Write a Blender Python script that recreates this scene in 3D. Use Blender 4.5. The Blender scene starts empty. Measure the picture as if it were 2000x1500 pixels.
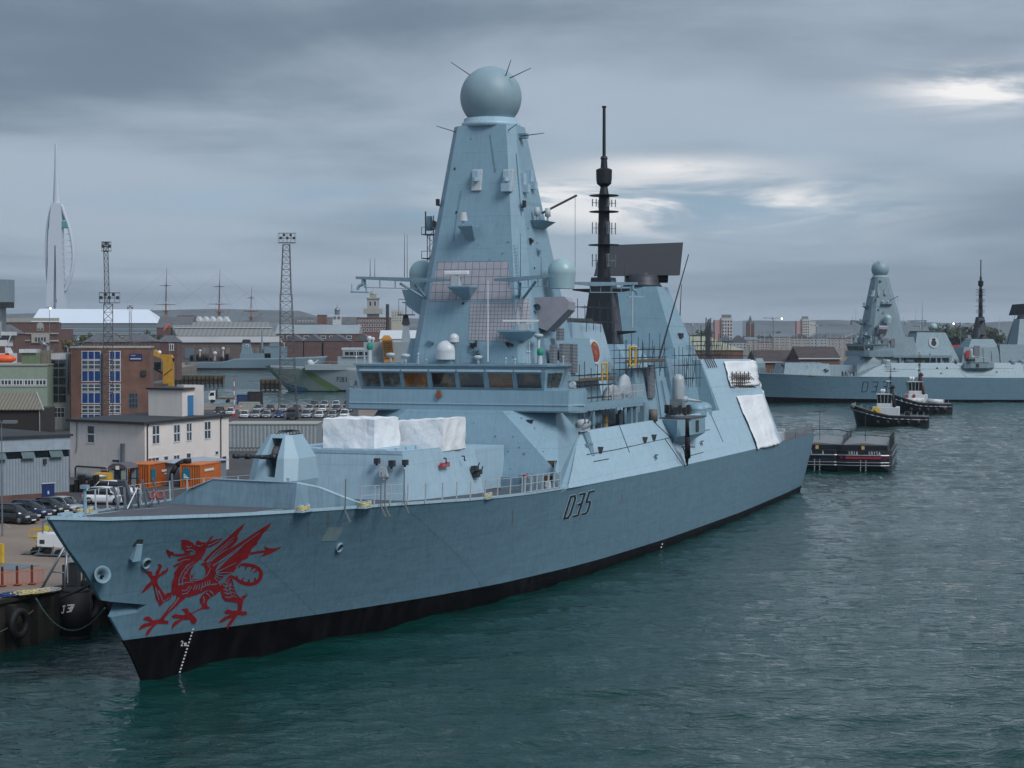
import bpy, math, random, bmesh
from mathutils import Vector, Matrix
from mathutils.bvhtree import BVHTree
from mathutils.geometry import tessellate_polygon
R = math.radians
rnd = random.Random(7)
scn = bpy.context.scene
col = scn.collection

# ------------------------------------------------------------------ camera frame (66 mm-like lens, 19 m above the water)
FPX, YH, CZ = 3586.3, 657.2, 19.35
TH = math.atan((750 - YH) / FPX)
CAM = Vector((0, 0, CZ))
def ray(px, py):
    u, v = (px - 1000) / FPX, (750 - py) / FPX
    return Vector((u, math.cos(TH) + v * math.sin(TH), -math.sin(TH) + v * math.cos(TH)))
def W(px, py, Y):                       # world point at distance Y
    d = ray(px, py); return CAM + d * (Y / d.y)
def G(px, py, z=3.0):                   # world point on a level
    d = ray(px, py); return CAM + d * ((z - CZ) / d.z)
YAW = R(20.505)
SHIP_ROT = R(90) - YAW
SM = Matrix.Rotation(SHIP_ROT, 4, 'Z')
SLOC = -(SM @ Vector((-80.2, -55.466, 0)))
SHIP_M = Matrix.Translation(SLOC) @ SM
SHIP_I = SHIP_M.inverted()
SC = SHIP_I @ CAM
def SP(px, py, ax, v):                  # point in destroyer coordinates on plane ax = v
    d = (SHIP_I.to_3x3() @ ray(px, py)); i = 'xyz'.index(ax)
    return SC + d * ((v - SC[i]) / d[i])

cam_d = bpy.data.cameras.new('camera'); cam = bpy.data.objects.new('camera', cam_d); col.objects.link(cam)
cam.location = CAM; cam.rotation_euler = (R(90) - TH, 0, 0)
cam_d.sensor_width = 36; cam_d.lens = FPX / 2000 * 36; cam_d.clip_end = 30000; cam_d.clip_start = 0.5
scn.camera = cam
vs = scn.view_settings; vs.view_transform = 'Standard'; vs.look = 'None'; vs.exposure = .12; vs.gamma = 1

# ------------------------------------------------------------------ object helpers
def tag(o, label=None, cat=None, group=None, kind=None):
    if label: o['label'] = label
    if cat: o['category'] = cat
    if group: o['group'] = group
    if kind: o['kind'] = kind
    return o
def empty(name, loc=(0, 0, 0), rz=0.0, label=None, cat=None, group=None, sc=1.0):
    o = bpy.data.objects.new(name, None); col.objects.link(o)
    o.location = loc; o.rotation_euler = (0, 0, rz); o.scale = (sc, sc, sc); o.empty_display_size = .5
    return tag(o, label, cat, group)
def at_ship(o):
    o.matrix_world = SHIP_M; return o

class MB:
    def __init__(s): s.v = []; s.f = []; s.m = []; s.mi = 0; s.sm = []; s.smooth = False
    def add(s, vs_, fs_):
        n = len(s.v); s.v += [tuple(p) for p in vs_]
        for f in fs_: s.f.append([n + i for i in f]); s.m.append(s.mi); s.sm.append(s.smooth)
    def hexa(s, p):                     # p: 4 bottom ccw, 4 top ccw
        s.add(p, [(3, 2, 1, 0), (4, 5, 6, 7), (0, 1, 5, 4), (1, 2, 6, 5), (2, 3, 7, 6), (3, 0, 4, 7)]); return s
    def box(s, x0, x1, y0, y1, z0, z1):
        return s.hexa([(x0, y0, z0), (x1, y0, z0), (x1, y1, z0), (x0, y1, z0), (x0, y0, z1), (x1, y0, z1), (x1, y1, z1), (x0, y1, z1)])
    def frus(s, r0, z0, r1, z1):        # rings (x0,x1,y0,y1) bottom and top
        a, b, c, d = r0; e, f, g, h = r1
        return s.hexa([(a, c, z0), (b, c, z0), (b, d, z0), (a, d, z0), (e, g, z1), (f, g, z1), (f, h, z1), (e, h, z1)])
    def loft(s, rings, cap=True, closed=True):
        n = len(rings[0]); vs_ = [p for r in rings for p in r]; fs = []
        for k in range(len(rings) - 1):
            for i in range(n if closed else n - 1):
                j = (i + 1) % n; fs.append((k * n + i, k * n + j, (k + 1) * n + j, (k + 1) * n + i))
        if cap: fs.append(tuple(reversed(range(n)))); fs.append(tuple((len(rings) - 1) * n + i for i in range(n)))
        s.add(vs_, fs); return s
    def cyl(s, a, b, r0, r1=None, n=8, cap=True):
        a, b = Vector(a), Vector(b); r1 = r0 if r1 is None else r1
        d = (b - a); 
        if d.length < 1e-6: return s
        d.normalize(); u = d.orthogonal().normalized(); w = d.cross(u)
        rg = lambda c, r: [c + (u * math.cos(2 * math.pi * i / n) + w * math.sin(2 * math.pi * i / n)) * r for i in range(n)]
        return s.loft([rg(a, r0), rg(b, r1)], cap)
    def bar(s, a, b, r, n=4): return s.cyl(a, b, r, r, n)
    def path(s, pts, r, n=5):
        for a, b in zip(pts, pts[1:]): s.cyl(a, b, r, r, n)
        return s
    def lathe(s, c, prof, n=20):        # prof: (r,z) list, around z
        c = Vector(c); rings = [[c + Vector((r * math.cos(2 * math.pi * i / n), r * math.sin(2 * math.pi * i / n), z)) for i in range(n)] for r, z in prof]
        return s.loft(rings)
    def sphere(s, c, r, n=24, m=14, sz=1.0, z0=-1.0):
        prof = []
        a0 = math.asin(max(-1, z0))
        for k in range(m + 1):
            a = a0 + (math.pi / 2 - a0) * k / m
            prof.append((max(1e-4, r * math.cos(a)), r * sz * math.sin(a)))
        sm = s.smooth; s.smooth = True; s.lathe(c, prof, n); s.smooth = sm; return s
    def prism(s, poly, z0, z1):         # poly xy ccw
        n = len(poly)
        s.add([(x, y, z0) for x, y in poly] + [(x, y, z1) for x, y in poly],
              [tuple(reversed(range(n))), tuple(range(n, 2 * n))] + [(i, (i + 1) % n, n + (i + 1) % n, n + i) for i in range(n)]); return s
    def prism_x(s, poly, y0, y1):       # poly in xz, extruded along y
        n = len(poly)
        s.add([(x, y0, z) for x, z in poly] + [(x, y1, z) for x, z in poly],
              [tuple(range(n)), tuple(reversed(range(n, 2 * n)))] + [(i, n + i, n + (i + 1) % n, (i + 1) % n) for i in range(n)]); return s
    def prism_y(s, poly, x0, x1):       # poly in yz, extruded along x
        n = len(poly)
        s.add([(x0, y, z) for y, z in poly] + [(x1, y, z) for y, z in poly],
              [tuple(reversed(range(n))), tuple(range(n, 2 * n))] + [(i, (i + 1) % n, n + (i + 1) % n, n + i) for i in range(n)]); return s
    def mirror(s):                      # add y-mirrored copy of everything
        n = len(s.v); s.v += [(x, -y, z) for x, y, z in s.v]
        s.f += [[n + i for i in reversed(f)] for f in s.f]; s.m += s.m; s.sm += s.sm; return s
    def build(s, name, mats, parent=None, label=None, cat=None, group=None, kind=None, bevel=0, loc=None, rz=0):
        me = bpy.data.meshes.new(name); me.from_pydata(s.v, [], s.f)
        if not isinstance(mats, (list, tuple)): mats = [mats]
        for m in mats: me.materials.append(m)
        me.polygons.foreach_set('material_index', s.m); me.polygons.foreach_set('use_smooth', s.sm); me.update()
        bm = bmesh.new(); bm.from_mesh(me); bmesh.ops.recalc_face_normals(bm, faces=bm.faces); bm.to_mesh(me); bm.free()
        o = bpy.data.objects.new(name, me); col.objects.link(o)
        if parent: o.parent = parent
        if loc is not None: o.location = loc; o.rotation_euler = (0, 0, rz)
        if bevel:
            b = o.modifiers.new('bevel', 'BEVEL'); b.width = bevel; b.segments = 2; b.limit_method = 'ANGLE'; b.angle_limit = R(35)
        return tag(o, label, cat, group, kind)
def smoothed(o, ang=35):
    for p in o.data.polygons: p.use_smooth = True
    try: o.data.set_sharp_from_angle(angle=R(ang))
    except Exception: pass
    return o
def copy_tree(o, parent=None, skip=()):
    c = o.copy(); col.objects.link(c); c.parent = parent
    for ch in list(o.children):
        if ch.name.split('.')[0] in skip: continue
        copy_tree(ch, c, skip)
    return c

# ------------------------------------------------------------------ materials
MATS = {}
def nodes_of(m):
    m.use_nodes = True; nt = m.node_tree; return nt, nt.nodes, nt.links, nt.nodes['Principled BSDF']
def mat(name, c, rough=.6, metal=0.0, var=.12, vscale=1.5, streak=0.0, bump=0.0, bscale=8.0, dirt=None, emit=None, spec=.5, stretch=(1, 1, 1), plate=0.0):
    """painted surface: colour variation, rain streaks, worn patches and surface unevenness"""
    if name in MATS: return MATS[name]
    m = bpy.data.materials.new(name); nt, N, L, P = nodes_of(m); MATS[name] = m
    P.inputs['Roughness'].default_value = rough; P.inputs['Metallic'].default_value = metal
    P.inputs['Specular IOR Level'].default_value = spec
    tc = N.new('ShaderNodeTexCoord'); mp = N.new('ShaderNodeMapping'); mp.inputs['Scale'].default_value = stretch
    L.new(tc.outputs['Object'], mp.inputs[0])
    nz = N.new('ShaderNodeTexNoise'); nz.inputs['Scale'].default_value = vscale; nz.inputs['Detail'].default_value = 6; nz.inputs['Roughness'].default_value = .65
    L.new(mp.outputs[0], nz.inputs['Vector'])
    mr = N.new('ShaderNodeMapRange'); mr.inputs[1].default_value = .3; mr.inputs[2].default_value = .7
    mr.inputs[3].default_value = 1 - var; mr.inputs[4].default_value = 1 + var; L.new(nz.outputs['Fac'], mr.inputs[0])
    vm = N.new('ShaderNodeVectorMath'); vm.operation = 'SCALE'; vm.inputs[0].default_value = c[:3]; L.new(mr.outputs[0], vm.inputs['Scale'])
    out = vm.outputs[0]
    if streak:
        m2 = N.new('ShaderNodeMapping'); m2.inputs['Scale'].default_value = (2.2, 2.2, .12); L.new(tc.outputs['Object'], m2.inputs[0])
        n2 = N.new('ShaderNodeTexNoise'); n2.inputs['Scale'].default_value = 2.2; n2.inputs['Detail'].default_value = 5; L.new(m2.outputs[0], n2.inputs['Vector'])
        r2 = N.new('ShaderNodeMapRange'); r2.inputs[1].default_value = .42; r2.inputs[2].default_value = .72; r2.inputs[3].default_value = 1; r2.inputs[4].default_value = 1 - streak
        L.new(n2.outputs['Fac'], r2.inputs[0])
        v2 = N.new('ShaderNodeVectorMath'); v2.operation = 'SCALE'; L.new(out, v2.inputs[0]); L.new(r2.outputs[0], v2.inputs['Scale']); out = v2.outputs[0]
    if dirt:
        n3 = N.new('ShaderNodeTexNoise'); n3.inputs['Scale'].default_value = vscale * .6; n3.inputs['Detail'].default_value = 8; L.new(tc.outputs['Object'], n3.inputs['Vector'])
        r3 = N.new('ShaderNodeMapRange'); r3.inputs[1].default_value = .55; r3.inputs[2].default_value = .7; r3.inputs[4].default_value = dirt[3] if len(dirt) > 3 else .6
        L.new(n3.outputs['Fac'], r3.inputs[0])
        mx = N.new('ShaderNodeMix'); mx.data_type = 'RGBA'; L.new(r3.outputs[0], mx.inputs[0]); L.new(out, mx.inputs[6]); mx.inputs[7].default_value = (*dirt[:3], 1); out = mx.outputs[2]
    L.new(out, P.inputs['Base Color'])
    if bump or plate:
        bp = N.new('ShaderNodeBump'); bp.inputs['Strength'].default_value = min(1, bump or plate); bp.inputs['Distance'].default_value = .05
        if plate:                       # slightly quilted welded plating
            pn = N.new('ShaderNodeTexNoise'); pn.inputs['Scale'].default_value = 1.1; pn.inputs['Detail'].default_value = 2
            pm = N.new('ShaderNodeMapping'); pm.inputs['Scale'].default_value = (.35, .35, 1.3); L.new(tc.outputs['Object'], pm.inputs[0]); L.new(pm.outputs[0], pn.inputs['Vector'])
            L.new(pn.outputs['Fac'], bp.inputs['Height']); bp.inputs['Distance'].default_value = .15
            sx = N.new('ShaderNodeSeparateXYZ'); L.new(tc.outputs['Object'], sx.inputs[0]); ls = []
            for o_, st_, w_ in ((2, 2.65, .018), (0, 5.2, .01), (1, 3.7, .014)):   # weld seams
                a = N.new('ShaderNodeMath'); a.operation = 'DIVIDE'; a.inputs[1].default_value = st_; L.new(sx.outputs[o_], a.inputs[0]); f = N.new('ShaderNodeMath'); f.operation = 'FRACT'; L.new(a.outputs[0], f.inputs[0])
                g = N.new('ShaderNodeMath'); g.operation = 'LESS_THAN'; g.inputs[1].default_value = w_; L.new(f.outputs[0], g.inputs[0]); ls.append(g.outputs[0])
            a = N.new('ShaderNodeMath'); a.operation = 'MAXIMUM'; L.new(ls[0], a.inputs[0]); L.new(ls[1], a.inputs[1]); f = N.new('ShaderNodeMath'); f.operation = 'MAXIMUM'; L.new(a.outputs[0], f.inputs[0]); L.new(ls[2], f.inputs[1])
            g = N.new('ShaderNodeMapRange'); g.inputs[3].default_value = 1; g.inputs[4].default_value = .86; L.new(f.outputs[0], g.inputs[0]); v = N.new('ShaderNodeVectorMath'); v.operation = 'SCALE'; L.new(out, v.inputs[0]); L.new(g.outputs[0], v.inputs['Scale']); L.new(v.outputs[0], P.inputs['Base Color'])
        else:
            n4 = N.new('ShaderNodeTexNoise'); n4.inputs['Scale'].default_value = bscale; n4.inputs['Detail'].default_value = 5; L.new(mp.outputs[0], n4.inputs['Vector'])
            L.new(n4.outputs['Fac'], bp.inputs['Height'])
        L.new(bp.outputs[0], P.inputs['Normal'])
    if emit:
        P.inputs['Emission Color'].default_value = (*emit[:3], 1); P.inputs['Emission Strength'].default_value = emit[3]
    return m
def striped(name, c, c2, axis=0, period=.3, duty=.5, rough=.6, bump=.6, var=.12):
    """ribbed or corrugated sheet: colour c with darker grooves c2 along an object axis"""
    if name in MATS: return MATS[name]
    m = mat(name, c, rough, var=var, streak=.15); nt, N, L, P = nodes_of(m)
    tc = N.new('ShaderNodeTexCoord'); sx = N.new('ShaderNodeSeparateXYZ'); L.new(tc.outputs['Object'], sx.inputs[0])
    a = N.new('ShaderNodeMath'); a.operation = 'MULTIPLY'; a.inputs[1].default_value = 2 * math.pi / period; L.new(sx.outputs[axis], a.inputs[0])
    b = N.new('ShaderNodeMath'); b.operation = 'SINE'; L.new(a.outputs[0], b.inputs[0])
    mr = N.new('ShaderNodeMapRange'); mr.inputs[1].default_value = -1; mr.inputs[2].default_value = -1 + 2 * duty; L.new(b.outputs[0], mr.inputs[0])
    src = P.inputs['Base Color'].links[0].from_socket
    mx = N.new('ShaderNodeMix'); mx.data_type = 'RGBA'; L.new(mr.outputs[0], mx.inputs[0]); mx.inputs[6].default_value = (*c2, 1); L.new(src, mx.inputs[7]); L.new(mx.outputs[2], P.inputs['Base Color'])
    bp = N.new('ShaderNodeBump'); bp.inputs['Strength'].default_value = bump; bp.inputs['Distance'].default_value = .05; L.new(b.outputs[0], bp.inputs['Height']); L.new(bp.outputs[0], P.inputs['Normal'])
    return m
def brick(name, c, c2, mortar, s=1.0, rough=.85):
    if name in MATS: return MATS[name]
    m = bpy.data.materials.new(name); nt, N, L, P = nodes_of(m); MATS[name] = m
    P.inputs['Roughness'].default_value = rough
    tc = N.new('ShaderNodeTexCoord'); sx = N.new('ShaderNodeSeparateXYZ'); L.new(tc.outputs['Object'], sx.inputs[0])
    ad = N.new('ShaderNodeMath'); L.new(sx.outputs[0], ad.inputs[0]); L.new(sx.outputs[1], ad.inputs[1])
    cb = N.new('ShaderNodeCombineXYZ'); L.new(ad.outputs[0], cb.inputs[0]); L.new(sx.outputs[2], cb.inputs[1])
    bt = N.new('ShaderNodeTexBrick'); L.new(cb.outputs[0], bt.inputs['Vector']); bt.inputs['Scale'].default_value = 1 / s
    bt.inputs['Color1'].default_value = (*c, 1); bt.inputs['Color2'].default_value = (*c2, 1); bt.inputs['Mortar'].default_value = (*mortar, 1)
    bt.inputs['Mortar Size'].default_value = .012; bt.inputs['Brick Width'].default_value = .23; bt.inputs['Row Height'].default_value = .075
    nz = N.new('ShaderNodeTexNoise'); nz.inputs['Scale'].default_value = .5; nz.inputs['Detail'].default_value = 6; L.new(tc.outputs['Object'], nz.inputs['Vector'])
    mr = N.new('ShaderNodeMapRange'); mr.inputs[1].default_value = .3; mr.inputs[2].default_value = .7; mr.inputs[3].default_value = .75; mr.inputs[4].default_value = 1.2; L.new(nz.outputs['Fac'], mr.inputs[0])
    vm = N.new('ShaderNodeVectorMath'); vm.operation = 'SCALE'; L.new(bt.outputs['Color'], vm.inputs[0]); L.new(mr.outputs[0], vm.inputs['Scale']); L.new(vm.outputs[0], P.inputs['Base Color'])
    return m
def tiled(name, c, line, step, w=.05, rough=.6):
    """panel of square absorber tiles: grid on object y/z"""
    m = mat(name, c, rough, var=.1, vscale=2.5); nt, N, L, P = nodes_of(m)
    tc = N.new('ShaderNodeTexCoord'); sx = N.new('ShaderNodeSeparateXYZ'); L.new(tc.outputs['Object'], sx.inputs[0])
    ms = []
    for ax in (1, 2):
        a = N.new('ShaderNodeMath'); a.operation = 'DIVIDE'; a.inputs[1].default_value = step; L.new(sx.outputs[ax], a.inputs[0])
        b = N.new('ShaderNodeMath'); b.operation = 'FRACT'; L.new(a.outputs[0], b.inputs[0])
        g = N.new('ShaderNodeMath'); g.operation = 'LESS_THAN'; g.inputs[1].default_value = w / step; L.new(b.outputs[0], g.inputs[0]); ms.append(g)
    x = N.new('ShaderNodeMath'); x.operation = 'MAXIMUM'; L.new(ms[0].outputs[0], x.inputs[0]); L.new(ms[1].outputs[0], x.inputs[1])
    src = P.inputs['Base Color'].links[0].from_socket
    mx = N.new('ShaderNodeMix'); mx.data_type = 'RGBA'; L.new(x.outputs[0], mx.inputs[0]); L.new(src, mx.inputs[6]); mx.inputs[7].default_value = (*line, 1); L.new(mx.outputs[2], P.inputs['Base Color'])
    return m
SHIPC = (.205, .328, .405)
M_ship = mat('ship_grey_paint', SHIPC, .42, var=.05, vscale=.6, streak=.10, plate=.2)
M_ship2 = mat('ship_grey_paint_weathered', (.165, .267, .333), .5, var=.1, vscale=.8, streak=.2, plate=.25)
M_shipl = mat('ship_pale_and_lit_paint', (.335, .475, .565), .42, var=.05, vscale=.8, streak=.12, plate=.18)  # same ship paint, lightened to put skylight on slopes and casing; also pale fittings
M_deck = mat('dark_deck_coating', (.072, .078, .09), .85, var=.18, vscale=1.2, bump=.3, bscale=40)
M_blackp = mat('black_mast_paint', (.010, .013, .020), .5, var=.2)
M_black = mat('black_rubber', (.007, .007, .008), .7, var=.2)
M_dark = mat('dark_recess', (.03, .035, .04), .8)
M_steel = mat('galvanised_steel', (.22, .25, .28), .45, .7, var=.15)
M_rail = mat('pale_rail_paint', (.42, .47, .50), .5)
M_white = mat('white_paint', (.72, .74, .75), .4, var=.05)
nt_, N_, L_n, P_n = nodes_of(M_sheet_ := mat('white_sheeting', (.74, .76, .78), .5, var=.03, vscale=1.2)); hts = []
tc_ = N_.new('ShaderNodeTexCoord')
for sc_, am_, ds_ in ((.38, 1.0, .4), (1.1, .22, .7), (4.5, .03, .4)):      # folds of three sizes, each a sharp crease
    n_ = N_.new('ShaderNodeTexNoise'); n_.inputs['Scale'].default_value = sc_; n_.inputs['Detail'].default_value = 2; n_.inputs['Distortion'].default_value = ds_; L_n.new(tc_.outputs['Object'], n_.inputs['Vector'])
    a_ = N_.new('ShaderNodeMath'); a_.operation = 'SUBTRACT'; a_.inputs[1].default_value = .5; L_n.new(n_.outputs['Fac'], a_.inputs[0]); q_ = N_.new('ShaderNodeMath'); q_.operation = 'ABSOLUTE'; L_n.new(a_.outputs[0], q_.inputs[0])
    m_ = N_.new('ShaderNodeMath'); m_.operation = 'MULTIPLY'; m_.inputs[1].default_value = am_; L_n.new(q_.outputs[0], m_.inputs[0]); hts.append(m_.outputs[0])
a_ = N_.new('ShaderNodeMath'); L_n.new(hts[0], a_.inputs[0]); L_n.new(hts[1], a_.inputs[1]); q_ = N_.new('ShaderNodeMath'); L_n.new(a_.outputs[0], q_.inputs[0]); L_n.new(hts[2], q_.inputs[1])
bp_ = N_.new('ShaderNodeBump'); bp_.inputs['Distance'].default_value = .4; bp_.inputs['Strength'].default_value = 1; L_n.new(q_.outputs[0], bp_.inputs['Height']); L_n.new(bp_.outputs[0], P_n.inputs['Normal'])
M_sheet = M_sheet_
M_dome = mat('radome_pale_green', (.30, .44, .47), .35, var=.04, vscale=.5, streak=.06)
M_red = mat('red_paint', (.42, .03, .025), .45)
M_yellow = mat('yellow_paint', (.55, .34, .03), .5, var=.2)
M_orange = mat('orange_paint', (.55, .13, .02), .5, var=.12, streak=.2)
M_blue = mat('blue_paint', (.01, .035, .12), .5)
M_glassd = mat('dark_window_glass', (.012, .016, .02), .08, var=.3, vscale=.7, spec=.8)
M_wood = mat('weathered_timber', (.13, .10, .07), .85, var=.35, vscale=3, streak=.4)
M_scaf = mat('scaffold_tube', (.06, .065, .07), .5, .4, var=.3)
M_rope = mat('mooring_rope', (.10, .11, .09), .9)
M_conc = mat('quay_concrete', (.215, .165, .13), .85, var=.22, vscale=.12, bump=.2, bscale=3, dirt=(.075, .07, .065, .75))
M_asph = mat('asphalt', (.055, .055, .058), .9, var=.2, vscale=.2)
# ------------------------------------------------------------------ light: overcast dusk sky
w = bpy.data.worlds.new("World"); scn.world = w; w.use_nodes = True
nt = w.node_tree; N = nt.nodes; L = nt.links; N.clear()
SUN_EL, SUN_AZ = R(44), R(137)         # soft light from high up on the right, where the cloud is thinnest
outn = N.new('ShaderNodeOutputWorld'); bg = N.new('ShaderNodeBackground'); L.new(bg.outputs[0], outn.inputs[0])
sky = N.new('ShaderNodeTexSky'); sky.sky_type = 'NISHITA'; sky.sun_disc = False; sky.sun_elevation = SUN_EL; sky.sun_rotation = SUN_AZ
tc = N.new('ShaderNodeTexCoord'); sep = N.new('ShaderNodeSeparateXYZ'); L.new(tc.outputs['Generated'], sep.inputs[0])
def mth(op, a, b=None, c=None):
    n = N.new('ShaderNodeMath'); n.operation = op
    for i, q in enumerate((a, b, c)):
        if q is None: continue
        if isinstance(q, (int, float)): n.inputs[i].default_value = q
        else: L.new(q, n.inputs[i])
    return n.outputs[0]
def rng(v, a, b, c, d):
    n = N.new('ShaderNodeMapRange'); n.interpolation_type = 'SMOOTHSTEP'
    for i, q in enumerate((v, a, b, c, d)):
        if isinstance(q, (int, float)): n.inputs[i].default_value = q
        else: L.new(q, n.inputs[i])
    return n.outputs[0]
def noise(vec, s, det=6, rough=.55, dist=0):
    n = N.new('ShaderNodeTexNoise'); n.inputs['Scale'].default_value = s; n.inputs['Detail'].default_value = det
    n.inputs['Roughness'].default_value = rough; n.inputs['Distortion'].default_value = dist; L.new(vec, n.inputs['Vector']); return n.outputs['Fac']
def mixc(f, a, b):
    n = N.new('ShaderNodeMix'); n.data_type = 'RGBA'
    for i, q in ((0, f), (6, a), (7, b)):
        if isinstance(q, tuple): n.inputs[i].default_value = (*q, 1)
        elif isinstance(q, (int, float)): n.inputs[i].default_value = q
        else: L.new(q, n.inputs[i])
    return n.outputs[2]
z = mth('MAXIMUM', sep.outputs[2], 0.0)
den = mth('ADD', z, .035)
cx = mth('DIVIDE', sep.outputs[0], den); cy = mth('DIVIDE', sep.outputs[1], den)
cmb = N.new('ShaderNodeCombineXYZ'); L.new(cx, cmb.inputs[0]); L.new(cy, cmb.inputs[1])
mp = N.new('ShaderNodeMapping'); mp.inputs['Scale'].default_value = (.42, .30, 1); mp.inputs['Location'].default_value = (3.1, 1.7, 0); L.new(cmb.outputs[0], mp.inputs[0])
big = noise(mp.outputs[0], .55, 4, .5, .25); mid = noise(mp.outputs[0], 1.5, 8, .6, .5)
# cloud underside seen by direction as well (soft rolls)
mp2 = N.new('ShaderNodeMapping'); mp2.inputs['Scale'].default_value = (2.0, 2.0, 8.5); mp2.inputs['Location'].default_value = (.7, 0, .35); L.new(tc.outputs['Generated'], mp2.inputs[0])
rolls = noise(mp2.outputs[0], 1.5, 6, .5, .2)
cl = mth('ADD', mth('MULTIPLY', big, .55), mth('ADD', mth('MULTIPLY', mid, .24), mth('MULTIPLY', rolls, .5)))
tone = rng(cl, .53, .73, 0, 1)
base = mixc(tone, (.125, .172, .230), (.345, .41, .49))
# brighter thin cloud low down in the right part of the view
def lobe(px, py, sx, sz):
    d = ray(px, py).normalized()
    ax = mth('ARCTAN2', sep.outputs[0], sep.outputs[1]); a0 = math.atan2(d.x, d.y)
    u = mth('DIVIDE', mth('SUBTRACT', ax, a0), sx); v = mth('DIVIDE', mth('SUBTRACT', sep.outputs[2], d.z), sz)
    return mth('EXPONENT', mth('MULTIPLY', mth('ADD', mth('MULTIPLY', u, u), mth('MULTIPLY', v, v)), -1))
mp3 = N.new('ShaderNodeMapping'); mp3.inputs['Scale'].default_value = (5, 5, 34); L.new(tc.outputs['Generated'], mp3.inputs[0])
wisp = noise(mp3.outputs[0], 1.3, 8, .6, .6)
hi = mth('ADD', mth('MULTIPLY', lobe(1370, 405, .085, .013), 1.6), mth('ADD', mth('MULTIPLY', lobe(1930, 172, .045, .010), 1.3), mth('ADD', mth('MULTIPLY', lobe(1310, 326, .05, .006), .8), mth('MULTIPLY', lobe(1100, 385, .06, .009), .7))))
gap = mth('MULTIPLY', hi, rng(wisp, .42, .62, 0, 1))
c1 = mixc(mth('MULTIPLY', lobe(1250, 420, .22, .05), .55), base, (.33, .44, .54))
c2 = mixc(mth('MINIMUM', gap, 1.0), c1, (.88, .86, .85))
blue = mth('MULTIPLY', mth('ADD', lobe(800, 392, .09, .008), mth('ADD', mth('MULTIPLY', lobe(50, 385, .1, .006), .4), mth('MULTIPLY', lobe(1200, 400, .15, .012), .6))), rng(wisp, .35, .6, .9, .1))
c3 = mixc(mth('MINIMUM', blue, .8), c2, (.22, .38, .52))
# horizon band a little lighter/greyer, and the cloud deck overhead lets more light through
hz = mth('EXPONENT', mth('MULTIPLY', z, -22))
c4 = mixc(mth('MULTIPLY', hz, .6), c3, (.26, .34, .435))
up = rng(sep.outputs[2], .17, .75, 1.0, 1.75)
vm = N.new('ShaderNodeVectorMath'); vm.operation = 'SCALE'; L.new(c4, vm.inputs[0]); L.new(up, vm.inputs['Scale'])
# a little of the physical sky shows through the cloud
vs2 = N.new('ShaderNodeVectorMath'); vs2.operation = 'SCALE'; L.new(sky.outputs[0], vs2.inputs[0]); vs2.inputs['Scale'].default_value = .006
va = N.new('ShaderNodeVectorMath'); L.new(vm.outputs[0], va.inputs[0]); L.new(vs2.outputs[0], va.inputs[1])
L.new(va.outputs[0], bg.inputs['Color']); bg.inputs['Strength'].default_value = 1.0
sd = bpy.data.lights.new('sun', 'SUN'); sd.energy = 2.1; sd.angle = R(26); sd.color = (1, .985, .97)
sun = bpy.data.objects.new('sun', sd); col.objects.link(sun)
sv = Vector((math.sin(SUN_AZ) * math.cos(SUN_EL), math.cos(SUN_AZ) * math.cos(SUN_EL), math.sin(SUN_EL)))
sun.rotation_euler = sv.to_track_quat('Z', 'Y').to_euler()

# ------------------------------------------------------------------ water
m = bpy.data.materials.new('harbour_water'); nt, N, L, P = nodes_of(m)
P.inputs['Base Color'].default_value = (.0014, .034, .030, 1); P.inputs['Roughness'].default_value = .035; P.inputs['IOR'].default_value = 1.33
tc = N.new('ShaderNodeTexCoord')
def wn(scale, rot, st, det, dist):
    mp = N.new('ShaderNodeMapping'); mp.inputs['Rotation'].default_value = (0, 0, R(rot)); mp.inputs['Scale'].default_value = (scale * st[0], scale * st[1], 1); L.new(tc.outputs['Object'], mp.inputs[0])
    n = N.new('ShaderNodeTexNoise'); n.inputs['Scale'].default_value = 1; n.inputs['Detail'].default_value = det; n.inputs['Roughness'].default_value = .55; n.inputs['Distortion'].default_value = dist
    L.new(mp.outputs[0], n.inputs['Vector']); return n.outputs['Fac']
hs = None
for (sc_, rot, st, det, dist, amp) in ((.13, 15, (.5, 1.0), 3, .4, .35), (.42, -12, (.45, 1.0), 4, .9, .35), (1.25, 20, (.5, 1.0), 4, 1.0, .30), (3.6, -5, (.6, 1.0), 2, .7, .06)):
    f = wn(sc_, rot, st, det, dist); q = N.new('ShaderNodeMath'); q.operation = 'MULTIPLY'; q.inputs[1].default_value = amp; L.new(f, q.inputs[0])
    if hs is None: hs = q.outputs[0]
    else:
        a = N.new('ShaderNodeMath'); L.new(hs, a.inputs[0]); L.new(q.outputs[0], a.inputs[1]); hs = a.outputs[0]
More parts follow.
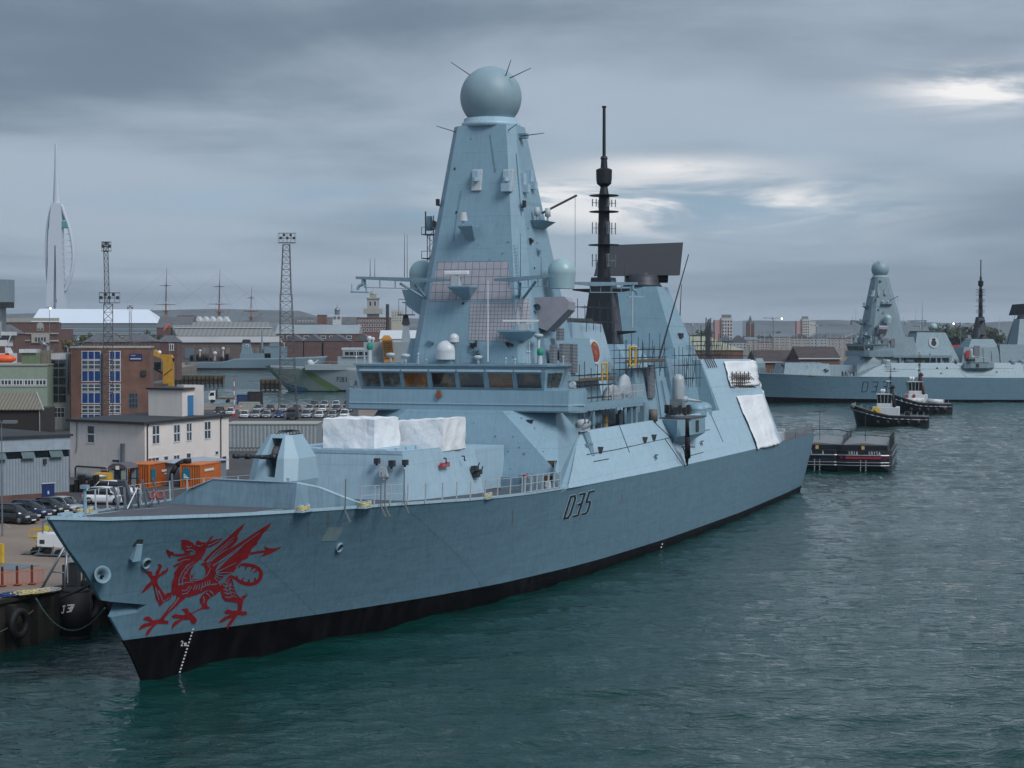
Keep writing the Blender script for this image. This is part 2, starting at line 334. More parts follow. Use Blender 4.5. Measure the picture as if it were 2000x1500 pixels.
# calmer and rougher patches
pt = wn(.022, 30, (1, 1), 3, .5); pr = N.new('ShaderNodeMapRange'); pr.inputs[1].default_value = .35; pr.inputs[2].default_value = .65; pr.inputs[3].default_value = .55; pr.inputs[4].default_value = 1.0; L.new(pt, pr.inputs[0])
bp = N.new('ShaderNodeBump'); bp.inputs['Distance'].default_value = 1.0; L.new(hs, bp.inputs['Height']); L.new(pr.outputs[0], bp.inputs['Strength']); L.new(bp.outputs[0], P.inputs['Normal'])
M_water = m
import numpy as np
def water_mesh():
    """one sheet, finely divided near the viewer, with a wind chop of many crossing wave trains"""
    rs = np.random.RandomState(4); an = np.concatenate([np.linspace(-1.5, -.36, 40, endpoint=False), np.linspace(-.36, .36, 430), np.linspace(.36, 1.5, 41)[1:]])
    ra = [4, 30, 60, 82]; 
    while ra[-1] < 9000: ra.append(ra[-1] * (1.0027 if ra[-1] < 700 else 1.03))
    ra = np.array(ra); A, Rr = np.meshgrid(an, ra); X = Rr * np.sin(A); Y = Rr * np.cos(A) - 25; Z = np.zeros_like(X)
    sp = np.maximum(Rr * .0018, np.minimum(Rr * .0027, 8))
    for i in range(80):
        lam = 10 ** rs.uniform(.02, 1.0); th_ = rs.normal(-1.35, .55); k_ = 2 * math.pi / lam; sl = .044 * (1.15 if lam < 4 else .7)
        Z += sl / k_ * np.sin(k_ * (X * math.cos(th_) + Y * math.sin(th_)) + rs.uniform(0, 6.3)) * np.exp(-(2.2 * sp / lam) ** 2)
    gust = .72 + .42 * np.sin(X * .021 + 1.3 * np.sin(Y * .013)) * np.sin(Y * .017 + 2); Z *= gust * (Rr < 3000)
    nr, nc = X.shape; co = np.stack([X, Y, Z], -1).reshape(-1, 3); idx = np.arange(nr * nc).reshape(nr, nc)
    f = np.stack([idx[:-1, :-1], idx[:-1, 1:], idx[1:, 1:], idx[1:, :-1]], -1).reshape(-1, 4)[:, ::-1]
    me = bpy.data.meshes.new('water'); me.vertices.add(len(co)); me.vertices.foreach_set('co', co.ravel().astype(np.float32)); me.loops.add(f.size); me.loops.foreach_set('vertex_index', f.ravel().astype(np.int32))
    me.polygons.add(len(f)); me.polygons.foreach_set('loop_start', np.arange(0, f.size, 4, dtype=np.int32)); me.polygons.foreach_set('use_smooth', np.ones(len(f), dtype=bool)); me.materials.append(M_water); me.update(calc_edges=True); me.validate()
    o = bpy.data.objects.new('water', me); col.objects.link(o); tag(o, kind='structure')
water_mesh()

# ------------------------------------------------------------------ land
def swo(x, y): p = SHIP_M @ Vector((x, y, 0)); return (p.x, p.y)
quay_poly = [swo(-90, 13.2), swo(166, 13.2), (-12, 436), (-72, 440), (-78, 452), (-96, 458), (-150, 700), (-190, 1150), (-1500, 1150), (-1500, 60)]
b = MB(); b.prism(quay_poly, -3, 3.0); b.build('quay_ground', M_conc, kind='structure')
b = MB(); b.prism([(-1800, 1150.5), (-196, 1150.5), (0, 1150.5), (60, 1000), (160, 860), (700, 860), (3000, 1000), (3000, 3600), (-3000, 3600)], -3, 2.9)
b.build('far_shore_ground', mat('far_shore', (.09, .085, .08), .9, var=.3, vscale=.02), kind='structure')
# hills on the skyline
def hill(name, Y, pts, c):
    b = MB(); n = len(pts); r0 = []; r1 = []; r2 = []
    for px, py in pts:
        p = W(px, py, Y); r0.append((p.x, Y - 500, 2)); r1.append((p.x, Y, max(6, p.z))); r2.append((p.x, Y + 700, 2))
    b.smooth = True; b.loft([r0, r1, r2], cap=False, closed=False)
    return b.build(name, mat(name + '_cover', c, .95, var=.4, vscale=.012), kind='structure')
hp = []
for i in range(90):
    px = -500 + i * 35
    t = px / 2000
    py = 612 + 16 * max(0, min(1, (px - 300) / 900)) + 2.5 * math.sin(px * .011) + 1.4 * math.sin(px * .037 + 1)
    if px < 600: py = min(py, 603 + 10 * abs(px - 420) / 400)
    hp.append((px, py))
hill('hill', 4600, hp, (.10, .118, .125))  # base colour lightened and blued to stand for distance haze
# ------------------------------------------------------------------ air-defence destroyer, x aft / y starboard / z up, metres from the bow
def ip(x, xs, ys):
    if x <= xs[0]: return ys[0]
    for a, b, c, d in zip(xs, xs[1:], ys, ys[1:]):
        if x <= b: return c + (d - c) * (x - a) / (b - a)
    return ys[-1]
ZX = [0, 3, 9.4, 13.4, 22.7, 27.9, 33.9, 43.5, 54.7, 78, 95, 116, 130, 153]; ZZ = [10.0, 9.68, 9.3, 9.1, 8.72, 8.5, 8.18, 7.8, 7.62, 7.36, 7.2, 7.1, 7.05, 6.95]
zdk = lambda s: ip(s, ZX, ZZ)
BX = [0, 1, 3, 5, 10, 13.4, 20, 30, 40, 55, 80, 120, 153]; BD = [.12, .55, 1.4, 2.2, 3.9, 4.8, 6.35, 7.95, 9.0, 9.95, 10.4, 10.3, 9.5]
bdk = lambda s: ip(s, BX, BD)
WX = [0, 2, 5, 10, 15, 20, 30, 40, 55, 80, 110, 140, 153]; BW = [.05, .28, .8, 1.85, 2.95, 4.05, 6.1, 7.7, 9.1, 9.85, 9.95, 9.2, 8.6]
bwl = lambda s: ip(s, WX, BW)
SX = [-4, 0, 1.6, 2.7, 5.3, 7.0, 8.4, 10]; SS = [10.3, 8.67, 7.6, 6.66, 4.42, 2.89, 1.31, -.18]
xs_ = lambda z: ip(z, SX, SS)
xe_ = lambda z: 148.6 + .68 * max(z, -1.5)
def hpt(t, q):                          # t metres along (0..152), q 0..1 up the side
    zd = zdk(t); z = -2.5 + q * (zd + 2.5); a, e = xs_(z), xe_(z)
    x = a + (e - a) * t / 152.0
    k = max(0, z) / zd; wv = k ** 1.25 if t < 60 else k ** .8
    y = bwl(t) + (bdk(t) - bwl(t)) * wv
    if z < 0: y *= 1 + .06 * z
    return x, y, z
def hull_solid():
    T = [0, .4, 1, 1.8, 3, 4.5, 6] + [6 + 1.6 * k for k in range(1, 30)] + [54 + 3.2 * k for k in range(1, 31)] + [152]
    Q = [0, .12, .2, .26, .32, .38, .44, .5, .56, .62, .68, .74, .8, .86, .92, .96, 1.0]
    b = MB(); b.smooth = True; rings = []
    for t in T:
        p = [hpt(t, q) for q in Q]
        rings.append([(x, -y, z) for x, y, z in p] + [(x, y, z) for x, y, z in reversed(p)])
    b.loft(rings); nq = len(Q); n = 2 * nq
    for k, f in enumerate(b.f):
        i = k % n
        if k < (len(T) - 1) * n and i == nq - 1: b.m[k] = 1; b.sm[k] = False
        elif k >= (len(T) - 1) * n or i == n - 1: b.sm[k] = False
    return b
def hull_mat():
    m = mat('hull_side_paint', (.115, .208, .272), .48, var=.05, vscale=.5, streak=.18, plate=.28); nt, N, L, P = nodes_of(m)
    src = P.inputs['Base Color'].links[0].from_socket
    tc = N.new('ShaderNodeTexCoord'); sx = N.new('ShaderNodeSeparateXYZ'); L.new(tc.outputs['Object'], sx.inputs[0])
    def mm(op, a, b=None):
        n = N.new('ShaderNodeMath'); n.operation = op
        for i, q in enumerate((a, b)):
            if q is None: continue
            if isinstance(q, (int, float)): n.inputs[i].default_value = q
            else: L.new(q, n.inputs[i])
        return n.outputs[0]
    lvl = mm('ADD', mm('MULTIPLY', mm('EXPONENT', mm('MULTIPLY', sx.outputs[0], -1 / 38)), 2.45), .55)
    isb = mm('LESS_THAN', sx.outputs[2], lvl)
    nz = N.new('ShaderNodeTexNoise'); nz.inputs['Scale'].default_value = 1.2; nz.inputs['Detail'].default_value = 6
    mp = N.new('ShaderNodeMapping'); mp.inputs['Scale'].default_value = (1, 1, .25); L.new(tc.outputs['Object'], mp.inputs[0]); L.new(mp.outputs[0], nz.inputs['Vector'])
    cr = N.new('ShaderNodeMapRange'); cr.inputs[1].default_value = .45; cr.inputs[2].default_value = .75; L.new(nz.outputs['Fac'], cr.inputs[0])
    bk = N.new('ShaderNodeMix'); bk.data_type = 'RGBA'; bk.inputs[6].default_value = (.003, .003, .004, 1); bk.inputs[7].default_value = (.012, .011, .012, 1); L.new(cr.outputs[0], bk.inputs[0])
    # plate seams: thin horizontal weld lines
    sz = mm('FRACT', mm('DIVIDE', mm('ADD', sx.outputs[2], mm('MULTIPLY', sx.outputs[0], .012)), 1.35)); sl = mm('MULTIPLY', mm('LESS_THAN', sz, .02), .10)
    sv = mm('MULTIPLY', mm('LESS_THAN', mm('FRACT', mm('DIVIDE', mm('ADD', sx.outputs[0], mm('MULTIPLY', sx.outputs[2], .55)), 12.0)), .006), .15)
    dk = mm('SUBTRACT', 1.0, mm('MAXIMUM', sl, sv)); sc = N.new('ShaderNodeVectorMath'); sc.operation = 'SCALE'; L.new(src, sc.inputs[0]); L.new(dk, sc.inputs['Scale'])
    mx = N.new('ShaderNodeMix'); mx.data_type = 'RGBA'; L.new(isb, mx.inputs[0]); L.new(sc.outputs[0], mx.inputs[6]); L.new(bk.outputs[2], mx.inputs[7]); L.new(mx.outputs[2], P.inputs['Base Color']); L.new(mm('SUBTRACT', .5, mm('MULTIPLY', isb, .42)), P.inputs['Specular IOR Level'])
    return m
M_hull = hull_mat()
def bool_cut(o, cut):
    c = cut.build('cutter', M_dark); c.parent = None
    md = o.modifiers.new('cut', 'BOOLEAN'); md.object = c; md.operation = 'DIFFERENCE'; md.solver = 'EXACT'
    dg = bpy.context.evaluated_depsgraph_get(); dg.update()
    me = bpy.data.meshes.new_from_object(o.evaluated_get(dg), depsgraph=dg)
    o.modifiers.clear()
    if len(me.polygons) > 3: o.data = me
    bpy.data.objects.remove(c)
    return o

ship = empty('destroyer', SLOC, SHIP_ROT, 'large pale grey destroyer filling the view, with a red dragon on its bow and D35 on its side', 'warship')
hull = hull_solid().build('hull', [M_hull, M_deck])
def ship_bvh(o):
    return BVHTree.FromPolygons([v.co for v in o.data.vertices], [tuple(p.vertices) for p in o.data.polygons])
bv0 = ship_bvh(hull)
RI = SHIP_I.to_3x3()
def hit(bv, px, py):
    d = (RI @ ray(px, py)).normalized(); loc, nrm, idx, dist = bv.ray_cast(SC, d)
    if loc is None: return None, None
    if nrm.dot(d) > 0: nrm = -nrm
    return loc, nrm
# anchor recess in the stem
c = MB(); secs = []
for (tx, ty), (bx, by) in (((196, 1168), (236, 1212)), ((279, 1174), (270, 1196))):
    A, nA = hit(bv0, tx + 8, ty); B_, nB = hit(bv0, bx, by)
    if A is None or B_ is None: A, nA, B_, nB = Vector((5, -.3, 5)), Vector((-1, -1, 0)), Vector((6, -.5, 3.4)), Vector((-1, -1, 0))
    secs.append([A + nA * 1.5, B_ + nB * 1.5, B_, A - Vector((nA.x, nA.y, 0)).normalized() * 1.25])
secs[0] = [p + (secs[0][0] - secs[1][0]).normalized() * 1.4 for p in secs[0]]
c.loft(secs); bool_cut(hull, c)
hull.parent = ship
for p in hull.data.polygons:
    if p.material_index > 1: p.material_index = 0
try: hull.data.set_sharp_from_angle(angle=R(30))
except Exception: pass
bvh = ship_bvh(hull)

def surf_poly(polys, fn, off, seg=1.2, thick=None):
    """flat painted mark laid on a curved surface: polygons in a 2-D frame, fn maps a 2-D point to (location, normal)"""
    b = MB()
    for poly in polys:
        v2 = [Vector((x, y, 0)) for x, y in poly]
        tris = [list(t) for t in tessellate_polygon([v2])]
        vv = [(x, y) for x, y in poly]
        work = tris; done = []
        it = 0
        while work and it < 60000:
            t = work.pop(); it += 1
            e = max(range(3), key=lambda i: (Vector(vv[t[i]]) - Vector(vv[t[(i + 1) % 3]])).length)
            a_, b_, c_ = t[e], t[(e + 1) % 3], t[(e + 2) % 3]
            if (Vector(vv[a_]) - Vector(vv[b_])).length > seg:
                vv.append(((vv[a_][0] + vv[b_][0]) / 2, (vv[a_][1] + vv[b_][1]) / 2)); m_ = len(vv) - 1
                work += [[a_, m_, c_], [m_, b_, c_]]
            else: done.append(t)
        P3 = []
        for p in vv:
            l, n = fn(*p); P3.append(None if l is None else tuple(l + n * off))
        ok = [t for t in done if all(P3[i] is not None for i in t)]
        rem = {}; vs_ = []
        for t in ok:
            for i in t:
                if i not in rem: rem[i] = len(vs_); vs_.append(P3[i])
        b.add(vs_, [[rem[i] for i in t] for t in ok])
    return b
def stroke(pts, w, w2=None):
    out = []
    for k, (a, c) in enumerate(zip(pts, pts[1:])):
        a, c = Vector(a), Vector(c); d = (c - a); 
        if d.length < 1e-6: continue
        d.normalize(); n = Vector((-d.y, d.x)); e = d * w * .35
        wa = w if w2 is None else w + (w2 - w) * k / max(1, len(pts) - 1); wb = w if w2 is None else w + (w2 - w) * (k + 1) / max(1, len(pts) - 1)
        out.append([tuple(a - e + n * wa / 2), tuple(a - e - n * wa / 2), tuple(c + e - n * wb / 2), tuple(c + e + n * wb / 2)])
    return out
GLY = {'D': [[(0, 0), (0, 1), (.55, 1), (.75, .85), (.75, .15), (.55, 0), (0, 0)]],
       '3': [[(0, 1), (.7, 1), (.7, .55), (.25, .52), (.7, .48), (.7, 0), (0, 0)]],
       '5': [[(.72, 1), (.05, 1), (.05, .55), (.55, .55), (.7, .42), (.7, .1), (.55, 0), (0, 0)]],
       '2': [[(0, .85), (.15, 1), (.6, 1), (.7, .85), (.7, .6), (0, .05), (0, 0), (.7, 0)]],
       '8': [[(.1, 0), (.6, 0), (.7, .1), (.7, .45), (.6, .52), (.1, .52), (0, .45), (0, .1), (.1, 0)], [(.1, .52), (.05, .6), (.05, .9), (.15, 1), (.55, 1), (.65, .9), (.65, .6), (.6, .52)]],
       'P': [[(0, 0), (0, 1), (.55, 1), (.7, .88), (.7, .6), (.55, .48), (0, .48)]],
       'J': [[(.1, 1), (.7, 1)], [(.45, 1), (.45, .15), (.3, 0), (.1, 0), (0, .15)]],
       '1': [[(.2, .8), (.4, 1), (.4, 0)]], '4': [[(.55, 0), (.55, 1), (0, .3), (.75, .3)]], '9': [[(.7, 0), (.7, .9), (.6, 1), (.1, 1), (0, .9), (0, .55), (.7, .5)]],
       '0': [[(.1, 0), (.6, 0), (.7, .1), (.7, .9), (.6, 1), (.1, 1), (0, .9), (0, .1), (.1, 0)]],
       'Q': [[(.1, 0), (.6, 0), (.7, .1), (.7, .9), (.6, 1), (.1, 1), (0, .9), (0, .1), (.1, 0)], [(.4, .3), (.8, -.1)]], 'L': [[(0, 1), (0, 0), (.6, 0)]], 'A': [[(0, 0), (.35, 1), (.7, 0)], [(.12, .35), (.58, .35)]],
       'S': [[(.7, .9), (.55, 1), (.15, 1), (0, .85), (0, .6), (.7, .4), (.7, .15), (.55, 0), (.1, 0), (0, .12)]], 'B': [[(0, 0), (0, 1), (.5, 1), (.65, .85), (.65, .62), (.5, .52), (0, .52)], [(.5, .52), (.7, .4), (.7, .12), (.55, 0), (0, 0)]],
       'M': [[(0, 0), (0, 1), (.4, .4), (.8, 1), (.8, 0)]], 'm': [[(0, 0), (0, .6), (.35, .6), (.35, 0)], [(.35, .6), (.7, .6), (.7, 0)]]}
def glyphs(text, x, y, w, h, th, slant=0.0, gap=.35, basis=None):
    """strokes of a word: basis maps local (u,v) to the 2-D frame"""
    out = []; u = x
    for ch in text:
        for pl in GLY.get(ch, []):
            pts = [(u + px * w + py * h * slant, y + py * h) for px, py in pl]
            if basis: pts = [basis(*p) for p in pts]
            out += stroke(pts, th)
        u += w * (1 + gap) if ch != ' ' else w * .6
    return out
camfn = lambda px, py: hit(bvh, px, py)
def sidefn(s, z, bv=None):
    d = Vector((0, 1, 0)); loc, nrm, i_, ds = (bv or bvh).ray_cast(Vector((s, -40, z)), d)
    if loc is None: return None, None
    return loc, (-nrm if nrm.y > 0 else nrm)

# ---- dragon painted on the port bow
DZ = lambda x, y: (240 + x / 5.556, 980 + y / 5.556)
DR = [
 [(875,645),(885,620),(960,545),(1090,430),(1200,330),(1270,270),(1330,225),(1310,262),(1290,300),(1262,330),(1240,368),(1248,408),(1225,440),(1190,478),(1150,515),(1085,555),(1030,592),(975,650),(930,668)],
 [(940,700),(955,655),(1010,602),(1150,515),(1280,435),(1400,355),(1500,290),(1612,225),(1590,270),(1555,312),(1515,345),(1495,385),(1455,440),(1460,460),(1425,480),(1395,512),(1380,550),(1368,575),(1352,612),(1290,640),(1262,672),(1232,700),(1225,730),(1198,762),(1150,780),(1100,805),(1060,845),(1030,880),(1000,870),(960,860),(930,840),(955,790),(1005,740),(1000,690),(970,680)],
 [(1375,575),(1385,548),(1450,535),(1545,525),(1540,500),(1525,478),(1560,495),(1610,505),(1660,502),(1728,485),(1690,512),(1640,540),(1600,562),(1540,585),(1478,598),(1515,575),(1540,548),(1450,560)],
 [(1290,662),(1360,665),(1430,680),(1480,705),(1512,745),(1520,790),(1508,835),(1480,875),(1440,900),(1390,912),(1330,908),(1270,885),(1220,850),(1185,825),(1150,800),(1175,790),(1220,812),(1270,845),(1330,868),(1385,875),(1430,862),(1460,838),(1478,800),(1478,765),(1455,735),(1420,715),(1360,702),(1285,692),(1255,690)],
 [(1330,700),(1352,702),(1325,752)], [(1400,712),(1420,718),(1380,765)], [(1440,735),(1460,750),(1400,775)], [(1345,868),(1375,872),(1370,830)], [(1280,845),(1300,858),(1318,805)], [(1225,812),(1250,830),(1235,788)], [(1425,862),(1450,845),(1425,810)], [(1255,690),(1280,692),(1250,720)],
 [(625,412),(660,408),(715,418),(752,440),(775,470),(795,470),(795,420),(820,418),(850,438),(905,440),(935,400),(978,358),(965,398),(925,432),(1000,405),(1085,388),(1050,425),(1000,462),(940,488),(900,498),(895,535),(880,570),(850,600),(862,625),(830,612),(800,598),(740,612),(680,630),(640,655),(600,690),(560,705),(545,690),(580,672),(600,640),(590,620),(640,600),(690,585),(750,575),(790,560),(795,540),(760,530),(720,545),(740,560),(690,575),(620,588),(560,582),(520,568),(512,612),(492,580),(470,535),(472,508),(510,535),(555,548),(548,560),(600,565),(650,560),(680,545),(650,510),(630,520),(640,480),(632,450),(642,435)],
 [(560,800),(555,770),(580,730),(610,690),(650,650),(700,618),(790,605),(840,615),(790,665),(760,705),(738,750),(735,790),(752,800),(808,712),(790,740),(745,835),(790,838),(850,832),(885,800),(900,760),(895,715),(878,690),(840,675),(880,652),(930,668),(945,690),(955,660),(1000,650),(1010,700),(1000,760),(960,790),(965,830),(1010,865),(1040,890),(1100,855),(1150,800),(1185,830),(1190,870),(1200,920),(1215,980),(1260,1035),(1300,1020),(1362,998),(1320,1045),(1302,1070),(1292,1130),(1285,1190),(1342,1185),(1345,1218),(1310,1228),(1250,1222),(1215,1265),(1180,1320),(1140,1362),(1130,1392),(1125,1345),(1150,1300),(1185,1255),(1135,1270),(1085,1300),(1038,1312),(1070,1268),(1120,1238),(1195,1215),(1115,1212),(1100,1192),(1130,1162),(1180,1178),(1238,1180),(1250,1140),(1248,1095),(1180,1082),(1110,1075),(1080,1040),(1068,1000),(1060,960),(1010,1000),(960,1030),(925,1055),(905,1090),(915,1130),(950,1152),(905,1160),(860,1160),(800,1185),(745,1215),(790,1260),(802,1290),(780,1325),(745,1320),(725,1275),(650,1280),(600,1315),(560,1345),(528,1382),(535,1330),(560,1295),(640,1262),(545,1258),(528,1232),(570,1215),(640,1228),(680,1222),(665,1185),(628,1165),(660,1155),(700,1152),(712,1190),(740,1205),(800,1175),(845,1150),(860,1130),(840,1095),(832,1050),(850,1015),(890,980),(950,950),(900,960),(850,985),(790,1010),(720,1030),(690,1025),(655,1060),(615,1095),(560,1150),(500,1200),(460,1250),(440,1280),(492,1290),(488,1325),(430,1322),(370,1320),(320,1370),(285,1425),(250,1465),(248,1420),(270,1380),(320,1335),(240,1360),(165,1395),(190,1345),(230,1318),(300,1308),(270,1290),(218,1275),(240,1245),(285,1242),(320,1285),(400,1270),(440,1215),(500,1140),(560,1080),(580,1030),(575,1000),(545,1020),(525,985),(528,930),(530,880)],
 [(525,1040),(500,1060),(445,1085),(398,1135),(385,1095),(355,1050),(345,980),(330,930),(318,890),(290,925),(260,950),(230,975),(188,990),(215,960),(245,910),(290,870),(310,850),(290,815),(270,790),(250,768),(232,752),(280,748),(312,755),(318,800),(350,800),(360,750),(375,725),(390,700),(378,668),(415,680),(425,700),(405,735),(385,790),(430,750),(465,740),(488,700),(490,740),(470,765),(430,790),(390,815),(370,845),(375,890),(400,930),(425,965),(455,1005),(480,990),(520,980)],
]
DL = [ # grey reserve lines inside the red
 [(1005,745),(1060,690),(1150,600),(1290,480)], [(1005,740),(1090,640),(1260,500)], [(1008,760),(1100,720),(1220,660)], [(1010,770),(1100,765),(1180,765)], [(1010,730),(1050,650),(1180,560)], [(1010,785),(1080,800),(1130,790)],
 [(1000,800),(1040,830),(1080,835)], [(990,820),(1015,850),(1040,860)], [(975,690),(1120,590),(1300,460),(1480,330)], [(915,655),(1000,575),(1100,490),(1190,420)], [(905,650),(980,560),(1080,480),(1200,380)], [(950,640),(1020,580),(1130,505)],
 [(600,900),(605,840),(640,760),(690,690),(760,650)], [(640,900),(640,840),(665,780),(710,720),(770,670)], [(600,900),(640,880),(700,870),(760,870)], [(730,860),(725,800),(740,740),(790,660)], [(740,850),(800,850),(860,830),(920,780),(945,720),(915,680)],
 [(1010,890),(900,900),(850,930),(840,960)], [(760,950),(780,900)], [(790,945),(800,900)], [(820,940),(830,890)], [(850,930),(860,880)], [(885,915),(890,865)], [(915,905),(915,860)], [(940,900),(935,850)],
 [(1050,900),(1100,860),(1160,830)], [(1190,850),(1210,930),(1240,1000),(1290,1050)], [(1085,860),(1110,880),(1150,860)], [(1085,900),(1120,920),(1160,895),(1185,910)], [(1090,945),(1130,960),(1165,935),(1200,950)], [(1100,985),(1140,1000),(1180,975),(1215,995)], [(1110,1030),(1150,1035),(1200,1015),(1235,1040)], [(1130,880),(1110,940),(1140,1000)], [(1165,880),(1150,940),(1175,1010)],
 [(900,990),(930,1010),(945,1040)], [(940,965),(965,985),(980,1010)], [(870,1030),(880,1060),(870,1100)], [(600,1040),(560,1100),(490,1180)], [(640,960),(680,960),(720,910)], [(640,1000),(690,990),(740,920)], [(380,960),(410,1030),(430,1080),(500,1040)], [(350,930),(365,990),(385,1060)],
 [(690,480),(720,490),(740,475)], [(800,470),(840,480),(860,460)], [(690,520),(740,515),(780,535),(760,570),(720,560)], [(920,470),(990,440),(1040,410)], [(590,660),(650,630),(720,620)], [(680,700),(690,720)], [(670,760),(690,770)], [(660,820),(680,830)], [(700,680),(715,700)],
]
M_dragon = mat('dragon_red_paint', (.23, .009, .013), .55, var=.2, vscale=2)
dr = MB()
for i, poly in enumerate(DR):
    q = surf_poly([[DZ(*p) for p in poly]], camfn, .012 + .0015 * i, seg=6)
    dr.add(q.v, q.f)
dragon = dr.build('dragon_emblem', M_dragon, ship, 'red heraldic dragon with raised wings and claws')
q = MB()
for i, l in enumerate(DL):
    s_ = surf_poly([[DZ(*p) for p in quad] for quad in stroke(l, 12, 6)], camfn, .04 + .001 * (i % 7), seg=6); q.add(s_.v, s_.f)
q.build('dragon_line', M_hull, dragon)
# ---- pennant number: slanted black strokes edged with light grey
def numb(text, spec, parent, fn, off=.02, seg=6, mats=(M_shipl, M_blackp), th=(.26, .17)):
    (ox, oy), (ux, uy), (vx, vy) = spec
    bas = lambda u, v: (ox + u * ux + v * vx, oy + u * uy + v * vy)
    sc = math.hypot(vx, vy)
    for k, (nm, t, o_) in enumerate((('number_edge', th[0], off), ('number', th[1], off + .02))):
        if mats[k] is None: continue
        b = MB(); u = 0
        for j, ch in enumerate(text):
            for pl in GLY[ch]:
                pts = [bas(u + a * .62, c_) for a, c_ in pl]
                for i2, qd in enumerate(stroke(pts, t * sc)):
                    s_ = surf_poly([qd], fn, o_ + .002 * (i2 % 4), seg=seg); b.add(s_.v, s_.f)
            u += .80
        b.build(nm, mats[k], parent)
numb('D35', ((1101, 1013), (22, -5.4), (13.5, -43)), ship, camfn, th=(.135, .085))
# ---- hull fittings
def ring_at(bv, px, py, r, name, mats, dep=.25, tilt=None):
    l, n = hit(bv, px, py)
    if l is None: return
    u = n.orthogonal().normalized(); w_ = n.cross(u); b = MB(); b.smooth = True
    rg = lambda rr, d: [l + n * d + (u * math.cos(t * math.pi / 10) + w_ * math.sin(t * math.pi / 10)) * rr for t in range(20)]
    b.loft([rg(r * 1.25, -.05), rg(r * 1.2, dep * .6), rg(r * 1.05, dep), rg(r * .9, dep * .6), rg(r * .82, .03)], cap=False)
    b.mi = 1; b.smooth = False; b.loft([rg(r * .86, .03), rg(r * .84, .035)]); return b.build(name, mats, ship)
ring_at(bvh, 285, 1100, .27, 'fairlead', [M_ship2, M_dark], .16)
ring_at(bvh, 662, 1069, .27, 'fairlead', [M_ship2, M_dark], .16)
# big forward mooring fairlead: dished collar standing off the stem
l, n = hit(bvh, 190, 1128)
if l is not None:
    n = (n + Vector((-.45, -.3, .6))).normalized(); u = n.orthogonal().normalized(); w_ = n.cross(u); cc = l + n * .22 + Vector((0, -.12, .1)); b = MB(); b.smooth = True
    rg = lambda rr, d: [cc + n * d + (u * math.cos(t * math.pi / 12) + w_ * math.sin(t * math.pi / 12)) * rr for t in range(24)]
    b.loft([rg(.26, -.4), rg(.34, .05), rg(.46, .16), rg(.5, .22), rg(.45, .25), rg(.33, .17), rg(.2, .02), rg(.17, -.2)], cap=True)
    b.build('stem_fairlead', M_ship2, ship)
# lit hatch box high on the bow, patch of fresh paint
def hull_panel(name, quad, m_, off=.03, fn=None):
    s_ = surf_poly([quad], fn or camfn, off, seg=12); return s_.build(name, m_, ship)
hull_panel('hatch_opening', [(258, 1066), (268, 1053), (280, 1053), (277, 1066)], M_dark, .03)
l, n = hit(bvh, 263, 1075)
if l is not None:
    b = MB(); a, n1 = hit(bvh, 266, 1062); a2, _ = hit(bvh, 277, 1062); c0, _ = hit(bvh, 252, 1090); c2, _ = hit(bvh, 268, 1087)
    o_ = n1 * .35 + Vector((0, 0, -.05)); b.loft([[a + n1 * .02, a2 + n1 * .02, a2 + o_ * .25, a + o_ * .25], [c0 + n1 * .02, c2 + n1 * .02, c2 + o_, c0 + o_]]); b.build('fairlead_box', M_ship, ship)
hull_panel('paint_patch', [(626, 1057), (640, 1030), (671, 1029), (657, 1056)], mat('fresh_paint_patch', (.19, .27, .29), .6), .02)
# draught marks
b = MB()
for k in range(15):
    t = k / 14; px, py = 377 + (349 - 377) * t, 1228 + (1318 - 1228) * t
    s_ = surf_poly([[(px - 1.6, py - 1), (px + 1.6, py - 1), (px + .6, py + 2), (px - 2.4, py + 2)]], camfn, .03, seg=6); b.add(s_.v, s_.f)
for qd in glyphs('2m', 353, 1261, 5, -9, 1.3): s_ = surf_poly([qd], camfn, .03, seg=6); b.add(s_.v, s_.f)
b.build('draught_mark', M_white, ship)
b = MB()
for px, py in ((1293, 1062), (1291, 1068), (1292, 1074)):
    s_ = surf_poly([[(px - 1, py - 1), (px + 1, py - 1), (px + 1, py + 2), (px - 1, py + 2)]], camfn, .03, seg=6); b.add(s_.v, s_.f)
b.build('draught_mark', M_white, ship)
# deck edge strake (light line along the sheer)
b = MB(); T = [0.0, .5, 1, 2, 3, 5, 7, 10, 13, 17, 21, 25, 30, 35, 40, 45, 50, 53]
for sgn in (-1, 1):
    rr = []
    for t in T:
        x, y, z = hpt(t, 1.0); rr.append([(x, sgn * (y + .03), z - .08), (x, sgn * (y + .03), z + .10), (x, sgn * max(.0, y - .10), z + .10), (x, sgn * max(0, y - .10), z - .08)])
    b.loft(rr)
b.build('deck_edge', M_shipl, ship)

# ---- breakwater
def plate(b, pts, th):                  # wall from list of (x,y,zb,zt,rake)
    rr = [[(x, y, zb), (x + rk, y, zt), (x + rk + th, y, zt), (x + th, y, zb)] for x, y, zb, zt, rk in pts]
    b.loft(rr)
b = MB(); plate(b, [(19.9, 5.0, 8.5, 9.0, .1), (19.6, 3.6, 8.6, 9.75, .2), (19.45, 1.7, 8.6, 10.5, .35), (19.25, -2, 8.6, 10.5, .35), (19.0, -4.3, 8.5, 10.45, .35)], .10)
plate(b, [(19.0, -4.3, 8.5, 10.45, .35), (20.4, -5.15, 8.6, 10.1, .25), (22.2, -5.95, 8.65, 9.4, .1), (24.0, -6.6, 8.6, 8.8, 0)], .10)
b.build('breakwater', M_ship2, ship)
b = MB(); b.mi = 0
rr = [[(x, y, z), (x, y, z + .06), (x + .28, y, z + .06), (x + .28, y, z)] for x, y, z in ((19.35, -4.3, 10.44), (20.6, -5.15, 10.09), (22.25, -5.95, 9.4), (24.0, -6.6, 8.8))]
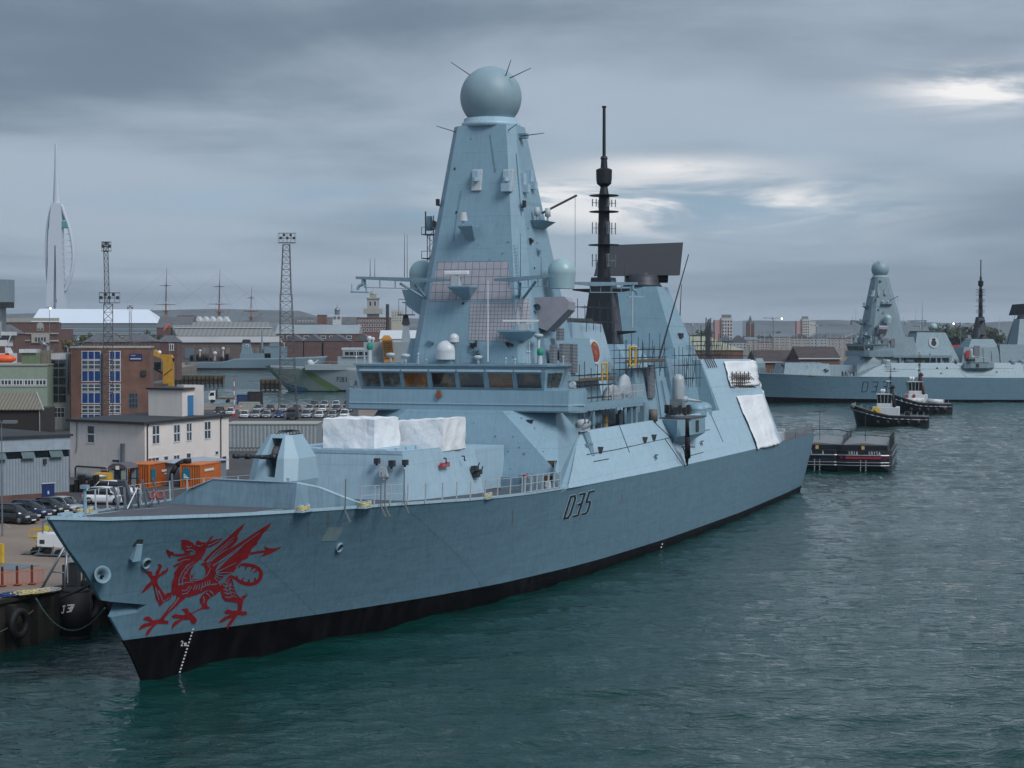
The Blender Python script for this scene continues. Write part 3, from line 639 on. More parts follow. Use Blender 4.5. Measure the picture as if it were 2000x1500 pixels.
b.loft(rr); rr = [[(x, y, z), (x, y, z + .05), (x + .2, y, z + .05), (x + .2, y, z)] for x, y, z in ((19.6, 3.4, 9.85), (19.75, 1.7, 10.5), (19.35, -4.3, 10.46))]; b.loft(rr)
b.build('breakwater_cap', M_shipl, ship)

# ---- main gun
gun = empty('gun_turret'); gun.parent = ship
b = MB(); octr = lambda xf, xr, y, cf, cr, z: [(xf, -y + cf, z), (xf + cf * .8, -y, z), (xr - cr, -y, z), (xr, -y + cr, z), (xr, y - cr, z), (xr - cr, y, z), (xf + cf * .8, y, z), (xf, y - cf, z)]
b.loft([octr(24.35, 27.7, 1.35, .5, .4, 8.6), octr(23.85, 28.0, 1.75, .7, .6, 10.15), octr(24.25, 27.9, 1.62, .75, .6, 11.55), octr(25.15, 27.2, .85, .35, .3, 13.0)])
tur = b.build('turret', mat('turret_paint', (.27, .40, .47), .45, var=.04), None)
c = MB(); c.hexa([(23, -.38, 10.35), (25.3, -.38, 10.35), (25.3, .38, 10.35), (23, .38, 10.35), (23.6, -.38, 12.9), (26.1, -.38, 12.75), (26.1, .38, 12.75), (23.6, .38, 12.9)]); bool_cut(tur, c); tur.parent = gun
b = MB(); b.smooth = True; b.cyl((25.6, -.36, 11.6), (25.6, .36, 11.6), .75, n=18); b.build('mantlet', mat('mantlet_paint', (.14, .13, .13), .6), gun)
b = MB(); b.smooth = True
for a, c_, r0, r1 in ((25.3, 24.2, .26, .22), (24.2, 22.6, .17, .13), (22.6, 21.0, .12, .10), (21.3, 20.9, .17, .17), (21.0, 19.85, .09, .085), (19.85, 19.35, .16, .14)):
    b.cyl((a, 0, 11.55 + (25.3 - a) * .075), (c_, 0, 11.55 + (25.3 - c_) * .075), r0, r1, n=12)
b.build('barrel', M_blackp, gun)
b = MB(); b.box(25.5, 27.0, -.7, -.62, 13.0, 13.05)
for x in (25.6, 26.0, 26.5, 26.9): b.path([(x, -.6, 13.0), (x, -.6, 13.2), (x + .2, .2, 13.25), (x + .2, .5, 13.0)], .03)
b.build('lifting_rail', M_black, gun)
b = MB(); b.box(24.0, 24.2, -1.35, -1.05, 9.9, 10.35); b.build('sight_box', M_shipl, gun); 

# ---- missile silo casing ahead of the bridge
b = MB(); b.hexa([(32.2, -5.9, 7.9), (46.6, -6.0, 7.3), (46.6, 6.0, 7.3), (32.2, 5.9, 7.9), (32.8, -5.35, 11.5), (46.0, -5.2, 11.2), (46.0, 5.2, 11.2), (32.8, 5.35, 11.5)])
b.box(46, 53.5, -4.8, 4.8, 7.3, 10.9); b.build('silo_casing', M_shipl, ship)
b = MB()
for s in (-1, 1): plate(b, [(32.8, s * 5.3, 11.4, 11.62, 0), (46, s * 5.1, 11.1, 11.4, 0)], .1)
plate(b, [(32.75, -5.3, 11.4, 11.64, 0), (32.75, 5.3, 11.4, 11.64, 0)], .12); b.build('casing_coaming', M_shipl, ship)
b = MB(); 
for k in range(6):
    for j in range(4): b.box(34.5 + k * 1.7, 35.9 + k * 1.7, -3.4 + j * 1.75, -1.9 + j * 1.75, 11.3, 11.62)
b.build('silo_lid', M_shipl, ship)
for px, py, sz in ((738, 900, .3), (752, 921, .55), (767, 905, .35), (793, 903, .3)):
    p = SP(px, py, 'x', 32.35); b = MB()
    b.box(p.x - .35, p.x + .1, p.y - sz / 2, p.y + sz / 2, p.z - sz * .6, p.z + sz * .6); b.cyl((p.x - .2, p.y, p.z - sz), (p.x - .2, p.y, p.z - sz * .5), .09); b.build('casing_fitting', M_rail if sz > .5 else M_dark, ship)
for px, py in ((866, 895), (902, 891)):
    p = SP(px, py, 'y', -5.6); b = MB(); b.path([(p.x, p.y, p.z), (p.x, p.y - .2, p.z), (p.x, p.y - .2, p.z - .3), (p.x + .2, p.y - .2, p.z - .3)], .05); b.build('casing_hook', M_dark, ship)
for px, py in ((925, 915), (932, 922), (928, 928)):
    p = SP(px, py, 'y', -5.75); b = MB(); b.box(p.x - .3, p.x + .3, p.y - .3, p.y + .1, p.z - .15, p.z + .2); b.bar((p.x, p.y - .25, p.z - .1), (p.x + .4, p.y - .3, p.z + .4), .05); b.build('valve_box', M_dark, ship)
p = SP(869, 908, 'y', -5.7); b = MB(); b.box(p.x - .75, p.x + .75, p.y - .06, p.y + .1, p.z - .16, p.z + .16); sg = b.build('warning_board', M_red, ship)
b = MB()
for qd in glyphs('A51B0', 0, 0, .16, .14, .03): b.add([(p.x - .5 + a, p.y - .075, p.z - .07 + c_) for a, c_ in qd], [(0, 1, 2, 3)])
b.build('board_lettering', M_shipl, sg)

# ---- main superstructure: front block, sloping sides, hangar
b = MB()
b.loft([[(52.7, 9.6, 7.3), (53.1, 9.5, 8.7)], [(52.7, -9.6, 7.3), (53.1, -9.5, 8.7)]], cap=False, closed=False)
b.add([(53.1, 9.5, 8.7), (53.1, -9.5, 8.7), (54.9, -4.1, 13.5), (54.9, 4.1, 13.5)], [(0, 1, 2, 3)])
for s in (-1, 1):
    b.add([(53.1, s * 9.5, 8.7), (57.5, s * 7.65, 13.5), (54.9, s * 4.1, 13.5)], [(0, 1, 2)])
    b.add([(52.7, s * 9.6, 7.3), (54.2, s * 9.82, 7.6), (61.5, s * 8.32, 11.6), (58.5, s * 7.65, 13.5), (57.5, s * 7.65, 13.5), (53.1, s * 9.5, 8.7)], [(0, 1, 2, 5), (2, 3, 4, 5)])
b.add([(54.9, -4.1, 13.5), (54.9, 4.1, 13.5), (57.5, 7.65, 13.5), (62, 7.65, 13.5), (62, -7.65, 13.5), (57.5, -7.65, 13.5)], [tuple(range(6))])
front = b.build('front_superstructure', M_ship, ship)
def side_top(s): return 8.3
rr = {}
for sgn, nm in ((-1, 'side_superstructure'), (1, 'side_superstructure')):
    b = MB(); xs = [54.2] + [56 + 3 * k for k in range(26)]; lo = []; 
    for k, x in enumerate(xs):
        zt = 11.6; 
        if x > 108.4: x = 108.4
        lo.append([(x, sgn * bdk(x), zdk(x) - .02), (x if x > 61 else 54.2 + (x - 54.2) * 1.05, sgn * 8.3, zt) if x > 61 else (x, sgn * (bdk(x) - (bdk(x) - 8.3) * min(1, (x - 53.9) / 7.5)), zdk(x) + (zt - zdk(x)) * min(1, (x - 53.9) / 7.5)),
                   (max(x, 61) if x <= 61 else x, sgn * 7.9, zt - .02 if x > 61 else zdk(x)), (x, sgn * 7.9, zdk(x) - .1)])
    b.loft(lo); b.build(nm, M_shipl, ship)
b = MB(); b.box(58, 109, -8.0, 8.0, 7.2, 11.25); b.build('upper_deck', M_deck, ship)
# hangar block
hy = lambda z: 8.3 - (z - 11.6) * .39
b = MB()
rg = lambda x, top: [(x, -bdk(x), zdk(x)), (x, -8.3, 11.6), (x, -hy(top), top), (x, hy(top), top), (x, 8.3, 11.6), (x, bdk(x), zdk(x))]
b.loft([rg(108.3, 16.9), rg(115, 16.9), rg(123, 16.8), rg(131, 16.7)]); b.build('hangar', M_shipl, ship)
b = MB(); b.box(108.05, 108.3, -8.2, 8.2, 11.25, 11.7); b.hexa([(107.9, -8.25, 11.25), (108.28, -8.25, 11.25), (108.28, 8.25, 11.25), (107.9, 8.25, 11.25), (107.9, -6.25, 16.88), (108.28, -6.25, 16.88), (108.28, 6.25, 16.88), (107.9, 6.25, 16.88)])
b.build('hangar_front', M_ship, ship)
# panel seams on the slope: drawn as thin raised weld strips
def slope_pt(x, f): # f 0 at the hull edge, 1 at the upper edge
    return Vector((x, -(bdk(x) + (8.3 - bdk(x)) * f) - .03, zdk(x) + (11.6 - zdk(x)) * f + .02))
b = MB()
for (x0, f0), (x1, f1) in (((61, .55), (69, .55)), ((69, .55), (87, .6)), ((87, .6), (101, .62)), ((72, .45), (72.5, 1)), ((86, .0), (84, .6)), ((86, .6), (83, .98)), ((62, .4), (66, .4)), ((104, .3), (104, .95)), ((88.5, .16), (95, .18)), ((88, .42), (92, .43))):
    b.bar(slope_pt(x0, f0), slope_pt(x1, f1), .028)
b.build('panel_seam', M_dark, ship)
for x, f in ((64.5, .55), (77.5, .6), (80.5, .62)):
    p = slope_pt(x, f); b = MB(); b.loft([[p + Vector((-.3, -.05, -.1)), p + Vector((.3, -.05, -.12)), p + Vector((0, -.3, .45))], [p + Vector((-.3, .3, -.1)), p + Vector((.3, .3, -.12)), p + Vector((0, .2, .45))]]); b.build('small_vent', M_dark, ship)
for x, f in ((78.5, .28), (95.5, .38)):
    p = slope_pt(x, f) + Vector((0, -.06, 0)); b = MB(); b.path([p + Vector((math.cos(t) * .32, -.04, math.sin(t) * .32 - .3)) for t in [k * .8 for k in range(8)]], .035); b.box(p.x - .3, p.x + .3, p.y - .15, p.y, p.z + .1, p.z + .2); b.build('boat_boom_ring', M_dark, ship)

# ---- bridge
BXF = 55.4
b = MB()
fr = lambda z, g: [(BXF + g, -9.45, z), (BXF + 1.2, -10.3, z), (57.5, -10.3, z), (58.6, -7.7, z), (64.5, -7.9, z), (64.5, 7.9, z), (59.4, 7.9, z), (58.4, 10.3, z), (BXF + 1.2, 10.3, z), (BXF + g, 9.45, z)]
b.loft([fr(13.38, .1), fr(13.5, 0), fr(15.08, .12)]); bw = b.build('bridge_wing', M_ship, ship)
b = MB()
for z, g in ((13.98, 0), ): b.bar((BXF + .0, -9.4, z), (BXF + .0, 9.4, z), .05)
b.bar((BXF + .02, -9.4, 13.98), (BXF + 1.2, -10.45, 13.98), .05); b.build('bridge_rib', M_shipl, ship)
b = MB()
for px, py in ((770, 806), (868, 806), (929, 806), (1020, 806)): 
    p = SP(px, py, 'x', BXF + .4); b.box(p.x, p.x + .06, p.y - .04, p.y + .04, 13.0, 13.4)
for y in (.9, -.7): b.hexa([(54.9, y - .35, 12.3), (55.6, y - .3, 12.3), (55.6, y + .3, 12.3), (54.9, y + .3, 12.3), (54.9, y - .1, 13.4), (56, y - .1, 13.4), (56, y + .4, 13.4), (54.9, y + .4, 13.4)])
b.build('underside_bracket', M_ship2, ship)
# wheelhouse with raked windows
wz0, wz1, tz = 15.05, 16.95, 17.15
b = MB()
b.loft([[(56.2, -7.15, wz0), (58.6, -7.6, wz0), (63, -6.9, wz0), (63, 8.3, wz0), (56.2, 8.7, wz0)], [(55.7, -7.45, 16.55), (58.9, -7.9, 16.55), (63, -6.9, 16.55), (63, 8.5, 16.55), (55.7, 8.9, 16.55)], [(55.75, -7.5, tz), (59, -8.0, tz), (63, -6.9, tz), (63, 8.6, tz), (55.75, 9.0, tz)]])
b.build('wheelhouse', M_ship, ship)
b = MB(); b.prism([(55.5, -7.7), (59.2, -8.3), (63.5, -7.0), (63.5, 8.9), (55.5, 9.1)], 16.98, 17.13); b.box(57.5, 63, -6.8, 8.0, 17.12, 17.2); b.build('bridge_roof', M_ship2, ship)
M_bg = mat('bridge_glass', (.022, .017, .013), .06, var=.9, vscale=1.1, spec=.9, dirt=(.14, .075, .03, .9)); M_bga = mat('bridge_glass_lit', (.05, .026, .012), .08, var=.9, vscale=1.3, spec=.9, dirt=(.24, .11, .03, .9), emit=(.5, .22, .06, .035)); M_bgc = mat('bridge_glass_blind', (.05, .06, .06), .1, var=.9, vscale=1.6, spec=.9, dirt=(.2, .22, .2, .8))
def win_front(y0, y1, gm):
    f = MB(); z0, z1 = 15.28, 16.42; xa = lambda z: 56.2 - .5 * (z - wz0) / 1.5
    e = .07; ins = .05
    for (ya, yb, za, zb) in ((y0 - e, y1 + e, z0 - e, z0), (y0 - e, y1 + e, z1, z1 + e), (y0 - e, y0, z0, z1), (y1, y1 + e, z0, z1)):
        f.hexa([(xa(za) - .05, ya, za), (xa(za) + .1, ya, za), (xa(za) + .1, yb, za), (xa(za) - .05, yb, za), (xa(zb) - .05, ya, zb), (xa(zb) + .1, ya, zb), (xa(zb) + .1, yb, zb), (xa(zb) - .05, yb, zb)])
    w_ = f.build('window', M_ship2, ship)
    g = MB(); g.hexa([(xa(z0) - .02, y0, z0), (xa(z0) + .05, y0, z0), (xa(z0) + .05, y1, z0), (xa(z0) - .02, y1, z0), (xa(z1) - .02, y0, z1), (xa(z1) + .05, y0, z1), (xa(z1) + .05, y1, z1), (xa(z1) - .02, y1, z1)]); g.build('pane', gm, w_)
    v = MB(); v.box(xa(z1) - .22, xa(z1) + .05, y0 - .12, y1 + .12, z1 + .12, z1 + .3); v.build('shutter_box', M_shipl, w_)
for y0, y1, gm in ((6.9, 8.45, M_bgc), (5.1, 6.65, M_bgc), (2.72, 4.75, M_bga), (.28, 2.3, M_bg), (-2.15, -.1, M_bg), (-4.62, -2.6, M_bga), (-7.0, -5.0, M_bg)): win_front(y0, y1, gm)
f = MB(); f.hexa([(56.55, -7.28, 15.28), (58.4, -7.62, 15.28), (58.4, -7.5, 15.28), (56.55, -7.2, 15.28), (56.15, -7.57, 16.45), (58.6, -7.93, 16.45), (58.6, -7.8, 16.45), (56.15, -7.4, 16.45)]); f.build('side_window', M_bgc, ship)
# badge below the windows: crown-topped roundel
p = SP(857, 771, 'x', BXF - .02); b = MB(); b.smooth = False
b.cyl((p.x, p.y, p.z - .05), (p.x - .1, p.y, p.z - .05), .26, n=20); b.box(p.x - .1, p.x, p.y - .16, p.y + .16, p.z + .17, p.z + .38)
bd = b.build('bridge_badge', mat('badge_bronze', (.23, .12, .07), .5, .3), ship)
b = MB(); b.cyl((p.x - .1, p.y, p.z - .05), (p.x - .13, p.y, p.z - .05), .15, n=16); b.build('badge_field', mat('badge_red', (.30, .05, .03), .5), bd)
# searchlights on the wings
for px, py, sd in ((690, 748, 1), (1118, 756, -1)):
    p = SP(px, py, 'x', 56.6); b = MB(); b.cyl((p.x, p.y, 15.05), (p.x, p.y, 15.4), .07); b.cyl((p.x - .2, p.y, 15.58), (p.x + .25, p.y, 15.58), .24, n=12); b.box(p.x - .1, p.x + .1, p.y - .3, p.y + .3, 15.3, 15.4); b.build('searchlight', M_rail, ship)

# ---- foremast tower
def mring(z):
    t = (z - 17.1) / (36.6 - 17.1)
    L_ = lambda a, c: a + (c - a) * t
    xf = L_(57.6, 61.0); a = L_(4.45, 2.15); b_ = L_(5.6, 2.75); xc = xf + L_(1.5, .7); xr = L_(70.0, 65.1)
    return [(xf, -a, z), (xc, -b_, z), (xr - 1.2, -b_, z), (xr, -a, z), (xr, a, z), (xr - 1.2, b_, z), (xc, b_, z), (xf, a, z)]
b = MB(); b.loft([mring(17.0), mring(22), mring(27.6), mring(33), mring(36.75)])
tower = b.build('mast_tower', M_ship, ship)
bvt = ship_bvh(tower)
def T_(px, py):
    l, n = hit(bvt, px, py); return (l, n) if l is not None else (SP(px, py, 'x', 59), Vector((-1, 0, .1)))
def tpoly(name, pts, m_, off=.03, seg=40, thick=True):
    s_ = surf_poly([pts], lambda x, y: T_(x, y), off, seg=seg); return s_.build(name, m_, ship)
M_tile1 = tiled('absorber_tiles_large', (.36, .355, .40), (.10, .13, .16), .62, .045)
M_tile2 = tiled('absorber_tiles_small', (.35, .345, .385), (.11, .13, .16), .31, .04)
tpoly('tile_panel', [(855, 511), (992, 510), (996, 547), (1000, 587), (838, 588)], M_tile1)
tpoly('tile_panel', [(919, 593), (1001, 592), (1015, 668), (915, 664)], M_tile2)
b = MB(); b.smooth = True; b.lathe((63.1, 0, 0), [(2.45, 36.7), (2.45, 37.1), (2.25, 37.12), (2.25, 37.45)], 32); b.build('dome_collar', M_shipl, ship)
b = MB(); b.sphere((63.1, 0, 39.28), 2.57, 40, 26, z0=-.78); b.build('radar_dome', mat('radar_dome_paint', (.23, .33, .375), .5, var=.05, vscale=.5, streak=.05), ship)
for a, c_ in (((920, 148), (880, 121)), ((988, 147), (998, 117)), ((1001, 150), (1037, 133)), ((904, 262), (852, 246)), ((985, 260), (1010, 242)), ((1023, 265), (1063, 260))):
    q0 = SP(a[0], a[1], 'x', 62 if a[1] < 200 else 61.3); q1 = SP(c_[0], c_[1], 'x', 61.5 if a[1] < 200 else 60.6); b = MB(); b.cyl(q0 + (q0 - q1) * .15, q1, .045, .025, 6); b.build('rod_antenna', M_dark, ship)
q0 = SP(1018, 262, 'x', 62.2); b = MB(); b.box(q0.x - .2, q0.x + .4, q0.y - .5, q0.y + .4, q0.z - .35, q0.z + .05); b.build('antenna_bracket', M_ship2, ship)
# sensor panels round the tower
for px, py in ((932, 352), (992, 352)):
    l, n = T_(px, py); b = MB(); sk = .09
    b.hexa([(l.x - .32, l.y - .43, l.z - .88), (l.x + .2, l.y - .43, l.z - .88), (l.x + .2, l.y + .43, l.z - .88), (l.x - .32, l.y + .43, l.z - .88), (l.x - .02, l.y - .43, l.z + .88), (l.x + .5, l.y - .43, l.z + .88), (l.x + .5, l.y + .43, l.z + .88), (l.x - .02, l.y + .43, l.z + .88)])
    pn = b.build('sensor_panel', M_rail, ship, bevel=.05)
    b = MB(); b.box(l.x - .5, l.x + .1, l.y - .24, l.y + .24, l.z - .05, l.z + .75); b.cyl((l.x - .42, l.y, l.z - .12), (l.x - .42, l.y, l.z + .2), .24, n=10)
    if px > 950: b.box(l.x - .75, l.x + .1, l.y - .4, l.y + .34, l.z - .95, l.z - .3)
    b.build('sensor_head', M_shipl, pn)
for px, py, s in ((880, 350, 1), (1026, 356, -1), (1040, 350, -1)):
    l = SP(px, py, 'x', 61.2 if s > 0 else (61.5 if px < 1030 else 63.5)); b = MB(); b.box(l.x - .35, l.x + .35, l.y - .12 * s - .1, l.y - .12 * s + .3, l.z - .8, l.z + .75); b.box(l.x - .3, l.x + .3, l.y + .1 * s - .25, l.y + .1 * s + .15, l.z - .85, l.z - .2); b.build('sensor_panel', M_shipl, ship)
# wedge bracket helper on the tower front
def wedge(px, py, w0, w1, h, out, name, m_=M_ship, skew=0):
    l, n = T_(px, py); b = MB()
    b.hexa([(l.x - .1, l.y - w1 + skew, l.z - h), (l.x + .9, l.y - w1 + skew, l.z - h), (l.x + .9, l.y + w1 + skew, l.z - h), (l.x - .1, l.y + w1 + skew, l.z - h),
            (l.x - out, l.y - w0, l.z), (l.x + .9, l.y - w0, l.z), (l.x + .9, l.y + w0, l.z), (l.x - out, l.y + w0, l.z)])
    b.box(l.x - out, l.x + .9, l.y - w0, l.y + w0, l.z, l.z + .12); return l, b.build(name, m_, ship)
l, o_ = wedge(922, 444, .62, .3, 1.15, 1.6, 'antenna_bracket')
b = MB(); b.cyl((l.x - 1.2, l.y + .3, l.z + .1), (l.x - 1.2, l.y + .3, l.z + .45), .09, n=8); b.cyl((l.x - 1.2, l.y + .3, l.z + .45), (l.x - 1.2, l.y + .3, l.z + 1.15), .38, .26, 16); b.build('lampshade_antenna', M_rail, ship)
l, o_ = wedge(912, 562, .95, .35, .95, 1.9, 'radar_bracket')
rad = empty('navigation_radar'); rad.parent = ship
b = MB(); b.box(l.x - 1.5, l.x - .9, l.y + .1, l.y + .8, l.z + .1, l.z + .85); b.cyl((l.x - 1.2, l.y + .45, l.z + .8), (l.x - 1.2, l.y + .45, l.z + 1.05), .15); b.build('radar_housing', M_rail, rad)
b = MB(); b.box(l.x - 1.4, l.x - 1.05, l.y - .65, l.y + 1.45, l.z + 1.02, l.z + 1.34); b.build('radar_scanner', M_white, rad, bevel=.05)
l, o_ = wedge(1012, 648, 1.25, .5, .75, 1.5, 'radar_bracket')
rad = empty('navigation_radar'); rad.parent = ship
b = MB(); b.box(l.x - 1.4, l.x - .8, l.y - 1.35, l.y - .5, l.z + .1, l.z + .6); b.cyl((l.x - 1.1, l.y - .9, l.z + .6), (l.x - 1.1, l.y - .9, l.z + .8), .1); b.build('radar_housing', M_rail, rad)
b = MB(); b.box(l.x - 1.25, l.x - 1.0, l.y - 2.1, l.y + .85, l.z + .8, l.z + .95); b.build('radar_scanner', M_white, rad)
# white pole antenna, satcom domes on the wheelhouse roof
p0, p1 = SP(953, 706, 'x', 57.0), SP(953, 548, 'x', 57.0); b = MB(); b.cyl(p0, p1, .05, .03, 8); b.build('whip_antenna', M_white, ship)
for px, py, r in ((872, 686, .88), (887, 661, .4)):
    p = SP(px, py, 'x', 56.6); b = MB(); b.sphere((p.x, p.y, p.z), r, 26, 14, z0=-.1); b.smooth = True; b.cyl((p.x, p.y, p.z - r * .75), (p.x, p.y, p.z), r, r, 26, cap=False)
    d_ = b.build('satcom_dome', mat('satcom_white', (.52, .56, .59), .4), ship); b = MB(); b.box(p.x - r * .6, p.x + r * .6, p.y - r * .75, p.y + r * .75, 17.1, p.z - r * .7); b.build('dome_base', M_ship2, d_)
for px, py in ((934, 697), (763, 692), (1052, 655), (792, 694)):
    p = SP(px, py, 'x', 57.2 if px < 1000 else 58.5); b = MB(); b.smooth = True; b.cyl((p.x, p.y, 17.1), (p.x, p.y, p.z), .12); b.lathe((p.x, p.y, p.z), [(.05, -.3), (.35, -.12), (.4, 0), (.3, .1), (.02, .14)], 16); b.build('flat_antenna', M_rail, ship)
for px, py in ((722, 677), (1055, 688)):
    p = SP(px, py, 'x', 57.6 if px > 800 else 57.9); g_ = empty('covered_sight'); g_.parent = ship
    b = MB(); b.cyl((p.x, p.y, 17.1), (p.x, p.y, p.z), .2, .16, 10); b.build('pedestal', M_rail, g_); b = MB(); b.sphere((p.x, p.y, p.z), .27, 14, 10, 1.25); b.build('green_cover', mat('green_cover', (.01, .24, .15), .6), g_)
for k, (px, py) in enumerate(((817, 694), (833, 706), (785, 700), (988, 703), (1006, 705), (1100, 700), (1030, 690), (1034, 690), (696, 700), (712, 703))):
    p = SP(px, py, 'x', 57.1); b = MB(); b.cyl((p.x, p.y, 17.1), (p.x, p.y, p.z + (.9 if k > 6 else .2)), .045); b.sphere((p.x, p.y, p.z + .1), .1, 8, 6); b.build('small_antenna', M_rail, ship)
# equipment clumps on tower
for px, py in ((842, 668), (930, 685), (925, 672), (933, 696), (995, 672), (1035, 470), (1050, 490)):
    l, n = T_(px, py); b = MB()
    for k in range(4): b.box(l.x - .25, l.x + .1, l.y - .3 + k * .15, l.y - .22 + k * .15, l.z - rnd.random() * .35, l.z + rnd.random() * .3)
    b.bar((l.x - .2, l.y - .3, l.z), (l.x - .2, l.y + .35, l.z + .1), .04); b.build('junction_box', M_dark if px % 2 else M_ship2, ship)
# tall mast-base blocks abaft the tower
b = MB(); b.frus((58.5, 72.5, -6.9, 6.9), 13.4, (59.8, 71.5, -5.9, 5.9), 19.2); b.frus((60, 68.2, -7.2, 3), 11.2, (60, 68.2, -6.5, 3), 17.4); b.build('mast_base', M_ship, ship)
b = MB(); 
for px, py, w_, h_ in ((1082, 700, .5, 1.1), (1104, 700, .9, 1.2), (1121, 700, .6, 1.2), (1095, 653, .55, .5)):
    p = SP(px, py, 'y', -6.72); b.box(p.x - w_, p.x + w_, p.y - .12, p.y + .2, p.z - h_, p.z + h_)
b.build('louvre', striped('louvre_metal', (.23, .25, .28), (.10, .12, .14), 2, .12, .5), ship)
# side radomes on brackets
for s in (-1, 1):
    c0 = Vector((63.4 if s < 0 else 63.0, 6.15 * s, 0)); 
    b = MB(); b.sphere((c0.x, c0.y, 24.65), 1.17, 30, 18, z0=-.35); b.smooth = True; b.cyl((c0.x, c0.y, 23.3), (c0.x, c0.y, 24.6), 1.02, 1.17, 30, cap=False); d_ = b.build('side_radome', M_dome, ship)
    b = MB()
    if s < 0: b.frus((62.6, 64.6, -6.9, -5.2), 21.6, (62.4, 64.6, -7.1, -5.2), 23.35); b.frus((62.6, 64.6, -5.4, -3.6), 21.0, (62.6, 64.6, -5.3, -3.6), 22.9)
    else: b.loft([[(61.4, 4.3 * s, 20.2), (65.6, 4.3 * s, 20.2), (65.6, 3.8 * s, 23.2), (61.0, 3.8 * s, 23.2)], [(61.6, 7.0 * s, 21.9), (65.2, 7.0 * s, 21.9), (65.3, 7.4 * s, 23.3), (61.4, 7.4 * s, 23.3)]]); b.build('radome_bracket', M_ship, d_)
# angled sensor housing with horn on the port side
b = MB(); P4 = [SP(*q, 'x', 60.4) for q in ((1036, 581), (1102, 579), (1111, 588), (1110, 604), (1068, 646), (1036, 634))]
P5 = [Vector((63.0, p.y * .96, p.z - .1)) for p in P4]; b.loft([[tuple(p) for p in P4], [tuple(p) for p in P5]])
sh = b.build('sensor_housing', mat('housing_tiles', (.30, .295, .335), .6, var=.12), ship)
p = SP(1050, 602, 'x', 60.4); b = MB(); b.smooth = True; b.cyl((p.x, p.y + .1, p.z), (p.x - .5, p.y - .1, p.z + .05), .16, .32, 14, cap=False); b.cyl((p.x, p.y + .1, p.z), (p.x + .1, p.y + .2, p.z), .16); b.build('horn', M_ship2, sh)
tpoly('tile_patch', [(1005, 592), (1034, 583), (1036, 640), (1012, 650)], M_tile2, .035)
# yards
def yard(a, c_, drop=True):
    g_ = empty('yard'); g_.parent = ship; a, c_ = Vector(a), Vector(c_); d = c_ - a
    b = MB(); n = Vector((-d.y, d.x, 0)).normalized() * .22; up = Vector((0, 0, .14))
    b.loft([[a - n * .6 - up * .4, a + n * .6 - up * .4, a + n * .6 + up, a - n * .6 + up], [a + d * .3 - n - up * 1.6, a + d * .3 + n - up * 1.6, a + d * .3 + n + up, a + d * .3 - n + up], [c_ - n * .7 - up * .5, c_ + n * .7 - up * .5, c_ + n * .7 + up, c_ - n * .7 + up]]); b.build('spar', M_ship2, g_)
    b = MB(); lo = Vector((0, 0, -.75)); b.bar(a + d * .25 + lo, a + d * .92 + lo, .04)
    for k in range(5): q = a + d * (.25 + .165 * k); b.bar(q, q + lo, .04)
    b.build('jackstay', M_ship2, g_)
    if drop:
        e = a + d * .93; b = MB(); u = d.normalized(); b.path([e, e - Vector((0, 0, .5)) + u * .0, e - Vector((0, 0, .62)) + u * .35, e - Vector((0, 0, .95)) + u * .5], .13, 8); b.bar(e + Vector((0, 0, -1.15)) - u * .5, e + Vector((0, 0, -1.15)) + u * 1.1, .09); b.bar(e + Vector((0, 0, -1.15)) + u * 1.0, e + Vector((0, 0, -.5)) + u * 1.0, .04); b.bar(e + Vector((0, 0, -1.15)) - u * .3, e - u * .2, .06); b.build('dipole_arm', M_ship, g_)
    b = MB(); b.cyl(a + d * .45, a + d * .45 + Vector((0, 0, 3.6)), .03, .015, 5); b.cyl(a + d * .8, a + d * .8 + Vector((0, 0, 1.7)), .03, .012, 5); b.build('whip', M_dark, g_)
    return g_
yard((57.4, 1.4, 23.9), (57.2, 9.6, 24.15)); yard((57.4, -2.5, 23.85), (57.6, -7.4, 24.15), False); yard((69.5, -5.2, 23.9), (74.2, -9.4, 23.95)); yard((69.5, 5.2, 23.9), (74.2, 9.4, 23.95))
for s in (1, -1):
    b = MB(); b.bar((57.7, 4.6 * s, 23.6), (59.3, 3.9 * s, 22.2), .13); b.bar((57.7, 5.9 * s, 23.7), (59.4, 4.2 * s, 22.4), .11)
    b.build('yard_strut', M_ship2, ship)
for px, py in ((855, 397), (1024, 400), (862, 438)):
    p = SP(px, py, 'x', 60.5); y = p.y; b = MB(); b.bar((60.8, y + (-.9 if y > 0 else .7), p.z - .2), (60.5, y, p.z - .2), .05); b.box(60.35, 60.65, y - .12, y + .12, p.z - .2, p.z + .35); b.build('navigation_light', M_dark, ship)
# small platform with sensors high on the port side
l, o_ = Vector((63.6, -3.9, 28.9)), None
b = MB(); b.hexa([(62.8, -3.2, 27.8), (65, -3.2, 27.8), (65, -2.8, 27.8), (62.8, -2.8, 27.8), (62.0, -5.0, 28.9), (65.2, -5.0, 28.9), (65.2, -2.8, 28.9), (62.0, -2.8, 28.9)]); b.build('sensor_platform', M_ship, ship)
for x, y in ((62.5, -4.3), (64, -4.7)):
    b = MB(); b.smooth = True; b.cyl((x, y, 28.9), (x, y, 29.3), .1); b.cyl((x, y, 29.3), (x, y, 30.0), .25, .22, 12); b.build('sensor_head', M_rail, ship)
b = MB(); b.bar((64, -4.2, 29.6), (66.5, -6.4, 31.2), .11); b.bar((66.4, -6.3, 31.1), (66.4, -6.3, 24), .02); b.build('signal_boom', M_dark, ship)
# sensors on the starboard edge of the tower
b = MB(); b.smooth = True; b.cyl((61.5, 4.9, 28.2), (61.5, 4.9, 29.4), .28, .25, 12); b.bar((61.5, 4.9, 28.5), (61.5, 4.2, 28.3), .1); b.build('sensor_head', M_ship2, ship)
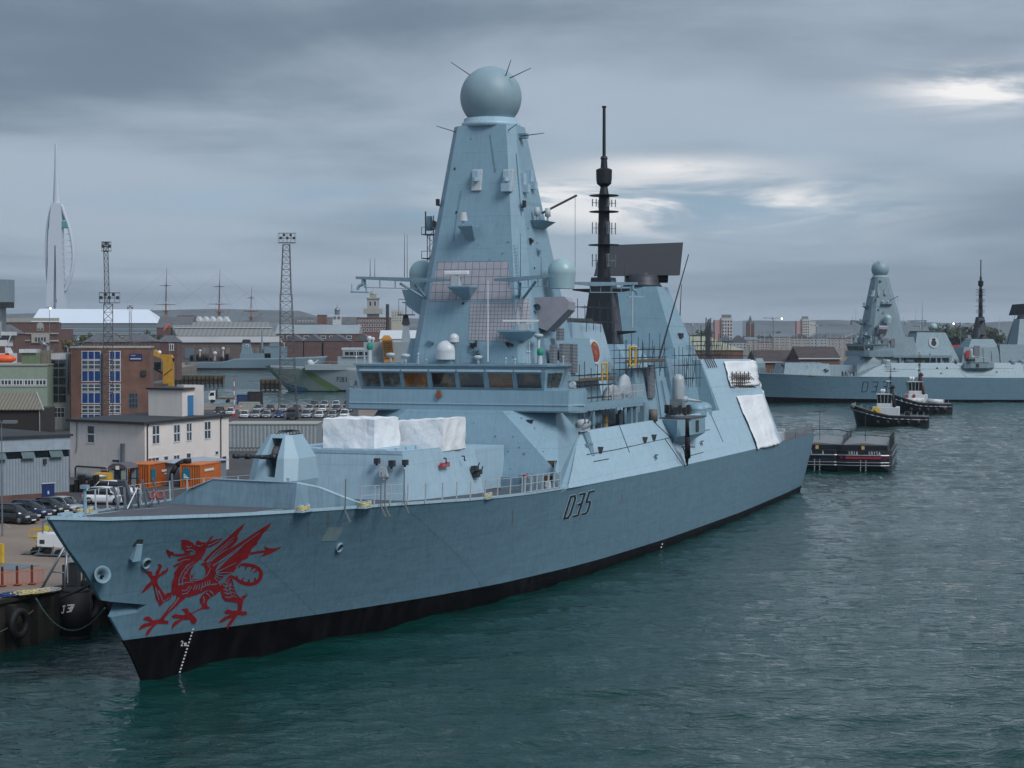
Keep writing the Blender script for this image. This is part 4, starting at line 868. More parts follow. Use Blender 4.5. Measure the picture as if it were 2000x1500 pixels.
# lattice radio mast behind the tower on the starboard side
p = SP(843, 500, 'x', 76); b = MB(); z0, z1 = 11, SP(843, 438, 'x', 76).z
for dx in (-.3, .3):
    for dy in (-.3, .3): b.bar((76 + dx, p.y + dy, 14), (76 + dx, p.y + dy, z1 - 1), .04)
k = 0; zz = 20
while zz < z1 - 1:
    b.bar((75.7, p.y - .3, zz), (75.7, p.y + .3, zz + .5), .025); b.bar((75.7, p.y + .3, zz + .5), (75.7, p.y - .3, zz + 1), .025); zz += 1
for zz in (z1 - 3.2, z1 - 1): b.box(75.3, 76.7, p.y - .7, p.y + .7, zz, zz + .08); b.bar((75.3, p.y - .7, zz + .7), (75.3, p.y + .7, zz + .7), .03); b.bar((75.3, p.y - .7, zz), (75.3, p.y - .7, zz + .7), .03); b.bar((75.3, p.y + .7, zz), (75.3, p.y + .7, zz + .7), .03)
b.bar((76, p.y + .6, z1 - 1), (76, p.y + .6, z1 + 1.2), .07); b.cyl((75.8, p.y - .2, z1 - .1), (75.9, p.y - .2, z1 - .1), .45, n=14); b.bar((76, p.y - .2, z1 - 1), (76, p.y - .2, z1 + .8), .05); b.build('lattice_aerial', M_dark, ship)
# ---- uptake block with the badge
b = MB(); b.hexa([(71.5, -4.9, 11.2), (86.5, -4.9, 11.2), (86.5, 4.9, 11.2), (71.5, 4.9, 11.2), (73.3, -3.7, 20.6), (82.0, -3.7, 20.5), (82.0, 3.7, 20.5), (73.3, 3.7, 20.6)])
b.build('forward_funnel', M_shipl, ship)
b = MB(); b.hexa([(73, -3.3, 20.45), (82, -3.3, 20.45), (82, 3.3, 20.45), (73, 3.3, 20.45), (73.6, -2.9, 21.0), (81.4, -2.9, 21.0), (81.4, 2.9, 21.0), (73.6, 2.9, 21.0)]); b.build('funnel_top', M_dark, ship)
b = MB(); b.sphere((80, 1.0, 22.2), 1.15, 24, 14, z0=-.5); b.cyl((80, 1.0, 20.6), (80, 1.0, 21.7), .5); b.build('funnel_radome', M_dome, ship)
fy = lambda z: -4.9 + (z - 11.2) * 1.2 / 9.35
def disc(cx_, cz_, rx, rz, off, n=28): # oval on the funnel's port face
    return [(cx_ + rx * math.cos(t * 2 * math.pi / n), fy(cz_ + rz * math.sin(t * 2 * math.pi / n)) - off, cz_ + rz * math.sin(t * 2 * math.pi / n)) for t in range(n)]
M_glintb = mat('badge_rim', (.55, .6, .62), .5)
pc = SP(1158, 687, 'y', -4.1); r_ = 1.15
b = MB(); b.loft([disc(pc.x, pc.z, 1.45, 1.1, .02), disc(pc.x, pc.z, 1.45, 1.1, .28)]); bg_ = b.build('funnel_badge', M_glintb, ship)
b = MB(); b.loft([disc(pc.x, pc.z, 1.25, .92, .28), disc(pc.x, pc.z, 1.25, .92, .31)]); b.build('badge_field', mat('badge_scarlet', (.28, .05, .04), .5), bg_)
b = MB(); b.loft([disc(pc.x, pc.z + .62, .4, .16, .31), disc(pc.x, pc.z + .62, .4, .16, .34)]); b.loft([disc(pc.x, pc.z - .1, .22, .28, .31), disc(pc.x, pc.z - .1, .22, .28, .34)]); b.build('badge_charge', mat('badge_gold', (.32, .22, .05), .5, .3), bg_)
b = MB(); b.frus((86, 98.5, -6.2, 6.2), 11.2, (87.2, 97.5, -5.2, 5.2), 16.2); b.frus((89, 98.2, -4.3, 4.3), 16.2, (90.5, 97.2, -2.4, 2.4), 18.6); b.frus((98, 108.2, -6.5, 6.5), 11.2, (98, 108.2, -5.4, 5.4), 17.0); b.build('after_superstructure', M_ship, ship)
for px, py, w_, h_, yy in ((1272, 745, .9, 1.6, -5.9), (1336, 718, .85, .7, None)):
    p = SP(px, py, 'y', yy) if yy else SP(px, py, 'x', 107.8); b = MB()
    if yy: b.box(p.x - w_, p.x + w_, p.y - .12, p.y + .1, p.z - h_, p.z + h_)
    else: b.box(p.x - .12, p.x + .1, p.y - w_, p.y + w_, p.z - h_, p.z + h_)
    b.build('louvre', MATS['louvre_metal'], ship)
b = MB()
for x, z0, z1 in ((93, 11.3, 16), (95.5, 11.4, 15)): b.bar((x, -6.3, z0), (x, -5.6, z1), .08)
b.build('vertical_pipe', M_ship2, ship)
# ---- black pole mast
b = MB(); b.frus((92.0, 95.8, -1.6, 1.6), 18.5, (93.1, 95.0, -.98, .98), 25.2); b.build('mast_pyramid', M_blackp, ship)
b = MB(); b.hexa([(92.7, -1.62, 18.7), (95.5, -1.62, 18.7), (95.5, -1.55, 18.7), (92.7, -1.55, 18.7), (93.4, -1.03, 24.9), (94.8, -1.03, 24.9), (94.8, -.9, 24.9), (93.4, -.9, 24.9)]); b.build('mast_side_plate', mat('mast_plate_grey', (.07, .075, .09), .6, var=.3, streak=.4), ship)  # paler grey streaked panel over the port face of the black pyramid
b = MB()
for z, L_ in ((24.1, 1), (19.9, 1.1)):
    for s in (-1, 1): b.hexa([(93.6, s * 1.0, z - .45), (94.6, s * 1.0, z - .45), (94.5, s * (2.2 + L_), z - .15), (93.9, s * (2.2 + L_), z - .15), (93.6, s * 1.0, z), (94.6, s * 1.0, z), (94.5, s * (2.2 + L_), z), (93.9, s * (2.2 + L_), z)])
b.build('mast_bracket', M_blackp, ship)
b = MB(); b.smooth = True; b.lathe((94.2, 0, 0), [(.68, 25.0), (.64, 26), (.52, 33.3), (.42, 33.8), (.36, 34.2), (.72, 34.5), (.78, 35.0), (.80, 35.9), (.35, 36.1), (.30, 36.9), (.38, 37.0), (.30, 37.2), (.17, 37.3), (.15, 42.0), (.22, 42.05), (.22, 42.2)], 20); smoothed(b.build('pole_mast', M_blackp, ship))
b = MB()
for z, r in ((33.35, 1.5), (31.75, 1.5), (28.45, 1.6)): b.lathe((94.2, 0, 0), [(.5, z - .06), (r - .1, z - .07), (r, z), (r - .1, z + .04), (.5, z + .08)], 36)
b.build('mast_disc', M_blackp, ship)
for z, h in ((32.6, .35), (30.1, .55), (26.9, .6)):
    b = MB()
    for k in range(4):
        a = R(22 + 90 * k + 20); u = Vector((math.cos(a), math.sin(a), 0)); c0 = Vector((94.2, 0, z)); b.bar(c0, c0 + u * 1.25, .035)
        for rr_ in (.85, 1.25): q = c0 + u * rr_; v = Vector((-u.y, u.x, 0)) * .07; b.path([q - Vector((0, 0, h)) - v, q + Vector((0, 0, h)) - v, q + Vector((0, 0, h)) + v, q - Vector((0, 0, h)) + v, q - Vector((0, 0, h)) - v], .03, 4)
    b.build('dipole_aerial', mat('aerial_grey', (.2, .23, .26), .5), ship)
# ---- long range radar tower and antenna
b = MB(); b.hexa([(103.6, -5.1, 16.5), (112.5, -5.1, 16.5), (112.5, 5.1, 16.5), (103.6, 5.1, 16.5), (105.6, -2.15, 24.6), (110.0, -2.15, 24.6), (110.0, 2.15, 24.6), (105.6, 2.15, 24.6)]); b.build('radar_tower', M_ship, ship)
b = MB(); 
for y0, z0, y1, z1 in ((-3.9, 19.7, -3.9, 19.7),): b.box(107.4, 108.6, -4.3, -3.9, 19.2, 19.7)
b.build('tower_vent', M_dark, ship)
ant = empty('rotating_radar'); ant.parent = ship
c0 = Vector((107.6, 0, 0)); b = MB(); b.smooth = True; b.lathe(c0, [(2.15, 24.6), (1.95, 24.9), (1.8, 25.2), (1.75, 25.9)], 24); b.build('turntable', mat('turntable_grey', (.035, .04, .052), .5), ant)
fw = Vector((math.cos(YAW), math.sin(YAW), 0)); rt = Vector((math.sin(YAW), -math.cos(YAW), 0))
rt = (rt + fw * .06).normalized(); fw = Vector((-rt.y, rt.x, 0)); 
if fw.x < 0: fw = -fw
b = MB(); o0 = c0 + rt * -.25 + fw * -.9
def aq(u, z, d): q = o0 + rt * u + fw * d; return (q.x, q.y, z)
b.hexa([aq(-4.85, 25.75, 0), aq(4.15, 25.85, 0), aq(4.15, 25.85, 1.5), aq(-4.85, 25.75, 1.5), aq(-4.15, 29.0, .7), aq(4.6, 29.35, .7), aq(4.6, 29.35, 1.3), aq(-4.15, 29.0, 1.3)]); b.build('antenna_face', mat('radar_face', (.026, .031, .045), .6, var=.1, vscale=1, stretch=(.3, .3, 4)), ant)
b = MB(); b.smooth = True; b.cyl(aq(3.0, 25.6, 1.2), aq(-1.5, 25.6, 1.2), .55, n=14); b.box(c0.x - .8, c0.x + .8, c0.y - .8, c0.y + .8, 25.4, 26.1); b.build('antenna_drive', M_blackp, ant)
b = MB(); b.cyl(SP(1285, 708, 'x', 101), SP(1345, 497, 'x', 103), .1, .05, 8); b.build('whip_antenna', M_dark, ship)
b = MB(); b.cyl(SP(1235, 640, 'x', 99.5), SP(1235, 552, 'x', 99.5), .09, .06, 6); b.build('whip_antenna', M_rail, ship)
b = MB(); b.cyl(SP(1328, 618, 'x', 118), SP(1331, 555, 'x', 118), .06, .03, 6); b.build('whip_antenna', M_dark, ship)
for px, py in ((1068, 440), (1064, 455)):
    b = MB(); b.cyl((76, SP(px, py, 'x', 76).y, 20), SP(px, py, 'x', 76), .035, .02, 5); b.build('whip_antenna', M_dark, ship)
for px, y0, y1 in ((790, 541, 457), (723, 540, 505)):
    b = MB(); b.cyl(SP(px, y0, 'x', 57.4), SP(px, y1, 'x', 57.4), .035, .015, 5); b.build('whip_antenna', M_dark, ship)
# ---- boat deck and bay
b = MB(); b.hexa([(64.5, -8.0, 13.15), (81, -8.0, 13.05), (83, -6.5, 13.05), (64.5, -6.5, 13.15), (64.5, -8.0, 13.85), (81, -8.0, 13.8), (83, -6.5, 13.8), (64.5, -6.5, 13.85)]); b.box(64.5, 83, -6.6, -4.6, 13.05, 13.8); b.build('boat_deck', M_ship, ship)
b = MB()
for x in (66.5, 77.5, 79.0, 81.6): MB().box(x, x + .45, -7.9, -7.45, 11.2, 13.3).build('bay_pillar', M_ship2, ship)
for k in range(26):
    b = MB(); x = 66 + rnd.random() * 19; y = -7.4 + rnd.random() * 2; h = .4 + rnd.random() * 1.3; w_ = .15 + rnd.random() * .5; b.mi = rnd.choice([0, 0, 1, 2, 2, 3]); b.box(x, x + w_, y, y + w_ * .7, 11.25, 11.25 + h)
    if k % 2: b.bar((x + .1, y + .1, 11.3), (x + .1, y + .1, 13.1), .03)
    b.build('bay_locker', [M_ship2, M_black, M_rail, M_yellow], ship)
b = MB(); b.mi = 0; b.smooth = True; b.cyl((68.5, -6.4, 12.3), (71, -6.4, 12.3), .9, n=16)
b.build('bay_tank', M_ship2, ship)
b = MB(); b.smooth = True; b.cyl((75.8, -7.8, 11.3), (75.8, -7.8, 14.2), .18, n=10); b.sphere((75.8, -7.8, 14.2), .3, 10, 8); b.build('boat_davit', M_ship2, ship)
b = MB()
for k in range(34):
    x = 71.5 + k * .28; b.bar((x, -8.0, 13.85), (x, -8.0, 15.0), .018)
for z in (15.0, 14.4): b.bar((71.5, -8.0, z), (81, -8.0, z), .03)
b.bar((81, -8.0, 15.0), (83, -6.6, 15.0), .03)
for x in (71.5, 75, 78, 81): b.bar((x, -8.0, 13.8), (x, -8.0, 15.1), .05)
b.build('boat_deck_rail', M_rail, ship)
# liferaft drum and small covers by the bridge wing
p = slope_pt(61.6, 1.0); b = MB(); b.smooth = True; b.cyl((61.2, -8.5, 12.2), (63.4, -8.3, 12.15), .42, n=16); b.smooth = False; b.box(61.1, 63.5, -8.6, -8.0, 11.6, 11.9); b.build('liferaft_canister', M_rail, ship)
b = MB(); b.box(61.6, 63.2, -8.95, -8.4, 10.4, 10.6); b.hexa([(62.2, -9.2, 9.6), (63.0, -9.2, 9.6), (63.0, -8.7, 9.6), (62.2, -8.7, 9.6), (62.0, -8.6, 11.5), (63.3, -8.6, 11.5), (63.3, -8.3, 11.5), (62.0, -8.3, 11.5)]); b.build('raft_cradle', M_ship2, ship)
b = MB(); b.path([(58, -9.9, 13.45), (63.5, -8.2, 11.6)], .06); b.path([(60, -9.9, 13.45), (63.9, -8.1, 11.6)], .06); b.build('wing_brace', M_ship, ship)
for x, y in ((100, -8.1), (103, -7.9)):
    b = MB(); b.sphere((x + 1, y + .3, 11.9), .95, 20, 12, .75, 0); b.smooth = True; b.cyl((x + 1, y + .3, 11.3), (x + 1, y + .3, 11.9), .95, .95, 20, cap=False); b.build('small_radome', M_ship, ship)
b = MB(); b.smooth = True; b.cyl((83.5, -8.2, 11.5), (83.5, -8.2, 12.6), .42, n=14); b.build('capstan', mat('capstan_brown', (.12, .11, .10), .6), ship)
# ---- sponson and close-in gun
b = MB(); x0, x1 = 85.9, 94.6
b.loft([[(x0, -8.3, 11.55), (x0 - .6, -10.0, 11.55), (x0 - .6, -10.0, 10.0), (x0 + .8, -9.0, 8.9)], [(x0 + 1.2, -8.3, 11.6), (x0 + 1.2, -10.9, 11.6), (x0 + 1.2, -10.9, 10.1), (x0 + 1.6, -9.2, 9.1)], [(x1 - 2.4, -8.3, 11.6), (x1 - 2.4, -10.9, 11.6), (x1 - 2.4, -10.9, 10.1), (x1 - 2.4, -9.3, 9.1)], [(x1, -8.3, 11.55), (x1, -9.9, 11.55), (x1, -9.9, 10.2), (x1 - .5, -9.0, 9.3)]])
b.build('sponson', M_ship, ship)
b = MB(); b.box(x0 + .4, x1 - 2, -10.95, -8.0, 11.6, 11.72); b.build('sponson_deck', M_deck, ship)
b = MB(); b.box(88.6, 89.6, -10.96, -10.8, 10.3, 11.4); b.build('sponson_hatch', M_dark, ship)
cw = empty('close_in_gun'); cw.parent = ship; cx0, cy0 = 87.6, -9.45
b = MB(); b.smooth = True; b.lathe((cx0, cy0, 0), [(1.2, 11.7), (1.25, 11.9), (1.0, 12.1), (.95, 12.8)], 20)
b.smooth = False; b.box(cx0 - .75, cx0 + .5, cy0 - .6, cy0 + .6, 12.3, 13.45); smoothed(b.build('gun_mount', mat('gun_mount_grey', (.16, .19, .21), .5, var=.2), cw))
b = MB()
for k in range(14): a = k * .45; b.box(cx0 + 1.1 * math.cos(a) - .15, cx0 + 1.1 * math.cos(a) + .15, cy0 + 1.1 * math.sin(a) - .15, cy0 + 1.1 * math.sin(a) + .15, 12.0 + .1 * (k % 3), 12.9 - .2 * (k % 2))
b.build('gun_fitting', M_dark, cw)
b = MB(); b.smooth = True; b.lathe((cx0 + .1, cy0, 0), [(.55, 13.35), (.58, 13.5), (.58, 15.2), (.53, 15.45), (.40, 15.65), (.2, 15.78), (.01, 15.8)], 24); b.build('gun_radome', mat('gun_radome_white', (.36, .41, .44), .4, streak=.15), cw)
b = MB(); b.smooth = True; q0 = SP(1340, 780, 'y', -10.0); q1 = SP(1368, 784, 'y', -10.6); b.cyl(q0 + Vector((-1.0, .4, .1)), q0, .36, .3, 12); b.cyl(q0, q1, .16, .09, 10); b.build('gun_barrel', M_rail, cw)
# ---- forecastle fittings, guard rails
def rail(xs_l, sd=-1, h=1.05, inset=.12, posts=True, name='guard_rail', thick=.03, m_=None, top=2):
    b = MB(); pts = []
    for x in xs_l:
        t = x + .1; y = sd * (bdk(x) - inset); z = zdk(x) + .05; pts.append(Vector((x, y, z)))
    for p in pts: b.bar(p, p + Vector((0, sd * .05, h)), thick * 1.6)
    for k in range(top): 
        for a, c_ in zip(pts, pts[1:]): b.bar(a + Vector((0, sd * .05, h * (1 - .45 * k))), c_ + Vector((0, sd * .05, h * (1 - .45 * k))), thick * .6)
    return b.build(name, m_ or M_rail, ship)
rail([23.2, 24.7, 26.5, 28.5, 30.7, 33, 35, 37, 39.2, 41.2, 43.4, 45.5], -1, 1.3, thick=.032)
rail([46, 47.1, 48.2, 49.3, 50.4, 51.5, 52.6], -1, 1.3, thick=.05, top=3)
rail([8, 10, 12, 14, 16, 18, 20.5, 23, 26, 29, 32, 35, 38], 1, 1.25)
b = MB()
for px in (755, 943, 1045):
    p = SP(px * .3 + 400, 990, 'z', 8.8)
for x, y, h in ((21.5, -6.5, 2.0), (25.2, -7.2, 2.2), (25.6, -7.3, 2.0), (27.9, -7.6, 2.2)): b.bar((x, y, 8.6), (x + .1, y, 8.6 + h), .04); b.bar((x, y, 8.7), (x - .5, y - .6, 8.0), .05)
b.build('loose_pole', mat('bare_tube', (.16, .16, .15), .6), ship)
b = MB(); b.cyl((2.9, -.2, zdk(3)), (2.9, -.2, zdk(3) + 1.75), .09, .08, 8); b.box(2.75, 3.05, -.4, 0, zdk(3) + 1.6, zdk(3) + 1.8); b.build('jackstaff', M_ship, ship)
b = MB(); 
for (x, y) in ((1.6, -.55), (1.9, .35), (2.6, .9)):
    z = zdk(x); b.box(x - .5, x + .6, y - .08, y + .08, z + .1, z + .28); b.cyl((x - .2, y, z), (x - .2, y, z + .2), .12); b.cyl((x + .3, y, z), (x + .3, y, z + .2), .12)
b.build('stem_roller', M_shipl, ship)
M_ylr = mat('yellow_rope', (.55, .46, .22), .9, var=.3, vscale=8)
def bollard(x, y, parent=ship):
    z = zdk(x); g_ = empty('bollard'); g_.parent = parent; b = MB(); b.box(x - .75, x + .75, y - .25, y + .25, z, z + .12)
    for d in (-.4, .4): b.cyl((x + d, y, z), (x + d, y, z + .42), .17, n=12)
    b.build('bollard_post', M_shipl, g_)
    b = MB(); b.smooth = True
    for k in range(4):
        zz = z + .14 + k * .06; pts = [(x - .4 + .3 * math.cos(t) * (1 if math.cos(t) < 0 else 3.2), y + .26 * math.sin(t), zz + .02 * math.sin(3 * t)) for t in [j * math.pi / 8 for j in range(17)]]; b.path(pts, .045, 5)
    b.build('rope_turns', M_ylr, g_)
for x, y in ((6.8, 2.3), (17.6, -5.7), (40.0, -8.7), (23.5, -7.0)): bollard(x, y)
# deck markings: thin worn paint lines
b = MB(); b.path([(5, -1.6, zdk(5) + .012), (12, -3.9, zdk(12) + .012), (18.5, -3.8, zdk(18) + .012)], .035, 3); b.path([(5, 1.6, zdk(5) + .012), (12, 3.2, zdk(12) + .012), (19, 3.0, zdk(19) + .012)], .035, 3)
for k in range(22): x = 13 + k * .25; b.box(x, x + .12, 1.9 - k * .28, 1.98 - k * .28, zdk(x), zdk(x) + .012)
b.build('deck_line', M_shipl, ship)
# doors and gear on the waist
b = MB(); p = SP(1062, 926, 'x', 53.4); b.hexa([(52.75, p.y - .9, 7.75), (53.9, p.y - .9, 7.75), (53.9, p.y + .75, 7.75), (52.75, p.y + .75, 7.75), (53.5, p.y - .9, 9.75), (54.2, p.y - .9, 9.75), (54.2, p.y + .75, 9.75), (53.5, p.y + .75, 9.75)]); dr_ = b.build('open_doorway', mat('rusty_interior', (.06, .028, .014), .7, var=.8, vscale=3), ship)
b = MB(); b.hexa([(52.3, p.y - 1.15, 7.8), (52.9, p.y - 1.0, 7.8), (52.9, p.y - .9, 7.8), (52.3, p.y - 1.05, 7.8), (52.9, p.y - 1.15, 9.7), (53.4, p.y - 1.0, 9.7), (53.4, p.y - .9, 9.7), (52.9, p.y - 1.05, 9.7)]); b.build('door_leaf', M_ship2, dr_)
b = MB()
for (x, y, w_, h_) in ((49.6, -7.2, 1.2, 1.2), (50.6, -7.9, .8, 1.3)): b.box(x, x + .9, y - w_, y + w_, 7.5, 7.5 + h_)
b.build('deck_locker', M_ship2, ship)
b = MB(); b.box(49.3, 49.5, -8.3, -7.9, 8.75, 8.95); b.build('red_box', M_red, ship)
b = MB(); b.smooth = True; b.cyl((51.6, -9.1, 7.6), (51.6, -9.1, 8.1), .28, n=12); b.sphere((51.6, -9.1, 8.1), .28, 12, 8); b.build('waist_drum', M_rail, ship)
for px, py in ((1037, 823),):
    p = SP(px, py, 'x', 55.8); b = MB(); b.box(p.x - .5, p.x, p.y - .25, p.y + .2, p.z - .1, p.z + .15); b.box(p.x - .4, p.x, p.y - .25, p.y - .05, p.z - .4, p.z - .1); b.build('deck_light', M_dark, ship)
p = SP(902, 826, 'x', 54.75); b = MB(); b.cyl((p.x - .12, p.y, p.z), (p.x + .1, p.y, p.z), .12, n=14); b.build('round_scuttle', M_rail, ship)
# flight deck netting folded up round the stern, and gear abreast the hangar
b = MB()
def stn(pts, h=1.15, n=6):
    for a, c_ in zip(pts, pts[1:]):
        a, c_ = Vector(a), Vector(c_); ln = (c_ - a).length; m_ = max(1, int(ln / 1.1))
        b.bar(a + Vector((0, 0, h)), c_ + Vector((0, 0, h)), .03)
        for k in range(m_ + 1): q = a + (c_ - a) * k / m_; b.bar(q, q + Vector((0, 0, h)), .035)
        for j in range(1, 5): b.bar(a + Vector((0, 0, h * j / 5)), c_ + Vector((0, 0, h * j / 5)), .012, 3)
        m2 = int(ln / .25)
        for k in range(m2): q = a + (c_ - a) * k / m2; b.bar(q, q + Vector((0, 0, h)), .008, 3)
stn([(133, -9.95, 7.05), (140, -9.8, 7.0), (152.2, -9.4, 6.98), (153.1, -8.5, 6.98), (153.2, 8.5, 6.98), (140, 9.8, 7.0), (133, 9.9, 7.05)]); b.build('flight_deck_net', mat('net_grey', (.2, .21, .22), .6), ship)
b = MB(); b.box(131.5, 134, -9.6, -8.2, 7, 8.1); b.box(134.5, 135.5, -9.5, -8.6, 7, 8.4); b.build('stern_locker', M_rail, ship)
p = SP(1573, 870, 'y', -8.9); 

# ------------------------------------------------------------------ things standing or hanging on the ship
def wrapbox(name, x0, x1, y0, y1, z0, z1, label, seed, top=None, tl=0):
    """a crate wrapped in wrinkled white sheeting"""
    rr = random.Random(seed); b = MB(); b.smooth = True; n = 16; rings = []
    corner = [(x0, y0), (x1, y0), (x1, y1), (x0, y1)]
    def per(i, f):
        a, c_ = corner[i], corner[(i + 1) % 4]; return a[0] + (c_[0] - a[0]) * f, a[1] + (c_[1] - a[1]) * f
    ph = [rr.random() * 6 for _ in range(8)]
    base = [per(i, k / n) for i in range(4) for k in range(n)]
    cx_, cy_ = (x0 + x1) / 2, (y0 + y1) / 2
    H = 12
    for j in range(H + 1):
        f = j / H; ring = []
        for q, (x, y) in enumerate(base):
            u = q / len(base) * 2 * math.pi
            rg_ = lambda a: 1 - abs(math.sin(a)) * 2
            d = .045 * rg_(2.5 * u + 1.9 * f + ph[0]) + .03 * rg_(4.5 * u - 3.3 * f + ph[1]) + .02 * rg_(9 * u + 7 * f + ph[2]) + .05 * (1 - f)
            d += .015 * rr.uniform(-1, 1)
            k = (1 - .02 * f) * (1 + .00) ; dx, dy = x - cx_, y - cy_; ln = math.hypot(dx, dy)
            zt = z1 + tl * (y - cy_) / (y1 - y0)
            sag = .02 * math.sin(9 * u + ph[4]) * f
            ring.append((cx_ + dx * k + dx / ln * d, cy_ + dy * k + dy / ln * d, z0 + (zt - z0) * f + sag))
        rings.append(ring)
    # roof of the wrap, sagging between the frame bars
    last = rings[-1]
    for s_ in (.93, .75, .5, .25, .02):
        rings.append([(cx_ + (x - cx_) * s_, cy_ + (y - cy_) * s_, z1 + .03 * math.sin(3 * x + 5 * y + ph[5]) - .03 + (.06 if s_ > .9 else 0) + tl * (y - cy_) * s_ / (y1 - y0)) for x, y, z in last])
    b.loft(rings); o = b.build(name, M_sheet, None, label, 'covered crate', 'crates wrapped in white sheeting on the foredeck'); at_ship(o); return smoothed(o, 22)
wrapbox('wrapped_crate', 35.0, 39.3, -2.25, 1.75, 11.3, 13.62, 'left crate wrapped in wrinkled white sheeting, with the slanting top, behind the gun', 3, tl=-.0)
wrapbox('wrapped_crate', 39.9, 44.2, -5.35, -.95, 11.2, 13.35, 'right crate wrapped in white sheeting, nearest the bridge front', 5, tl=-.28)
# white sheeting hung down the hangar side
def sheet(name, quad, label, seed, nx=14, nz=30, off=.22, grp=None, zcut=False):
    rr = random.Random(seed); A, B_, C_, D_ = quad; b = MB(); b.smooth = True; rows = []
    for j in range(nz + 1):
        f = j / nz; row = []
        for i in range(nx + 1):
            g = i / nx; px = (A[0] * (1 - g) + B_[0] * g) * (1 - f) + (D_[0] * (1 - g) + C_[0] * g) * f; py = (A[1] * (1 - g) + B_[1] * g) * (1 - f) + (D_[1] * (1 - g) + C_[1] * g) * f
            px += .5 * math.sin(f * 9 + seed); py += (1.6 * rr.uniform(-1, 1)) if j == nz else 0
            # point on the sloping hangar side
            y = -9.0; 
            for _ in range(25):
                q = SP(px, py, 'y', y); yt = -(8.3 - (q.z - 11.6) * .39) if q.z > 11.6 else -(bdk(q.x) + (8.3 - bdk(q.x)) * max(-.2, (q.z - zdk(q.x)) / (11.6 - zdk(q.x)))); y += .6 * (yt - y)
            o_ = off + .07 * (1 - abs(math.sin(5 * g + 1.3 * f + seed)) * 2) + .03 * math.sin(19 * g + 5 * f) + .03 * math.sin(17 * f + 4 * g) + .02 * rr.uniform(-1, 1)
            row.append((q.x, y - o_, q.z + o_ * .4))
        rows.append(row)
    back = [[(x, y + .06, z - .02) for x, y, z in r] for r in rows]
    ring = [r + list(reversed(bk)) for r, bk in zip(rows, back)]
    b.loft(ring); o = b.build(name, M_sheet, None, label, 'sheeting', grp); at_ship(o); return o
sheet('white_sheeting', [(1436, 775), (1488, 771), (1522, 868), (1478, 878)], 'long strip of white sheeting hanging down the sloping side to the hull edge', 2, grp='white sheeting on the hangar')
sheet('white_sheeting', [(1412, 707), (1474, 706), (1482, 752), (1424, 757)], 'upper sheet of white covering at the hangar roof corner', 5, nz=14, grp='white sheeting on the hangar')
b = MB(); b.smooth = True; rr = []
for k in range(12):
    z = 16.6 - k * .45; rr.append([(131.1 + .15 * math.sin(k), y + .1 * math.sin(3 * k + y), z) for y in (-6.6 - k * .15, -5.2, -5.2)] + [(131.35 + .3 * math.sin(k * 1.7), y, z) for y in (-5.3, -6.2 - k * .15)])
b.loft(rr); at_ship(b.build('white_sheeting', M_sheet, None, 'torn white sheeting flapping at the rear edge of the hangar', 'sheeting', 'white sheeting on the hangar'))
# scaffolding
def scaffold(name, pts_fn, x0, x1, y0, y1, z0, z1, step, label, seed, lift=1.3, plank=True, extra=.9, brace=True):
    r_ = random.Random(seed); root = empty(name, label=label, cat='scaffold', group='tube scaffolds on the ship'); at_ship(root)
    b = MB(); nx = max(1, round((x1 - x0) / step)); xs = [x0 + (x1 - x0) * k / nx for k in range(nx + 1)]
    for x in xs:
        for y in (y0, y1):
            b.bar((x, y, z0 - r_.random() * .5), (x + r_.uniform(-.1, .1), y + r_.uniform(-.05, .05), z1 + (r_.random() * 1.6 - .6) * extra), .034)
    z = z0 + .5
    while z < z1:
        for y in (y0, y1): b.bar((x0 - .5 * r_.random() - .2, y, z), (x1 + .5 * r_.random() + .2, y, z + r_.uniform(-.08, .08)), .032)
        for x in xs: b.bar((x, y0 - .3, z), (x, y1 + .3, z), .03)
        z += lift * r_.uniform(.55, 1.15)
    if brace:
        for k in range(0, nx, 2): b.bar((xs[k], y0, z0), (xs[k + 1], y0, min(z1, z0 + 2.5)), .04)
    b.build('scaffold_frame', M_scaf, root)
    if plank:
        p = MB()
        for k in range(4): p.box(x0 - .2, x1 + .2, y0 + (y1 - y0) * k / 4, y0 + (y1 - y0) * (k + .9) / 4, plank if isinstance(plank, float) else z1 - 1.2, (plank if isinstance(plank, float) else z1 - 1.2) + .06)
        p.box(x0 - .2, x1 + .2, y0 - .05, y0, (plank if isinstance(plank, float) else z1 - 1.2) + .05, (plank if isinstance(plank, float) else z1 - 1.2) + .3)
        p.build('scaffold_board', M_wood, root)
    return root
q0, q1 = SP(1118, 740, 'y', -7.2), SP(1186, 740, 'y', -7.2)
s1 = scaffold('scaffold', None, q0.x, q1.x, -7.8, -6.0, 11.4, 17.2, 1.7, 'scaffold tower with timber boards between the bridge and the oval badge', 1, plank=15.6)
b = MB(); p = SP(1176, 728, 'y', -7.7); b.path([(p.x - .5, -7.85, p.z - .7), (p.x - .5, -7.85, p.z + .8), (p.x + .9, -7.85, p.z + .8), (p.x + .9, -7.85, p.z - .7)], .08); b.bar((p.x - .5, -7.85, p.z), (p.x + .9, -7.85, p.z), .08); b.build('yellow_gate', M_yellow, s1)
scaffold('scaffold', None, 75.5, 84, -4.3, -2.8, 20.2, 22.3, 2.0, 'low scaffold rail along the top of the funnel with the oval badge', 2, plank=False, brace=False, extra=.5)
q0, q1 = SP(1205, 700, 'y', -5.8), SP(1287, 700, 'y', -5.8)
s3 = scaffold('scaffold', None, q0.x + 1, q1.x, -6.4, -5.2, 15.8, 18.6, 1.8, 'scaffold walkway with a yellow gate in front of the radar tower', 3, plank=16.9, extra=1.2)
